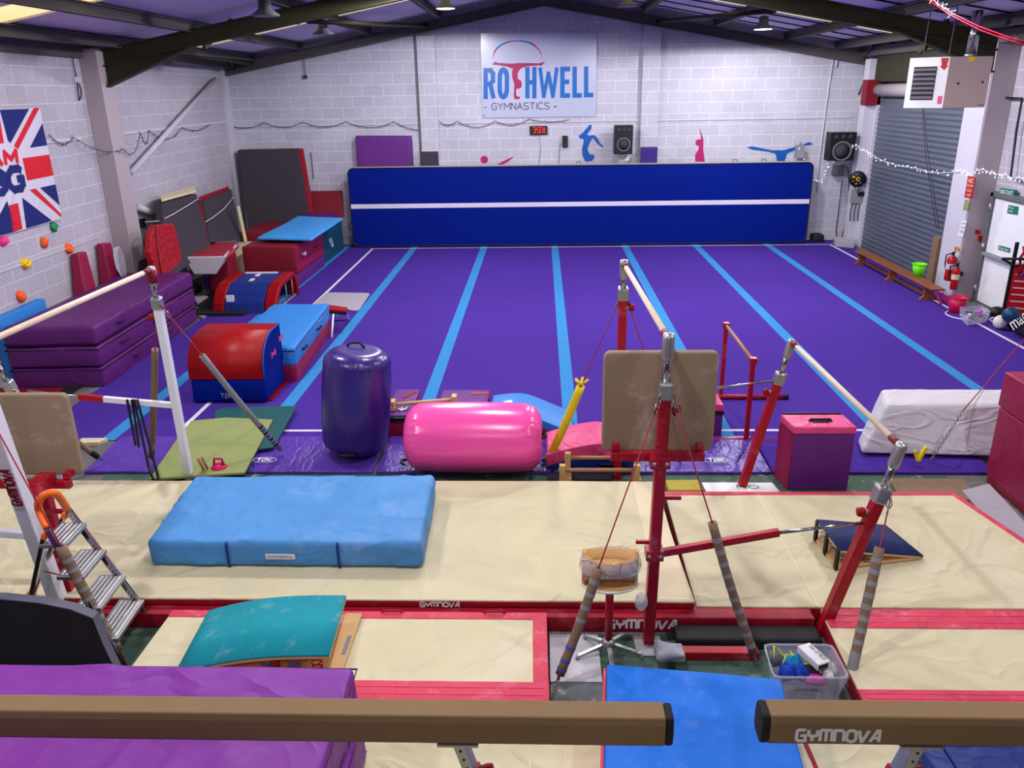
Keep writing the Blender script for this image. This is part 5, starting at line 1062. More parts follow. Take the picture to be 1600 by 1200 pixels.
# ================================================================== UNEVEN BARS
def upright(t, foot, top, steel, ztube, flip=1, sz=.075, bh=.0):
    """square tube, collar, chrome tube, cap"""
    foot = Vc(foot); top = Vc(top); d = (top-foot); L = d.length; d.normalize()
    k1 = foot+d*ztube; bm = B(); bar(bm, foot, k1, sz, sz*1.1, upv=(0, 1, 0)); part('upright', bm, steel, t, bev=.008)
    bm = B(); bar(bm, k1-d*.02, k1+d*.1, sz*1.25, sz*1.35, upv=(0, 1, 0)); part('collar', bm, 'zinc', t, bev=.015)
    bm = B(); tube(bm, [k1+d*.05, top-d*.08], .027, 14); part('chrome_tube', bm, 'chrome', t)
    bm = B(); lathe(bm, [(.036, 0), (.04, .02), (.04, .15), (.034, .175), (0, .18)], top-d*.15, d, 16); part('tube_cap', bm, 'zinc', t)
    kn = k1-d*.1; s = Vc((flip, 0, 0)); bm = B(); tube(bm, [kn, kn+s*.07], .018, 10); part('knob_stem', bm, 'zinc', t)
    kb = B(); lathe(kb, [(.032, 0), (.036, .02), (.03, .045), (0, .047)], kn+s*.06, s, 12); part('locking_knob', kb, 'red_bright', t)
    return k1
def barrail(t, a, b, m='bar_wood'):
    a = Vc(a); b = Vc(b); d = (b-a).normalized(); bm = B(); tube(bm, [a+d*.12, b-d*.12], .0215, 16); part('rail', bm, m, t)
    for p, q in ((a, d), (b, -d)):
        bm = B(); tube(bm, [p+q*.02, p+q*.15], .026, 12); part('rail_end', bm, 'dark_red', t)
        bm = B(); lathe(bm, [(.03, 0), (.03, .04), (0, .045)], p-q*.005, q, 10); part('end_bolt', bm, 'zinc', t)
def clamp(t, p, w=.13):
    bm = B(); box(bm, p[0]-w/2, p[0]+w/2, p[1]-.055, p[1]+.055, p[2]-.04, p[2]+.04); part('clamp', bm, 'red_steel', t, bev=.005)
    for s in (-1, 1):
        bm = B(); lathe(bm, [(.014, 0), (.014, .012), (0, .013)], (p[0]+s*w*.32, p[1]-.055, p[2]), (0, -1, 0), 8); part('bolt', bm, 'zinc', t)
def board(t, cx, y, z0, z1, wd, m='suede', th=.055, side=0):
    bm = B(); slab(bm, [(x, y, z) for x, z in rr(cx-wd/2, cx+wd/2, z0, z1, .045)][::-1], (0, 1, 0), th); bmesh.ops.recalc_face_normals(bm, faces=bm.faces); part('padded_board', bm, m, t, bev=.015, seg=3)
def crossbar(t, cx, y, z, wd):
    bm = B(); bar(bm, (cx-wd/2, y, z-.06), (cx+wd/2, y, z-.06), .05, .06, upv=(0, 0, 1)); part('cross_bar', bm, 'red_steel', t, bev=.005)
    for s in (-1, 1):
        bm = B(); bar(bm, (cx+s*(wd/2-.03), y+.13, z-.03), (cx+s*(wd/2-.03), y+.13, z+.18), .05, .05); bar(bm, (cx+s*(wd/2-.03), y, z), (cx+s*(wd/2-.03), y+.13, z), .05, .05); part('board_post', bm, 'red_steel', t, bev=.005)
t = thing('uneven_bars', 'red uneven bars with cream rails and a tan padded board on near upright', 'uneven bars', (1.5, 6.0, 0))
hn, hf = Vc((.79, 4.82, 2.29)), Vc((.73, 7.06, 2.3)); ln_, lf_ = Vc((2.38, 4.94, 1.49)), Vc((2.335, 7.26, 1.5))
khn = upright(t, (.76, 4.82, .0), hn, 'red_steel', 1.9)
khf = upright(t, (.77, 7.42, .0), hf, 'red_steel', 2.0)
kln = upright(t, (2.02, 4.93, .0), ln_, 'red_steel', 1.13, -1)
klf = upright(t, (1.99, 7.24, .0), lf_, 'red_steel', 1.13, -1)
barrail(t, hn+Vc((0, 0, -.01)), hf+Vc((0, 0, -.01))); barrail(t, ln_, lf_)
board(t, .77, 4.93, 1.46, 2.16, .74); crossbar(t, .77, 4.9, 1.5, .62); clamp(t, (.775, 4.83, 1.44))
clamp(t, (.77, 4.83, .74), .12)
for a, b, c_ in (((.8, 4.82, .74), (1.62, 4.87, .88), (2.28, 4.93, .93)), ((.8, 7.3, .9), (1.3, 7.3, .98), (2.2, 7.25, 1.12))):
    bm = B(); bar(bm, a, b, .045, .05, upv=(0, 0, 1)); part('tie_bar', bm, 'red_steel', t, bev=.005)
    bm = B(); tube(bm, [Vc(b)-(Vc(b)-Vc(a)).normalized()*.05, c_], .012, 8); part('tie_rod', bm, 'chrome', t)
for p, s in (((.8, 4.82, 1.17), 1), ((.77, 4.82, .83), -1)):
    bm = B(); bar(bm, p, Vc(p)+Vc((s*.13, 0, 0)), .025, .025); part('stop_peg', bm, 'red_steel', t, bev=.003)
# cables of the red bars, each with a padded sleeve; they run from the collar to a floor anchor
def stay(name, label, top, anc, f0, f1, r, m, tapes=(), tape_m='tape_grey', wire_m='cable_red', chain_end=True):
    top = Vc(top); anc = Vc(anc); t = thing(name, label, 'bracing cable', tuple(anc)); L = top-anc
    bm = B(); tube(bm, [top, anc+L*.03], .005, 6); part('wire', bm, wire_m, t)
    if m:
        a = anc+L*f0; b = anc+L*f1; d = L.normalized(); n = 10
        sagv = d.cross(Vc((0, 0, 1))).cross(d).normalized()
        bm = B(); tube(bm, [a.lerp(b, i/n)-sagv*.012*math.sin(math.pi*i/n) for i in range(n+1)], r, 14); part('foam_sleeve', bm, m, t)
        bm = B(); tube(bm, [b-d*.001, b+d*.003], r*.45, 10); part('sleeve_opening', bm, 'black', t)
        for i, (u0, u1, tm) in enumerate(tapes):
            bm = B(); pts = [a.lerp(b, u0+(u1-u0)*k/6)-sagv*.012*math.sin(math.pi*(u0+(u1-u0)*k/6)) for k in range(7)]; tube(bm, pts, r*1.06, 14, caps=False); part('tape_band', bm, tm, t)
    if chain_end: part('anchor_chain', chain(B(), anc+Vc((0, 0, .01)), anc+L*max(.06, f0 if m else .2), 6), 'chrome', t)
    bm = B(); d = L.normalized(); chain(bm, top-d*.14, top, 3, .016); part('shackle', bm, 'chrome', t)
    return t
tp = [(i*.09+.05, i*.09+.085, 'tape_grey') for i in range(10)]
stay('bracing_cable', 'brown taped padded stay running down left of the chalk stand', (.76, 4.78, 1.93), (.08, 4.31, .02), .05, .42, .032, 'tape_brown', [(.12, .15, 'tape_blue'), (.24, .27, 'tape_blue'), (.04, .06, 'tape_blue'), (.5, .54, 'tape_grey'), (.62, .66, 'tape_grey'), (.74, .78, 'tape_grey'), (.86, .9, 'tape_grey')])
stay('bracing_cable', 'brown and grey taped stay running down beside the plastic tub of bags', (.82, 4.78, 1.93), (1.47, 4.53, .02), .06, .55, .03, 'tape_brown', tp)
stay('bracing_cable', 'brown and grey taped stay at the near low upright, right of the tub', (2.35, 4.9, 1.16), (2.0, 4.33, .03), .05, .72, .033, 'tape_brown', [(0, .2, 'tape_grey')]+[(i*.09+.25, i*.09+.29, 'tape_grey') for i in range(8)])
t = stay('bracing_cable', 'bright yellow padded stay leaning right of the pink barrel', (.72, 7.1, 2.0), (.03, 7.69, .0), .03, .51, .042, 'yellow_foam')
p = Vc((.03, 7.69, 0)).lerp(Vc((.72, 7.1, 2.0)), .515)
for a in range(5):
    bm = B(); q = Vc((math.cos(a*1.3), math.sin(a*1.3), .9)).normalized(); bar(bm, p, p+q*.09, .03, .012); part('torn_flap', bm, 'yellow_foam', t)
stay('bracing_cable', 'red wire stay ending in a red hook, behind the tan padded board', (.76, 7.12, 2.0), tuple(G(1064, 727, .02)), .03, .12, .02, 'red_steel')
stay('bracing_cable', 'thin chain stay hanging from the far low upright to the purple edge mat', (2.3, 7.2, 1.2), tuple(G(1150, 726, .06)), .25, .6, .02, None)
part_ = None
t = thing('chain_stay', 'grey chain stay with yellow foam scraps in front of the white crash mat', 'bracing chain', tuple(G(1455, 725, .05)))
c1, c2, c3 = G(1454, 720, .06), W(1502, 645, 7.7), G(1640, 480, 2.3)
c3 = XP(1680, 436, 7.97)
part('chain', chain(B(), c1, c2, 22, .014), 'zinc', t); part('red_wire', tube(B(), [c2, c3], .006, 6), 'cable_red', t)
c4 = G(1434, 720, .1)
bm = B(); bar(bm, c4, c4+Vc((.06, 0, .16)), .05, .03); part('foam_scrap', bm, 'yellow_foam', t, bev=.005)
bm = B(); bar(bm, c4, c4+Vc((-.04, .02, .11)), .035, .03); part('foam_scrap', bm, 'yellow_foam', t, bev=.005)
# ================================================================== WHITE UNEVEN BARS (left)
t = thing('uneven_bars', 'white and red uneven bars at the left edge with a tan padded board', 'uneven bars', (-4.2, 6.0, 0))
hf = Vc((-3.5, 7.0, 2.29)); hn = Vc((-3.55, 4.62, 2.29)); lf_ = Vc((-5.23, 7.08, 1.5)); ln_ = Vc((-5.3, 4.9, 1.5))
upright(t, (-3.62, 7.3, .0), hf, 'white_steel', 1.95, -1, .07)
k = upright(t, (-3.68, 5.07, .0), hn, 'white_steel', 1.95, -1, .095)
upright(t, (-4.98, 7.35, .0), lf_, 'white_steel', 1.12, 1, .07); upright(t, (-5.0, 5.1, .0), ln_, 'white_steel', 1.12, 1)
barrail(t, hn, hf, 'bar_wood'); barrail(t, ln_, lf_, 'bar_wood')
bm = B(); tube(bm, [hf+Vc((0, 0, -.12)), hf+Vc((0, 0, .0))], .043, 12); part('red_cap', bm, 'dark_red', t); bm = B(); tube(bm, [lf_+Vc((.02, 0, -.12)), lf_+Vc((0, 0, .01))], .043, 12); part('red_cap', bm, 'dark_red', t)
board(t, -3.78, 5.3, 1.09, 1.74, .68); crossbar(t, -3.8, 5.22, 1.12, .62); clamp(t, (-3.66, 4.98, 1.1), .17)
bm = B(); box(bm, -3.72, -3.6, 5.02, 5.24, 1.05, 1.15); part('board_bracket', bm, 'red_steel', t, bev=.005)
bm = B(); bar(bm, (-3.64, 5.13, 1.0), (-3.64, 5.14, .1), .07, .07); part('inner_post', bm, 'red_steel', t, bev=.006)
for z, s in ((.92, 1), (.5, -1), (.4, 1)):
    bm = B(); tube(bm, [(-3.62, 5.06, z), (-3.62+s*.17, 5.06, z)], .02, 8); part('stop_peg', bm, 'red_steel', t)
bm = B(); d1 = (hn-Vc((-3.68, 5.07, 0))).normalized(); s0 = Vc((-3.68, 5.07, 0))+d1*1.14; yv = Vc((0, -1, 0)); gymnova(bm, s0+Vc((.055-.0, 0, 0))+Vc((-.02, -.056, 0)), d1*.3, Vc((-.062, 0, 0)), .004); part('lettering', bm, 'dark_red', t)
for a, b, c_ in (((-3.58, 7.2, .9), (-4.3, 7.2, .97), (-5.05, 7.22, 1.05)), ((-3.68, 5.0, .75), (-4.6, 4.98, .85), (-5.2, 5.0, .9))):
    a, b, c_ = Vc(a), Vc(b), Vc(c_); bm = B(); bar(bm, a, b, .05, .055, upv=(0, 0, 1)); part('tie_bar', bm, 'white_steel', t, bev=.006)
    bm = B(); bar(bm, b+(a-b)*.02, b+(b-a)*.33, .056, .06, upv=(0, 0, 1)); part('tie_bar_end', bm, 'red_steel', t, bev=.01)
    bm = B(); tube(bm, [b+(b-a)*.2, c_], .012, 8); part('tie_rod', bm, 'chrome', t)
stay('bracing_cable', 'grey padded stay leaning left of the purple barrel, blue taped at its foot', (-3.47, 7.0, 1.96), (-2.82, 7.87, .08), .03, .7, .03, 'tape_grey', [(.02+i*.035, .035+i*.035, 'black' if i % 2 else 'tape_blue') for i in range(8)], wire_m='cable_red')
stay('bracing_cable', 'brown padded stay standing beside the white far upright', (-3.52, 7.03, 1.96), (-4.19, 7.67, .08), .03, .745, .032, 'tape_brown', [(.1, .14, 'tape_grey')], wire_m='cable_red')
stay('bracing_cable', 'brown and grey taped stay beside the step ladder', (-3.56, 4.62, 2.0), (-2.93, 4.52, .02), .05, .46, .035, 'tape_brown', tp)
stay('bracing_cable', 'dark padded stay with a chain behind the left tan board', (-5.1, 7.1, 1.1), tuple(G(163, 722, .08)), .08, .5, .03, 'tape_brown', [(.0, .2, 'black')], wire_m='cable_red')
# black straps over tie bar
t = thing('hand_strap', 'black looped strap hanging over the white tie bar on the left', 'strap', (-3.95, 7.15, .3))
for xa, xb, bot in ((-4.04, -4.03, .5), (-3.97, -3.94, .25), (-3.94, -3.86, .12), (-3.99, -4.0, .48)):
    bm = B(); bar(bm, (xa, 7.16, .98), (xb, 7.14, bot), .012, .028); part('strap_run', bm, 'black', t)
bm = B(); tube(bm, [(-3.94, 7.14, .27), (-3.92, 7.14, .13), (-3.88, 7.14, .1), (-3.86, 7.14, .13)], .014, 6); part('strap_loop', bm, 'black', t)
# sticks and red toy behind the blue mat
for i, (a, b, lab) in enumerate((((309, 716), (322, 742), 'left one of two short wooden sticks behind the blue crash mat'), ((315, 714), (328, 740), 'right one of two short wooden sticks behind the blue crash mat'))):
    bm = B(); tube(bm, [G(*a, .3), G(*b, .06)], .014, 8); solo('wooden_stick', bm, 'wood', lab, 'stick', 'wooden sticks')
p = G(342, 736, .1); t = thing('kettle_shaped_weight', 'small red handled weight behind the blue crash mat', 'weight', (p.x, p.y+.02, .03))
bm = B(); ball(bm, p+Vc((0, .02, .02)), .085, sq=.7); part('body', bm, 'tub_red', t); bm = B(); tube(bm, [p+Vc((-.05, .02, .06)), p+Vc((-.04, .02, .13)), p+Vc((.04, .02, .13)), p+Vc((.05, .02, .06))], .014, 8); part('handle', bm, 'tub_red', t)
# ================================================================== STEP LADDER
t = thing('step_ladder', 'chrome four-step ladder with orange grip standing in the gap by the left bars', 'step ladder', (-3.2, 4.9, 0))
A0, A1 = G(207, 1036), G(243, 980); 
A0 = Vc((-2.9, 4.47, 0)); A1 = Vc((-2.93, 4.98, 0))
def lin3(px, py, z): return G(px, py, z)
T0, T1 = lin3(74, 826, 1.05), lin3(105, 795, 1.05)
for a, b in ((A0, T0), (A1, T1)):
    bm = B(); bar(bm, a, b, .045, .03, upv=(0, 1, 0)); part('front_rail', bm, 'chrome', t, bev=.008)
m0, m1 = lin3(60, 790, 1.22), lin3(85, 770, 1.26)
q0, q1 = T0.lerp(m0, .0), T1
pts = [T0, lin3(62, 800, 1.14), lin3(60, 785, 1.22), lin3(70, 773, 1.27), lin3(88, 772, 1.25), T1]
P_ = []
for i in range(len(pts)-1):
    for k in range(5):
        u = k/5; p0 = pts[max(i-1, 0)]; p1 = pts[i]; p2 = pts[i+1]; p3 = pts[min(i+2, len(pts)-1)]
        P_.append(.5*((2*p1)+(p2-p0)*u+(2*p0-5*p1+4*p2-p3)*u*u+(-p0+3*p1-3*p2+p3)*u**3))
P_.append(pts[-1]); bm = B(); tube(bm, P_, .026, 12); part('grip_handle', bm, 'orange', t, label='orange grip handle')
for f in (.22, .44, .66, .88):
    a = A0.lerp(T0, f); b = A1.lerp(T1, f); d = Vc((-.13, 0, .0)); bm = B(); hexa(bm, [a+Vc((.06, 0, -.02)), b+Vc((.06, 0, -.02)), b+d+Vc((0, 0, -.02)), a+d+Vc((0, 0, -.02)), a+Vc((.06, 0, .01)), b+Vc((.06, 0, .01)), b+d+Vc((0, 0, .01)), a+d+Vc((0, 0, .01))]); bmesh.ops.recalc_face_normals(bm, faces=bm.faces)
    st = part('step', bm, 'zinc', t, bev=.005)
    for k in range(5):
        g_ = B(); u = .15+.17*k; aa = a.lerp(b, .06)+Vc((.06-.19*u, 0, .011)); bb = a.lerp(b, .94)+Vc((.06-.19*u, 0, .011)); bar(g_, aa, bb, .012, .004, upv=(0, 0, 1)); part('tread_ridge', g_, 'white', st)
    rod = B(); tube(rod, [a+Vc((-.1, .04, -.01)), a+Vc((-.26, .08, .0))], .005, 5)
    if f in (.22, .66): part('brace_rod', rod, 'red_steel', t)
    else: rod.free()
for s, (a, b) in enumerate(((T0+Vc((-.03, 0, -.05)), Vc((-3.82, 4.75, 0))), (T1+Vc((-.03, 0, -.05)), Vc((-3.86, 5.02, .2))))):
    bm = B(); bar(bm, a, b, .03, .04, upv=(0, 1, 0)); part('rear_leg', bm, 'chrome', t, bev=.006)
    bm = B(); lathe(bm, [(.028, -.03), (.03, .02), (.02, .03)], b+Vc((0, 0, .03)), (0, 0, 1), 10); part('rubber_foot', bm, 'orange', t)
    bm = B(); bar(bm, a+Vc((0, 0, .02)), a+Vc((0, 0, -.03)), .032, .04); part('hinge_cap', bm, 'orange', t, bev=.008)
# ================================================================== SPRINGBOARDS
def springboard(name, label, H, m, zb, carpet_th=.012, springs=True, nseg=12, lift=None, fold=None):
    """H = four top corners: high-left-near, low-near, low-far, high-far as Vectors at real heights"""
    hn, l_n, lf, hf = [Vc(p) for p in H]; c = (hn+l_n+lf+hf)/4; t = thing(name, label, 'springboard', (c.x, c.y, zb))
    n = nseg; A = []; Bt = []
    for i in range(n+1):
        u = i/n; b = (lift or (lambda u: .03*math.sin(math.pi*u)))(u)
        A.append(hn.lerp(l_n, u)+Vc((0, 0, b))); Bt.append(hf.lerp(lf, u)+Vc((0, 0, b)))
    def sheet(o0, o1):
        bm = B(); v = [[bm.verts.new(p+Vc((0, 0, o))) for p in R] for R, o in ((A, o0), (Bt, o0), (Bt, o1), (A, o1))]
        for i in range(n):
            for q in range(4): face(bm, [v[q][i], v[q][i+1], v[(q+1) % 4][i+1], v[(q+1) % 4][i]], 0, q in (0, 2))
        for i in (0, n): face(bm, [v[q][i] for q in range(4)])
        bmesh.ops.recalc_face_normals(bm, faces=bm.faces); return bm
    part('wooden_top', sheet(-.03, -.012), 'ply', t); part('carpet_cover', sheet(-.012, 0), m, t)
    g = lambda p: Vc((p.x, p.y, 0))
    bb = [g(hn), g(l_n), g(lf), g(hf)]; bm = B(); hexa(bm, [p+Vc((0, 0, zb+.003)) for p in bb]+[p+Vc((0, 0, zb+.025)) for p in bb]); bmesh.ops.recalc_face_normals(bm, faces=bm.faces); part('base_board', bm, 'ply', t, bev=.004)
    if springs:
        for u in (.1, .38):
            for w in (.1, .5, .9):
                top = hn.lerp(l_n, u).lerp(hf.lerp(lf, u), w); z1 = top.z-.02; z0 = zb+.025; pts = []
                for k in range(33): a = k/32*2*math.pi*3.5; pts.append(Vc((top.x+.035*math.cos(a), top.y+.035*math.sin(a), z0+(z1-z0)*k/32)))
                bm = B(); tube(bm, pts, .005, 5); part('coil_spring', bm, 'red_steel' if m == 'teal_carpet' else 'zinc', t)
    return t
# turquoise board: high end on the right
t = springboard('springboard', 'turquoise springboard on the cream mat just behind the purple crash mats', [(-1.37, 4.2, .36), (-2.38, 4.15, .2), (-2.42, 4.82, .2), (-1.41, 4.85, .36)], 'teal_carpet', .175, lift=lambda u: .075*math.sin(math.pi*u*.8))
for x in (-1.62, -1.8):
    bm = B(); box(bm, x-.03, x+.03, 4.22, 4.25, .2, .335); part('support_block', bm, 'light_edge', t, bev=.003)
bm = B(); box(bm, -1.43, -1.31, 4.17, 4.86, .178, .204); part('base_end', bm, 'ply', t, bev=.004)
bm = B(); box(bm, -1.355, -1.325, 4.4, 4.6, .2045, .2065); part('label', bm, 'grey', t)
# navy board on the right mat, high at left
t = springboard('springboard', 'navy blue wedge springboard on the right-hand cream mat', [G(1311, 858, .34), G(1443, 868, .18), G(1384, 820, .18), G(1276, 811, .34)], 'navy', .145, lift=lambda u: .0)
for u in (0.03, .5, .95):
    a = G(1311, 858, .34).lerp(G(1276, 811, .34), u); bm = B(); box(bm, a.x-.012, a.x+.012, a.y-.02, a.y+.02, .15, .33); part('black_post', bm, 'black', t)
# ================================================================== FOREGROUND LEFT: PURPLE MATS, DARK BOARD
for k, (z0, z1, x1, yb, lab) in enumerate(((.135, .42, -1.03, 3.6, 'lower purple crash mat under the left balance beam, stack in front'), (.43, .735, -1.05, 3.65, 'upper purple crash mat under the left balance beam, creased top'))):
    P = [Vc((-4.3, 1.5, 0)), Vc((x1, 1.5, 0)), Vc((x1, yb, 0)), Vc((-4.3, yb, 0))]
    t = thing('crash_mat', lab, 'crash mat', (-2.6, 2.6, z0), group='purple crash mats in the foreground')
    part('cover', soft(B(), [p+Vc((0, 0, z0)) for p in P]+[p+Vc((0, 0, z1)) for p in P], r=.035, amp=.018, fr=1.5, seed=11+k, step=.05, cre=.012), 'purple_fg', t)
    for zz in (z0+.03, z1-.03):
        bm = B(); tube(bm, [p+Vc(((.006 if p.x > -2 else -.006), (.006 if p.y > 2 else -.006), zz)) for p in P], .006, 5, True); part('seam_piping', bm, 'purple_flat', t)
# dark curved foam board
t = thing('vault_practice_board', 'dark charcoal foam board with curved top standing behind the purple mats', 'foam board', (-3.4, 4.25, 0))
pr = [W(x, y, 4.25) for x, y in ((165, 1035), (160, 1005), (152, 985), (145, 967), (110, 953), (60, 943), (0, 937), (-60, 938), (-140, 945), (-200, 960), (-230, 1035))]
pr = [Vc((p.x, 4.25, p.z)) for p in pr]; pr[0].z = .02; pr[-1].z = .02; pr[0].x = -2.8; pr = [Vc((p.x, p.y, p.z)) for p in pr]
bm = B(); slab(bm, pr, (0, 1, 0), .065); bmesh.ops.recalc_face_normals(bm, faces=bm.faces); part('foam_core', bm, 'dark_foam', t, bev=.006)
bm = B(); k = len(pr)
for i in range(k-1):
    a, b = pr[i], pr[i+1]; hexa(bm, [a+Vc((0, -.002, 0)), b+Vc((0, -.002, 0)), b+Vc((0, .067, 0)), a+Vc((0, .067, 0)), a+Vc((.003, -.002, .008)), b+Vc((.003, -.002, .008)), b+Vc((.003, .067, .008)), a+Vc((.003, .067, .008))])
bmesh.ops.remove_doubles(bm, verts=bm.verts, dist=1e-4); bmesh.ops.recalc_face_normals(bm, faces=bm.faces); part('edge_trim', bm, 'light_edge', t)
# blue pad between the beams
z = .34; P = [G(945, 1158, z), G(1257, 1200, z), G(1221, 1059, z), G(948, 1036, z)]
lv = (P[0]-P[3])*2.6; rv = (P[1]-P[2])*2.6
P = [P[3]+(P[0]-P[3])*2.4, P[2]+(P[1]-P[2])*2.4, P[2], P[3]]
t = thing('landing_pad', 'bright blue pad with red left side between the two balance beams', 'mat', (.9, 3.4, .135))
part('blue_cover', soft(B(), [Vc((p.x, p.y, .14)) for p in P]+P, r=.02, amp=.006, fr=2, seed=4, step=.08), 'blue_pad', t)
a, b = P[3], P[0]; bm = B(); hexa(bm, [Vc((a.x-.022, a.y-.02, .14)), Vc((a.x-.003, a.y-.02, .14)), Vc((b.x-.003, b.y, .14)), Vc((b.x-.022, b.y, .14)), Vc((a.x-.022, a.y-.02, .32)), Vc((a.x-.003, a.y-.02, .32)), Vc((b.x-.003, b.y, .32)), Vc((b.x-.022, b.y, .32))]); bmesh.ops.recalc_face_normals(bm, faces=bm.faces); part('red_side', bm, 'red_border', t, bev=.003)
# navy pad at lower right
z = .32; bm = soft(B(), [Vc((2.28, 1.6, .135)), Vc((4.8, 1.6, .135)), Vc((4.8, 3.62, .135)), Vc((2.05, 3.62, .135)), Vc((2.3, 1.6, z)), Vc((4.8, 1.6, z)), Vc((4.8, 3.62, z)), Vc((2.06, 3.62, z))], r=.02, amp=.008, fr=2, step=.1)
solo('landing_pad', bm, 'blue_deep', 'dark blue pad under the right balance beam at the bottom right', 'mat')
bm = B(); tube(bm, [Vc((2.24, 1.7, z+.003)), Vc((2.2, 3.56, z+.003)), Vc((4.7, 3.56, z+.003))], .006, 5)
solo('pad_seam_cord', bm, 'navy', 'dark stitched cord on the dark blue pad at bottom right', 'cord')
# ================================================================== BALANCE BEAMS
def beam(label, x0, x1, y, z, text, legs, capat):
    t = thing('balance_beam', label, 'balance beam', ((x0+x1)/2, y, .13), group=None)
    pf = [(-.05, 0), (-.062, -.03), (-.066, -.075), (-.062, -.13), (-.04, -.16), (.04, -.16), (.062, -.13), (.066, -.075), (.062, -.03), (.05, 0)]
    def ext(xa, xb, s, dz=0):
        bm = B(); a = [bm.verts.new((xa, y+u*s, z-.08+(v+.08)*s)) for u, v in pf]; b = [bm.verts.new((xb, y+u*s, z-.08+(v+.08)*s)) for u, v in pf]; n = len(pf)
        for i in range(n): face(bm, [a[i], a[(i+1) % n], b[(i+1) % n], b[i]])
        face(bm, a[::-1]); face(bm, b); bmesh.ops.recalc_face_normals(bm, faces=bm.faces); return bm
    part('beam_body', ext(x0, x1, 1), 'beam_suede', t, bev=.006)
    for xc, s in capat: part('end_cap', ext(xc, xc+s*.035, .985), 'rubber_black', t, bev=.01, label='black rubber end cap')
    if text: bm = B(); gymnova(bm, (text[0], y-.0655, z-.115), (text[1], 0, 0), (0, .004, text[2]), .003); part('lettering', bm, 'white', t)
    for lx, s in legs:
        top = Vc((lx, y, z-.165)); d = Vc((s*.28, 0, -1)).normalized(); L = (z-.165-.15)/-d.z
        bm = B(); box(bm, lx-.09, lx+.09, y-.05, y+.05, z-.175, z-.16); part('leg_plate', bm, 'zinc', t, bev=.003)
        bm = B(); bar(bm, top, top+d*L*.45, .05, .08, upv=(0, 1, 0)); part('inner_leg_tube', bm, 'zinc', t, bev=.005)
        bm = B(); bar(bm, top+d*L*.2, top+d*L, .066, .1, upv=(0, 1, 0)); part('leg', bm, 'red_steel', t, bev=.006)
        p = top+d*L*.2; q = Vc((1, 0, .25)).normalized(); bm = B(); lathe(bm, [(.022, 0), (.03, .02), (.034, .05), (.03, .07), (0, .072)], p+q*.03+Vc((0, -.02, 0)), q, 14); part('locking_knob', bm, 'red_bright', t)
        for k in range(4):
            bm = B(); h = top+d*(L*.04+k*.05); lathe(bm, [(.006, 0), (.006, .002), (0, .002)], h+Vc((0, -.041, 0)), (0, -1, 0), 8); part('adjusting_hole', bm, 'black', t)
        bm = B(); f = top+d*L; box(bm, f.x-.06, f.x+.06, y-.55, y+.55, .135, .19); part('foot_bar', bm, 'red_steel', t, bev=.008)
    return t
beam('brown suede balance beam running across the foreground from the left', -4.3, .52, 2.765, 1.25, None, ((-.37, 1), (-3.6, -1)), ((.52, 1),))
beam('brown suede balance beam at the right, white logo word on its side', .965, 5.6, 2.79, 1.25, (1.075, .345, .055), ((1.62, -1), (4.8, 1)), ((.965, -1),))
# ================================================================== CHALK STAND
t = thing('chalk_stand', 'wooden chalk bowl on a red post with five-legged steel base', 'chalk stand', (.47, 4.68, .01))
cx, cy = .46, 4.68; hub = Vc((cx, cy, .1))
for k in range(5):
    a = math.radians(-90+72*k+4); e = Vc((cx+.235*math.cos(a), cy+.2*math.sin(a), .045)); bm = B(); bar(bm, hub, e, .03, .025, upv=(0, 0, 1)); o = part('base_leg', bm, 'zinc', t, bev=.005)
    bm = B(); lathe(bm, [(.012, 0), (.016, .012), (.01, .03)], e+Vc((0, 0, -.03)), (0, 0, 1), 10); part('foot_glide', bm, 'grey', o)
bm = B(); lathe(bm, [(.045, 0), (.05, .03), (.03, .06)], (cx, cy, .08), (0, 0, 1), 18); part('hub', bm, 'zinc', t)
bm = B(); tube(bm, [(cx, cy, .1), (cx, cy, .56)], .028, 16); part('post', bm, 'red_steel', t)
# bowl: a box of bent plywood, two curved boards crossing
def sheetcurve(f, x0, x1, y0, y1, th, n=14):
    bm = B(); v = []
    for yy, dz in ((y0, 0), (y1, 0), (y1, th), (y0, th)): v.append([bm.verts.new((x0+(x1-x0)*i/n, yy, f(i/n)+dz)) for i in range(n+1)])
    for i in range(n):
        for q in range(4): face(bm, [v[q][i], v[q][i+1], v[(q+1) % 4][i+1], v[(q+1) % 4][i]], 0, q in (0, 2))
    for i in (0, n): face(bm, [v[q][i] for q in range(4)])
    bmesh.ops.recalc_face_normals(bm, faces=bm.faces); return bm
def wallcurve(yy, x0, x1, zb, zt, th, n=14):
    bm = B(); v = []
    for dy, zf in ((0, zb), (th, zb), (th, zt), (0, zt)): v.append([bm.verts.new((x0+(x1-x0)*i/n, yy+dy, zf(i/n))) for i in range(n+1)])
    for i in range(n):
        for q in range(4): face(bm, [v[q][i], v[q][i+1], v[(q+1) % 4][i+1], v[(q+1) % 4][i]])
    for i in (0, n): face(bm, [v[q][i] for q in range(4)])
    bmesh.ops.recalc_face_normals(bm, faces=bm.faces); return bm
bx0, bx1 = .275, .64; s_ = lambda u: math.sin(math.pi*u)
def lens(z, th, m, nm, R=(.195, .105)):
    bm = B(); P = [Vc((.4575+R[0]*math.cos(k*math.pi/16), 4.69+R[1]*math.sin(k*math.pi/16)*abs(math.sin(k*math.pi/16))**.3, z)) for k in range(32)]
    slab(bm, P, (0, 0, 1), th); bmesh.ops.recalc_face_normals(bm, faces=bm.faces); part(nm, bm, m, t, bev=.004)
lens(.57, .016, 'white', 'lower_tray_rim', (.2, .115)); lens(.586, .006, 'ply', 'lower_tray')
pass
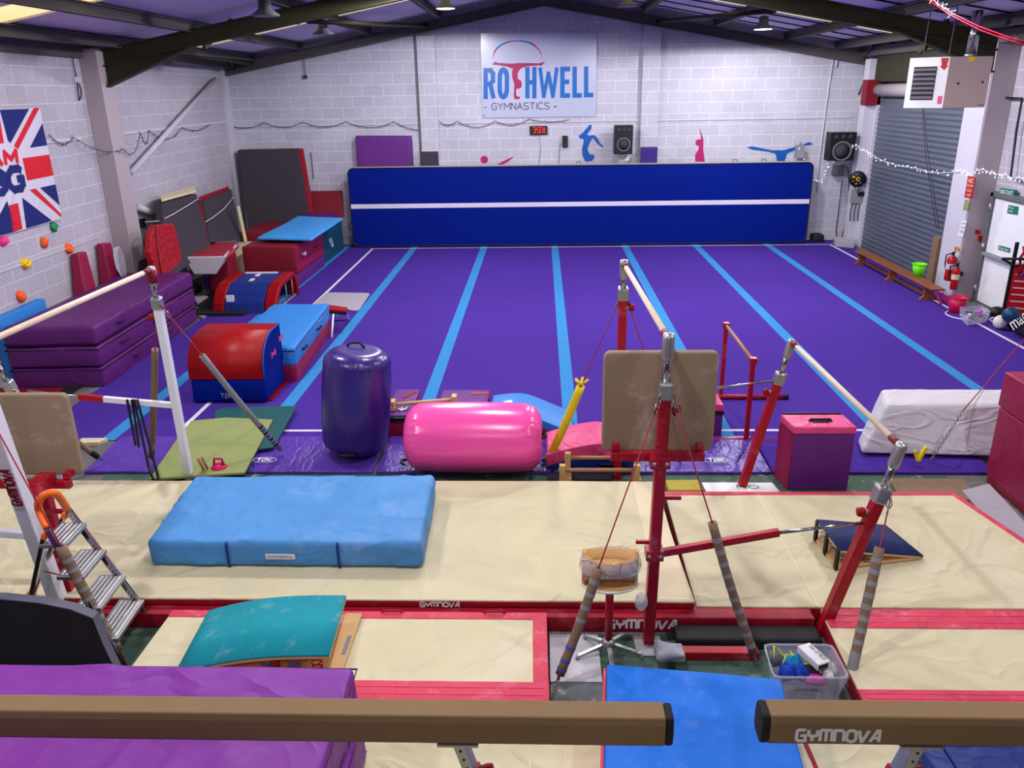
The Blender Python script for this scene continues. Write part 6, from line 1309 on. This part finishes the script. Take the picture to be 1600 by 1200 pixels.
# cylinder-like shell wrapping the back with wavy rims
def shell(a0, a1, zb, zt, m, nm, R=(.19, .1)):
    bm = B(); n = 24; v = [[], [], [], []]
    for i in range(n+1):
        u = i/n; a = math.radians(a0+(a1-a0)*u); c, s = math.cos(a), math.sin(a)
        for q, (rr2, zf) in enumerate(((1, zb), (.955, zb), (.955, zt), (1, zt))): v[q].append(bm.verts.new((.4575+R[0]*rr2*c, 4.69+R[1]*rr2*s, zf(u))))
    for i in range(n):
        for q in range(4): face(bm, [v[q][i], v[q][i+1], v[(q+1) % 4][i+1], v[(q+1) % 4][i]], 0, True)
    for i in (0, n): face(bm, [v[q][i] for q in range(4)])
    bmesh.ops.recalc_face_normals(bm, faces=bm.faces); part(nm, bm, m, t)
shell(180, 360, lambda u: .60+.075*s_(u), lambda u: .85-.05*s_(u), 'chalky_ply', 'front_shell')
shell(0, 180, lambda u: .60, lambda u: .85-.055*s_(u), 'ply', 'back_shell')
lens(.72, .008, 'ply', 'upper_tray', (.18, .08))
for x in (.285, .632):
    bm = B(); box(bm, x-.006, x+.006, 4.66, 4.72, .6, .84); part('side_post', bm, 'chalky_ply', t)
bm = B(); lathe(bm, [(.199, .02), (.207, .06), (.203, .1), (.198, .14)], (.4575, 4.69, .67), (0, 0, 1), 28)
for v in bm.verts: v.co.y = 4.69+(v.co.y-4.69)*.56; v.co += Vc([noise.noise(v.co*13+Vc((k*9, 0, 0)))*.008 for k in range(3)])
for f in [f for f in bm.faces if len(f.verts) > 4]: bm.faces.remove(f)
part('plastic_wrap', bm, 'clear_film', t)
bm = ball(B(), (.665, 4.6, .5), .045, sq=1.5); part('hanging_plastic_bag', bm, 'clear_film', t)
# ================================================================== PLASTIC TUB OF BAGS
t = thing('plastic_tub', 'clear plastic tub holding grip bags on the floor by the low upright', 'tub', (1.72, 4.33, .005))
ct = [Vc((1.46, 4.18, .24)), Vc((1.93, 4.18, .24)), Vc((1.93, 4.50, .24)), Vc((1.48, 4.50, .24))]; cb = [Vc((1.51, 4.22, .01)), Vc((1.88, 4.22, .01)), Vc((1.88, 4.46, .01)), Vc((1.53, 4.46, .01))]
def tubshell(ct, cb, th=.006):
    bm = B(); cen = sum(ct, Vc())/4
    o = [bm.verts.new(p) for p in ct]; b = [bm.verts.new(p) for p in cb]; i2 = [bm.verts.new(p+(Vc((cen.x, cen.y, p.z))-p).normalized()*th) for p in ct]; b2 = [bm.verts.new(p+(Vc((cen.x, cen.y, p.z))-p).normalized()*th+Vc((0, 0, th))) for p in cb]
    face(bm, b[::-1]); face(bm, b2)
    for i in range(4):
        j = (i+1) % 4; face(bm, [b[i], b[j], o[j], o[i]]); face(bm, [b2[j], b2[i], i2[i], i2[j]]); face(bm, [o[i], o[j], i2[j], i2[i]])
    return bm
part('shell', tubshell(ct, cb), 'clear_plastic', t)
bm = B(); tube(bm, rquad(ct, .05), .008, 6, True); part('rim', bm, 'clear_plastic', t)
bm = B(); btext(bm, 'LEICESTER', Vc((1.6, 4.197, .12)), Vc((.15, 0, 0)), Vc((0, -.005, .024)), .002); part('lettering', bm, 'ink', t)
def blob(name, c, s, m, label, cat, n=.02, fr=9):
    bm = B(); ball(bm, (0, 0, 0), 1, seg=20)
    for v in bm.verts: v.co = Vc(c)+Vc((v.co.x*s[0], v.co.y*s[1], v.co.z*s[2]))+Vc([noise.noise(v.co*1.7+Vc((k*7+c[0]*9, 0, 0)))*n for k in range(3)])
    return solo(name, bm, m, label, cat)
blob('black_cloth', (1.0, 4.24, .1), (.16, .05, .09), 'black', 'black cloth heap just behind the blue pad between the beams', 'cloth', .02)
blob('drawstring_bag', (1.58, 4.28, .2), (.055, .05, .06), 'cobalt', 'shiny blue drawstring bag in the clear tub, nearest the left end', 'bag', .025)
blob('drawstring_bag', (1.655, 4.27, .2), (.05, .045, .06), 'cobalt', 'shiny blue drawstring bag in the clear tub, beside the pink cloth', 'bag', .025)
blob('soft_pouch', (1.64, 4.38, .2), (.06, .05, .05), 'cyan', 'light blue pouch behind the two shiny blue bags in the tub', 'bag')
blob('folded_cloth', (1.74, 4.24, .17), (.08, .03, .035), 'hot_pink', 'bright pink cloth in the clear plastic tub', 'cloth', .02)
blob('grip_pouch', (1.53, 4.41, .2), (.05, .05, .05), 'mid_grey', 'grey pouch with yellow strings at the back of the tub', 'bag', .02)
blob('grey_pouch', (1.76, 4.33, .16), (.09, .05, .04), 'charcoal', 'dark grey strap bundle in the middle of the tub', 'bag', .02)
blob('chalk_ball', (1.83, 4.26, .19), (.035, .035, .035), 'white', 'white chalk ball in the right end of the clear tub', 'chalk ball', .004)
blob('water_pouch', (1.88, 4.33, .17), (.035, .05, .05), 'clear_film', 'clear plastic bag at the right end of the tub', 'bag', .015)
for i, (pts, lab) in enumerate(((((1.51, 4.36, .25), (1.52, 4.42, .29), (1.55, 4.42, .27), (1.57, 4.36, .26)), 'yellow cord arching over the grey pouch in the tub'), (((1.55, 4.3, .25), (1.58, 4.35, .28), (1.63, 4.35, .27), (1.62, 4.39, .27)), 'yellow cord lying over the blue bags in the tub'), (((1.68, 4.33, .22), (1.74, 4.34, .22), (1.78, 4.3, .21), (1.785, 4.26, .21)), 'yellow cord lying above the pink cloth in the tub'))):
    bm = B(); tube(bm, pts, .005, 6); solo('yellow_cord', bm, 'neon_yellow', lab, 'cord')
a = G(1233, 1004, .3); ux = (G(1284, 1035, .28)-G(1258, 1002, .28)); uy = (G(1233, 1004, .28)-G(1258, 1002, .28))
ux = Vc((.085, -.2, 0)).normalized()*.2; uy = Vc((.2, .085, 0)).normalized()*-.1; o = Vc((1.76, 4.45, .25)); dz = Vc((0, 0, .05))
t2 = thing('lidded_box', 'white translucent lidded box of grips lying on top of the tub', 'box', tuple(o))
bm = B(); hexa(bm, [o+uy, o, o+ux, o+ux+uy, o+uy+dz, o+dz, o+ux+dz, o+ux+uy+dz]); bmesh.ops.recalc_face_normals(bm, faces=bm.faces); part('case', bm, 'white', t2, bev=.006)
bm = B(); btext(bm, 'PARK OF PIECES', o+ux*.15+uy*.4+dz, ux*.75, -uy*.3, .002) ; part('lettering', bm, 'ink', t2)
n_ = ux.normalized(); bm = B(); slab(bm, [o+ux+uy*.95+Vc((0, 0, .008)), o+ux+uy*.2+Vc((0, 0, .008)), o+ux+uy*.2+Vc((0, 0, .04)), o+ux+uy*.95+Vc((0, 0, .04))], n_, .002); bmesh.ops.recalc_face_normals(bm, faces=bm.faces); part('black_label', bm, 'black', t2)
# ================================================================== RIGHT SIDE OF THE HALL
t = thing('gym_bench', 'long low wooden bench in front of the roller shutter, green bucket on its near end', 'bench', (7.2, 16.2, 0))
bz = .3
A_, B_ = G(1337, 391, bz), G(1458, 452, bz); d = (B_-A_).normalized(); s = Vc((-d.y, d.x, 0)); s = s if s.x > 0 else -s
L = (B_-A_).length; wv = s*.24; A2 = A_+s*-.02
bm = B(); hexa(bm, [A2+Vc((0, 0, -.035)), A2+d*L+Vc((0, 0, -.035)), A2+d*L+wv+Vc((0, 0, -.035)), A2+wv+Vc((0, 0, -.035)), A2, A2+d*L, A2+d*L+wv, A2+wv]); bmesh.ops.recalc_face_normals(bm, faces=bm.faces); part('seat_plank', bm, 'bench_wood', t, bev=.008)
for f in (.04, .48, .9):
    c = A2+d*L*f+wv*.5; c.z = 0
    bm = B(); P = [c+s*x+Vc((0, 0, z)) for x, z in ((-.09, bz-.036), (-.07, .1), (-.14, .03), (-.14, .002), (.14, .002), (.14, .03), (.07, .1), (.09, bz-.036))]; slab(bm, [p-d*.03 for p in P], d, .06); bmesh.ops.recalc_face_normals(bm, faces=bm.faces); part('leg', bm, 'bench_wood', t, bev=.005)
bm = B(); c0 = A2+wv*.5; bar(bm, Vc((c0.x, c0.y, .1))+d*L*.06, Vc((c0.x, c0.y, .1))+d*L*.88, .04, .05, upv=(0, 0, 1)); part('lower_rail', bm, 'bench_wood', t, bev=.004)
bm = B(); e = A2+d*(L+.02)+wv*.5; 
for k in (-1, 1): bar(bm, e+s*k*.06+Vc((0, 0, -.06)), e+s*k*.06+d*.28+Vc((0, 0, -.2)), .025, .03)
part('red_hook_bars', bm, 'red_steel', t)
def bucket(name, label, c, r0, r1, h, m, handle=True):
    c = Vc(c); t = thing(name, label, name.split('_')[-1], tuple(c)); bm = B(); lathe(bm, [(0, 0.004), (r0-.002, 0.002), (r1, h), (r1-.008, h), (r0-.01, .012), (0, .012)], c, (0, 0, 1), 28); bmesh.ops.recalc_face_normals(bm, faces=bm.faces); part('shell', bm, m, t)
    bm = B(); tube(bm, [c+Vc(((r1+.004)*math.cos(a), (r1+.004)*math.sin(a), h)) for a in [k*2*math.pi/28 for k in range(28)]], .008, 6, True); part('rim', bm, m, t)
    return t, c
t, c = bucket('plastic_bucket', 'lime green bucket standing on the near end of the wooden bench', G(1434, 431, bz+.002), .085, .125, .23, 'lime')
bm = B(); tube(bm, [c+Vc((.128*math.cos(a), .128*math.sin(a)*.3-.03, .225-.07*math.sin(a))) for a in [k*math.pi/10 for k in range(11)]], .005, 6); part('handle', bm, 'lime', t)
t, c = bucket('rubber_tub', 'crimson flexible tub with handles on the floor below the extinguishers', G(1494, 489), .12, .15, .28, 'tub_red')
for s_2 in (-1, 1):
    bm = B(); tube(bm, [c+Vc((s_2*.135, -.05, .27)), c+Vc((s_2*.14, -.04, .31)), c+Vc((s_2*.14, .04, .31)), c+Vc((s_2*.135, .05, .27))], .01, 8); part('handle', bm, 'tub_red', t)
ct = [G(x, y, .2) for x, y in ((1513, 493), (1548, 487), (1533, 478), (1500, 480))]; cen = sum(ct, Vc())/4
cb = [Vc((cen.x+(p.x-cen.x)*.86, cen.y+(p.y-cen.y)*.86, .004)) for p in ct]
t = thing('plastic_tub', 'clear plastic tub of small toys on the carpet beside the crimson tub', 'tub', (cen.x, cen.y, .012)); part('shell', tubshell(ct, [p+Vc((0, 0, .01)) for p in cb]), 'clear_plastic', t)
bm = B(); tube(bm, ct, .01, 6, True); part('rim', bm, 'clear_plastic', t)
cols = ['blue_pad', 'cobalt', 'hold_yellow', 'hold_orange', 'white', 'ball_blue', 'mid_grey', 'hold_green', 'hot_pink', 'grey']
nm = ['blue', 'cobalt', 'yellow', 'orange', 'white', 'dark blue', 'grey', 'green', 'pink', 'pale grey']
for k in range(10):
    a = k*2.4; rr2 = .03+.012*k; p = cen+Vc((rr2*math.cos(a), rr2*math.sin(a), 0)); p.z = .06+.012*k
    bm = ball(B(), p, .038, seg=10); solo('toy_ball', bm, cols[k], 'small %s toy in the clear tub beside the crimson tub' % nm[k], 'toy', 'toys in the clear tub')
c = G(1514, 494, .03); bm = B(); rx, ry = .42, .42
c = (G(1478, 490, .03)+G(1551, 494, .03))/2; rx = (G(1551, 494, .03)-G(1478, 490, .03)).length/2
tube(bm, [c+Vc((rx*math.cos(a), rx*.95*math.sin(a), -.005)) for a in [k*2*math.pi/40 for k in range(40)]], .011, 8, True); solo('hoop', bm, 'white_tape', 'pale pink hoop lying on the carpet around the clear toy tub', 'hoop')
# bags and balls at the right edge
t = thing('kit_bag', 'long black kit bag with white lettering on the carpet at the right edge', 'bag', (7.3, 12.1, 0))
a, b = G(1560, 495), G(1660, 560); P = [a, b, b+Vc((.75, .1, 0)), a+Vc((.6, .15, 0))]
P = [Vc((7.05, 12.75, .015)), Vc((7.35, 11.5, .015)), Vc((7.85, 11.5, .015)), Vc((7.8, 12.9, .015))]
P[0] = G(1557, 503, .015); P[1] = G(1625, 555, .015); P[2].x = 7.8; P[3].x = 7.74
part('body', soft(B(), P+[p+Vc((.05 if i in (0, 1) else -.03, 0, .27)) for i, p in enumerate(P)], r=.11, amp=.03, fr=3, step=.06, seed=3), 'black', t)
o = P[0].lerp(P[1], .22)+Vc((.0, -.03, .1)); ux = (P[1]-P[0]).normalized()*-.0; d_ = (P[1]-P[0]).normalized()
bm = B(); o = G(1584, 517, .3); e = G(1612, 496, .3); f = G(1576, 504, .3); btext(bm, 'macron', o, (e-o)*1.6, (f-o)*.9, .004); part('white_lettering', bm, 'white', t)
t = thing('kit_bag', 'small black bag with a white letter beside the toy tub', 'bag', tuple(G(1552, 498)))
p = G(1553, 498); bm = ball(B(), p+Vc((.06, .05, .1)), .13, seg=16, sq=.75); part('body', bm, 'black', t)
bm = B(); btext(bm, 'c', G(1545, 502, .1)+Vc((0, -.02, 0)), Vc((.07, 0, 0)), Vc((0, .02, .07)), .003); part('white_lettering', bm, 'white', t)
bm = ball(B(), G(1579, 492, .33), .125, seg=20); solo('ball', bm, 'ball_blue', 'dark blue ball resting on the black kit bags at the right edge', 'ball')
bm = ball(B(), G(1563, 503, .13), .11, seg=20); solo('ball', bm, 'ball_white', 'off-white ball below the dark blue one at the right edge', 'ball')
# rack with red bands
t = thing('equipment_rack', 'red and black equipment rack with resistance bands in front of fire exit', 'rack', (7.6, 12.9, 0))
p0, p1 = Vc((7.62, 13.05, 0)), Vc((7.75, 12.55, 0))
bm = B(); a = G(1567, 480, .0); a = Vc((7.58, 13.05, 0)); bar(bm, a, a+Vc((0, 0, 1.35)), .05, .04); part('upright_post', bm, 'black', t, bev=.004)
bm = B(); b_ = a+Vc((.3, -.35, 0)); slab(bm, [a+Vc((.02, -.03, .25)), b_+Vc((0, 0, .25)), b_+Vc((0, 0, 1.0)), a+Vc((.02, -.03, 1.0))], (-.7, -.6, 0), .03); bmesh.ops.recalc_face_normals(bm, faces=bm.faces); part('red_ladder_panel', bm, 'red_bright', t)
for k in range(6):
    bm = B(); u = a+Vc((.03, -.07, .3+k*.11)); bar(bm, u, u+Vc((.2, -.24, .03)), .02, .02); part('rung', bm, 'paint_grey', t)
bm = B(); tube(bm, [a+Vc((-.22, -.05, 1.1)), a+Vc((.0, -.05, .98)), a+Vc((.35, -.3, 1.05))], .022, 8); tube(bm, [a+Vc((-.22, -.05, 1.1)), a+Vc((.3, -.25, 1.12))], .022, 8); part('bar_handles', bm, 'black', t)
for k in range(5):
    u = a+Vc((.05+.06*k, -.1-.05*k, 1.3)); pts = [u+Vc((.03*math.sin(j*2+k), -.02*j*.3, -.09*j)) for j in range(6)]; bm = B(); tube(bm, pts, .022, 8); solo('resistance_band', bm, ('red_bright', 'cobalt', 'red_bright', 'dark_red', 'cobalt')[k], ('red resistance band hanging nearest the fire exit hinge', 'blue resistance band hanging next to the first red one', 'red resistance band hanging in the middle of the rack', 'dark red resistance band on the rack, second from the right', 'blue resistance band furthest right on the rack')[k], 'resistance band')
bm = B(); slab(bm, [Vc((7.9, 12.55, .95)), Vc((7.9, 12.85, .95)), Vc((7.9, 12.85, 1.12)), Vc((7.9, 12.55, 1.12))], (-1, 0, 0), .04); bmesh.ops.recalc_face_normals(bm, faces=bm.faces); solo('band_hook_plate', bm, 'grey', 'grey hook plate on the fire door above the resistance bands', 'hook')
# extinguishers
for k, (px, py, h, r, lab) in enumerate(((1484, 438, .47, .085, 'larger red fire extinguisher hung higher on the white pillar'), (1491, 452, .42, .065, 'smaller red fire extinguisher hung lower on the white pillar'))):
    c = XP(px, py, 7.5); c = Vc((7.48, c.y, c.z)); t = thing('fire_extinguisher', lab, 'fire extinguisher', tuple(c), group=None)
    bm = B(); lathe(bm, [(0, 0), (r*.85, 0), (r, .02), (r, h*.8), (r*.85, h*.9), (r*.35, h*.97), (r*.3, h), (0, h)], c, (0, 0, 1), 20); part('cylinder', bm, 'ext_red', t)
    bm = B(); bar(bm, c+Vc((0, 0, h)), c+Vc((0, 0, h+.05)), .04, .04); bar(bm, c+Vc((0, .02, h+.03)), c+Vc((-.03, -.11, h+.08)), .025, .012); bar(bm, c+Vc((0, .02, h+.02)), c+Vc((-.03, -.1, h+.02)), .025, .012); part('valve_handle', bm, 'black', t)
    bm = B(); tube(bm, [c+Vc((0, .03, h+.02)), c+Vc((-.06, .12, h-.02)), c+Vc((-.05, .13, h*.6)), c+Vc((-.02, r+.02, h*.3))], .012, 8); part('hose', bm, 'black', t)
    bm = B(); lathe(bm, [(r+.002, 0), (r+.002, h*.22)], c+Vc((0, 0, h*.45)), (0, 0, 1), 20); [bm.faces.remove(f) for f in [f for f in bm.faces if len(f.verts) > 4]]; part('label_band', bm, 'paint_white' if k == 0 else 'cream_vinyl', t)
    bm = B(); box(bm, 7.5+.0, 7.6, c.y-.03, c.y+.03, c.z+.25, c.z+.32); part('wall_bracket', bm, 'black', t)
# signs on pillar (its room face is x = 7.645)
def psign(name, c4, m, label, lines=(), tm='white', plane=7.583, cat='sign'):
    P = [XP(x, y, plane) for x, y in c4]; t = thing(name, label, cat, tuple(P[2])); bm = B(); slab(bm, P, (-1, 0, 0), .006); bmesh.ops.recalc_face_normals(bm, faces=bm.faces); part('plate', bm, m, t)
    for i, (s, u0, u1, v0, v1) in enumerate(lines):
        TL, TR, BR, BL = P; o = TL.lerp(BL, v1).lerp(TR.lerp(BR, v1), u0); e = TL.lerp(BL, v1).lerp(TR.lerp(BR, v1), u1); f = TL.lerp(BL, v0).lerp(TR.lerp(BR, v0), u0); bm = B(); btext(bm, s, o, e-o, f-o, .0); bmesh.ops.translate(bm, vec=(-.008, 0, 0), verts=bm.verts); part('lettering', bm, tm, t)
    return t
psign('fire_sign', ((1513, 275), (1525, 277), (1519, 310), (1507, 308)), 'ext_red', 'red fire safety notice high on the white pillar', (('ABC', .1, .9, .08, .3), ('FOAM', .1, .9, .36, .5), ('CO2', .15, .85, .58, .72), ('USE', .2, .8, .8, .92)), 'cream_vinyl')
psign('notice', ((1508, 312), (1516, 313), (1512, 329), (1505, 328)), 'olive_mat', 'small green and cream notice below the red sign on the pillar')
psign('notice', ((1503, 345), (1511, 345), (1505, 370), (1497, 368)), 'white', 'white notice with black squares halfway up the pillar', (('HH', .2, .9, .1, .25), ('HH', .2, .9, .35, .5), ('HH', .2, .9, .6, .8)), 'ink')
psign('notice', ((1492, 384), (1504, 387), (1502, 394), (1491, 392)), 'ply', 'two-part brown notice low on the pillar above extinguishers', (('B', .1, .9, .2, .8),), 'bench_wood')
# call points on near face of pillar (y = 14.45)
def nsign(name, c4, m, label, s=None, y=14.745, cat='sign', d=.02, tm='white'):
    P = [W(x, yy, y) for x, yy in c4]; t = thing(name, label, cat, tuple(P[2])); bm = B(); slab(bm, P, (0, -1, 0), d); bmesh.ops.recalc_face_normals(bm, faces=bm.faces); part('plate', bm, m, t)
    if s: bm = B(); q = lambda u, v: P[0].lerp(P[1], u).lerp(P[3].lerp(P[2], u), v)+Vc((0, -d-.002, 0)); btext(bm, s, q(.15, .85), q(.85, .85)-q(.15, .85), q(.15, .2)-q(.15, .85), 0); part('lettering', bm, tm, t)
nsign('call_point_sign', ((1524, 358), (1531, 360), (1530, 366), (1523, 365)), 'ext_red', 'small red square sign on the near side of the pillar', None)
nsign('call_point', ((1528, 368), (1538, 369), (1538, 377), (1527, 376)), 'ext_red', 'red fire alarm call point box on the near side of the pillar', None, cat='alarm', d=.05)
# fire exit signs
P = [XP(x, y, 7.9) for x, y in ((1562, 294), (1585, 297), (1584, 310), (1561, 306))]
t = thing('exit_sign', 'green FIRE EXIT sign above the fire door', 'sign', tuple(P[3])); bm = B(); slab(bm, P, (1, 0, 0), .05); bmesh.ops.recalc_face_normals(bm, faces=bm.faces); part('plate', bm, 'sign_green', t)
q = lambda u, v: P[0].lerp(P[1], u).lerp(P[3].lerp(P[2], u), v)+Vc((-.004, 0, 0)); bm = B(); btext(bm, 'FIRE EXIT', q(.07, .85), q(.93, .85)-q(.07, .85), q(.07, .15)-q(.07, .85), 0); part('lettering', bm, 'white', t)
psign('exit_sign', ((1576, 320), (1592, 323), (1590, 336), (1574, 333)), 'sign_green', 'green square fire exit running-man sign on the fire door', (('Fire', .1, .55, .15, .4), ('exit', .1, .55, .55, .8)), 'white', 7.927)
psign('exit_sign', ((1561, 383), (1579, 388), (1578, 395), (1560, 390)), 'sign_green', 'narrow green push-bar sign on the fire door', (('Push bar', .1, .9, .2, .8),), 'white', 7.927)
# pipes at right wall
wire('gas_pipe', [XP(1553, 152, 7.9), XP(1597, 154, 7.9), XP(1588, 205, 7.9), XP(1579, 277, 7.9), XP(1610, 286, 7.9)], 'black', 'thin dark pipe framing the wall above the fire exit', .02, 'pipe', 8)
wire('drain_pipe', [(7.85, 15.45, 0), (7.85, 15.45, 3.3)], 'paint_white', 'white vertical pipe between roller shutter and pillar', .03, 'pipe', 10)
wire('shutter_cord', [XP(1441, 168, 7.7), XP(1446, 240, 7.7), XP(1463, 357, 7.7)], 'charcoal', 'thin dark pull cord hanging in front of the roller shutter, left strand', .008)
wire('shutter_cord', [XP(1443, 168, 7.68), XP(1450, 240, 7.68), XP(1467, 357, 7.68)], 'charcoal', 'thin dark pull cord hanging in front of the roller shutter, right strand', .008)
bm = B(); tube(bm, [(7.9, 13.3, 3.75), (7.6, 12.4, 3.7)], .12, 14); solo('duct_pipe', bm, 'paint_white', 'fat white duct stub at the top right corner', 'pipe')
# ================================================================== HEATER
t = thing('unit_heater', 'beige and white gas unit heater hanging near the roller shutter', 'heater', (6.2, 13.5, 3.39))
f = [W(x, y, 14.5) for x, y in ((1415, 166), (1468, 168), (1480, 88), (1425, 90))]
g_ = [W(x, y, 14.5) for x, y in ((1468, 168), (1535, 168), (1549, 86), (1480, 88))]
zb, zt_ = 3.39, 4.12; cx_ = 6.69
fl0 = Vc((6.2, 14.95, 0)); fl0 = XP(1415, 166, 6.15); 
corner = Vc((6.14, 13.2, 0)); lft = Vc((5.72, 13.6, 0)); rgt = Vc((6.80, 13.25, 0)); bck = rgt+(lft-corner)
base4 = [corner, rgt, bck, lft]
bm = B(); hexa(bm, [p+Vc((0, 0, zb)) for p in base4]+[p+Vc((0, 0, zt_)) for p in base4]); bmesh.ops.recalc_face_normals(bm, faces=bm.faces); part('casing', bm, 'beige_steel', t, bev=.01)
dL = (lft-corner); nL = Vc((dL.y, -dL.x, 0)).normalized(); nL = nL if nL.x < 0 else -nL
fp = lambda u, v, o=0: corner+dL*u+Vc((0, 0, zb+(zt_-zb)*v))+nL*o
bm = B(); slab(bm, [fp(0, 0), fp(1, 0), fp(1, 1), fp(0, 1)], nL, .012); bmesh.ops.recalc_face_normals(bm, faces=bm.faces); part('front_panel', bm, 'white', t)
bm = B(); slab(bm, [fp(.28, .16, .013), fp(.86, .16, .013), fp(.86, .82, .013), fp(.28, .82, .013)], nL, .002); bmesh.ops.recalc_face_normals(bm, faces=bm.faces); part('louvre_opening', bm, 'black', t)
for k in range(7):
    v = .19+k*.092; bm = B(); slab(bm, [fp(.29, v, .016), fp(.85, v, .016), fp(.85, v+.045, .05), fp(.29, v+.045, .05)], nL, .006); bmesh.ops.recalc_face_normals(bm, faces=bm.faces); part('louvre_blade', bm, 'grey_mat', t)
bm = B(); slab(bm, [fp(*p, .013) for p in ((.02, .98), (.22, .98), (.18, .84), (.22, .82), (.1, .74), (.02, .82), (.05, .84))], nL, .002); bmesh.ops.recalc_face_normals(bm, faces=bm.faces); part('red_arrow', bm, 'ext_red', t)
bm = B(); slab(bm, [fp(*p, .013) for p in ((.04, .08), (.15, .08), (.15, .24), (.04, .24))], nL, .002); bmesh.ops.recalc_face_normals(bm, faces=bm.faces); part('warning_label', bm, 'pink_vinyl', t)
dR = (rgt-corner); nR = Vc((dR.y, -dR.x, 0)).normalized(); nR = nR if nR.y < 0 else -nR
fq = lambda u, v, o=0: corner+dR*u+Vc((0, 0, zb+(zt_-zb)*v))+nR*o
bm = B(); slab(bm, [fq(.42, .9), fq(.56, .9), fq(.56, .99), fq(.42, .99)], nR, .004); bmesh.ops.recalc_face_normals(bm, faces=bm.faces); part('yellow_label', bm, 'hold_yellow', t)
for u, v in ((.27, .48), (.84, .5)):
    bm = B(); lathe(bm, [(.016, 0), (.016, .01), (0, .012)], fq(u, v), nR, 10); part('panel_lock', bm, 'black', t)
bm = B(); btext(bm, 'REZNOR', fq(.82, .03, .002), dR*.14, Vc((0, 0, .025)), .0); part('lettering', bm, 'ink', t)
bm = B(); tube(bm, [(6.53, 13.4, zt_-.01), (6.53, 13.4, 4.76)], .075, 18); part('flue_pipe', bm, 'chrome', t)
bm = B(); lathe(bm, [(.09, 0), (.09, .04)], (6.53, 13.4, zt_), (0, 0, 1), 18); part('flue_collar', bm, 'zinc', t)
for p in ((5.9, 13.6), (6.2, 13.4)):
    bm = B(); tube(bm, [(p[0], p[1], zt_-.01), (p[0]+.02, p[1], RZ(p[0])-.05)], .008, 5); part('hanger_rod', bm, 'mid_grey', t)
# ================================================================== LAMPS
def lamp(x, y, z, on, label, sc=1):
    t = thing('high_bay_lamp', label, 'ceiling lamp', (x, y, z), group='high bay lamps under the roof')
    bm = B(); lathe(bm, [(.03, .26), (.09, .25), (.1, .1), (.2, .03), (.21, .0), (.2, .0), (.18, .03), (.08, .09), (0, .09)], (x, y, z), (0, 0, 1), 24); bmesh.ops.recalc_face_normals(bm, faces=bm.faces); part('housing', bm, 'mid_grey', t)
    bm = B(); lathe(bm, [(.175, 0), (.175, .012), (0, .012)], (x, y, z+.0), (0, 0, 1), 24); bmesh.ops.recalc_face_normals(bm, faces=bm.faces); part('lens', bm, 'lamp_glow' if on else 'grey_mat', t)
    bm = B(); tube(bm, [(x, y, z+.25), (x, y, RZ(x)-.01)], .008, 6); part('suspension', bm, 'mid_grey', t)
labs = ['lit lamp under the roof nearest the white sign, up and left of it', 'lit lamp at the right, in front of the right-hand roof rafter', 'lit lamp at the right, nearest the back wall', 'unlit lamp hanging at the left, nearest the back wall', 'unlit lamp at the left beside the big rafter', 'unlit lamp at the top, right of the ridge', 'lit lamp above the left edge of the purple carpet front', 'lit lamp above the middle of the carpet front', 'lit lamp above the right part of the carpet front', 'lit lamp above the white uneven bars', 'lit lamp above the long cream mat', 'lit lamp above the right-hand cream mats', 'lit lamp over the viewing side of the hall, left of the ridge', 'lit lamp over the viewing side of the hall, right of the ridge', 'lit lamp left of the ridge, over the middle of the purple carpet', 'lit lamp right of the ridge, over the middle of the purple carpet']
for (x, y, z, on), lb in zip(LAMPS, labs): lamp(x, y, z, on, lb)
# red tinsel cable across the top right corner
t = thing('overhead_cable', 'red twin cable with clear tinsel sloping across the top right corner', 'cable', tuple(W(1480, 10, 9.0)))
for k in (0, 1):
    bm = B(); tube(bm, [W(1445, -8+k*5, 9.0), W(1485, 20+k*4, 9.0), W(1530, 42+k*5, 9.0), W(1575, 58+k*5, 9.0), W(1625, 72+k*5, 9.0)], .007, 6); part('red_cable', bm, 'cable_red', t)
bm = B()
for k in range(26):
    u = k/26; p = W(1448+45*u, -6+30*u, 8.97); tube(bm, [p, p+Vc((random.uniform(-.05, .05), -.02, random.uniform(-.05, .05)))], .003, 4)
o = part('tinsel', bm, 'clear_film', t); o['kind'] = 'stuff'
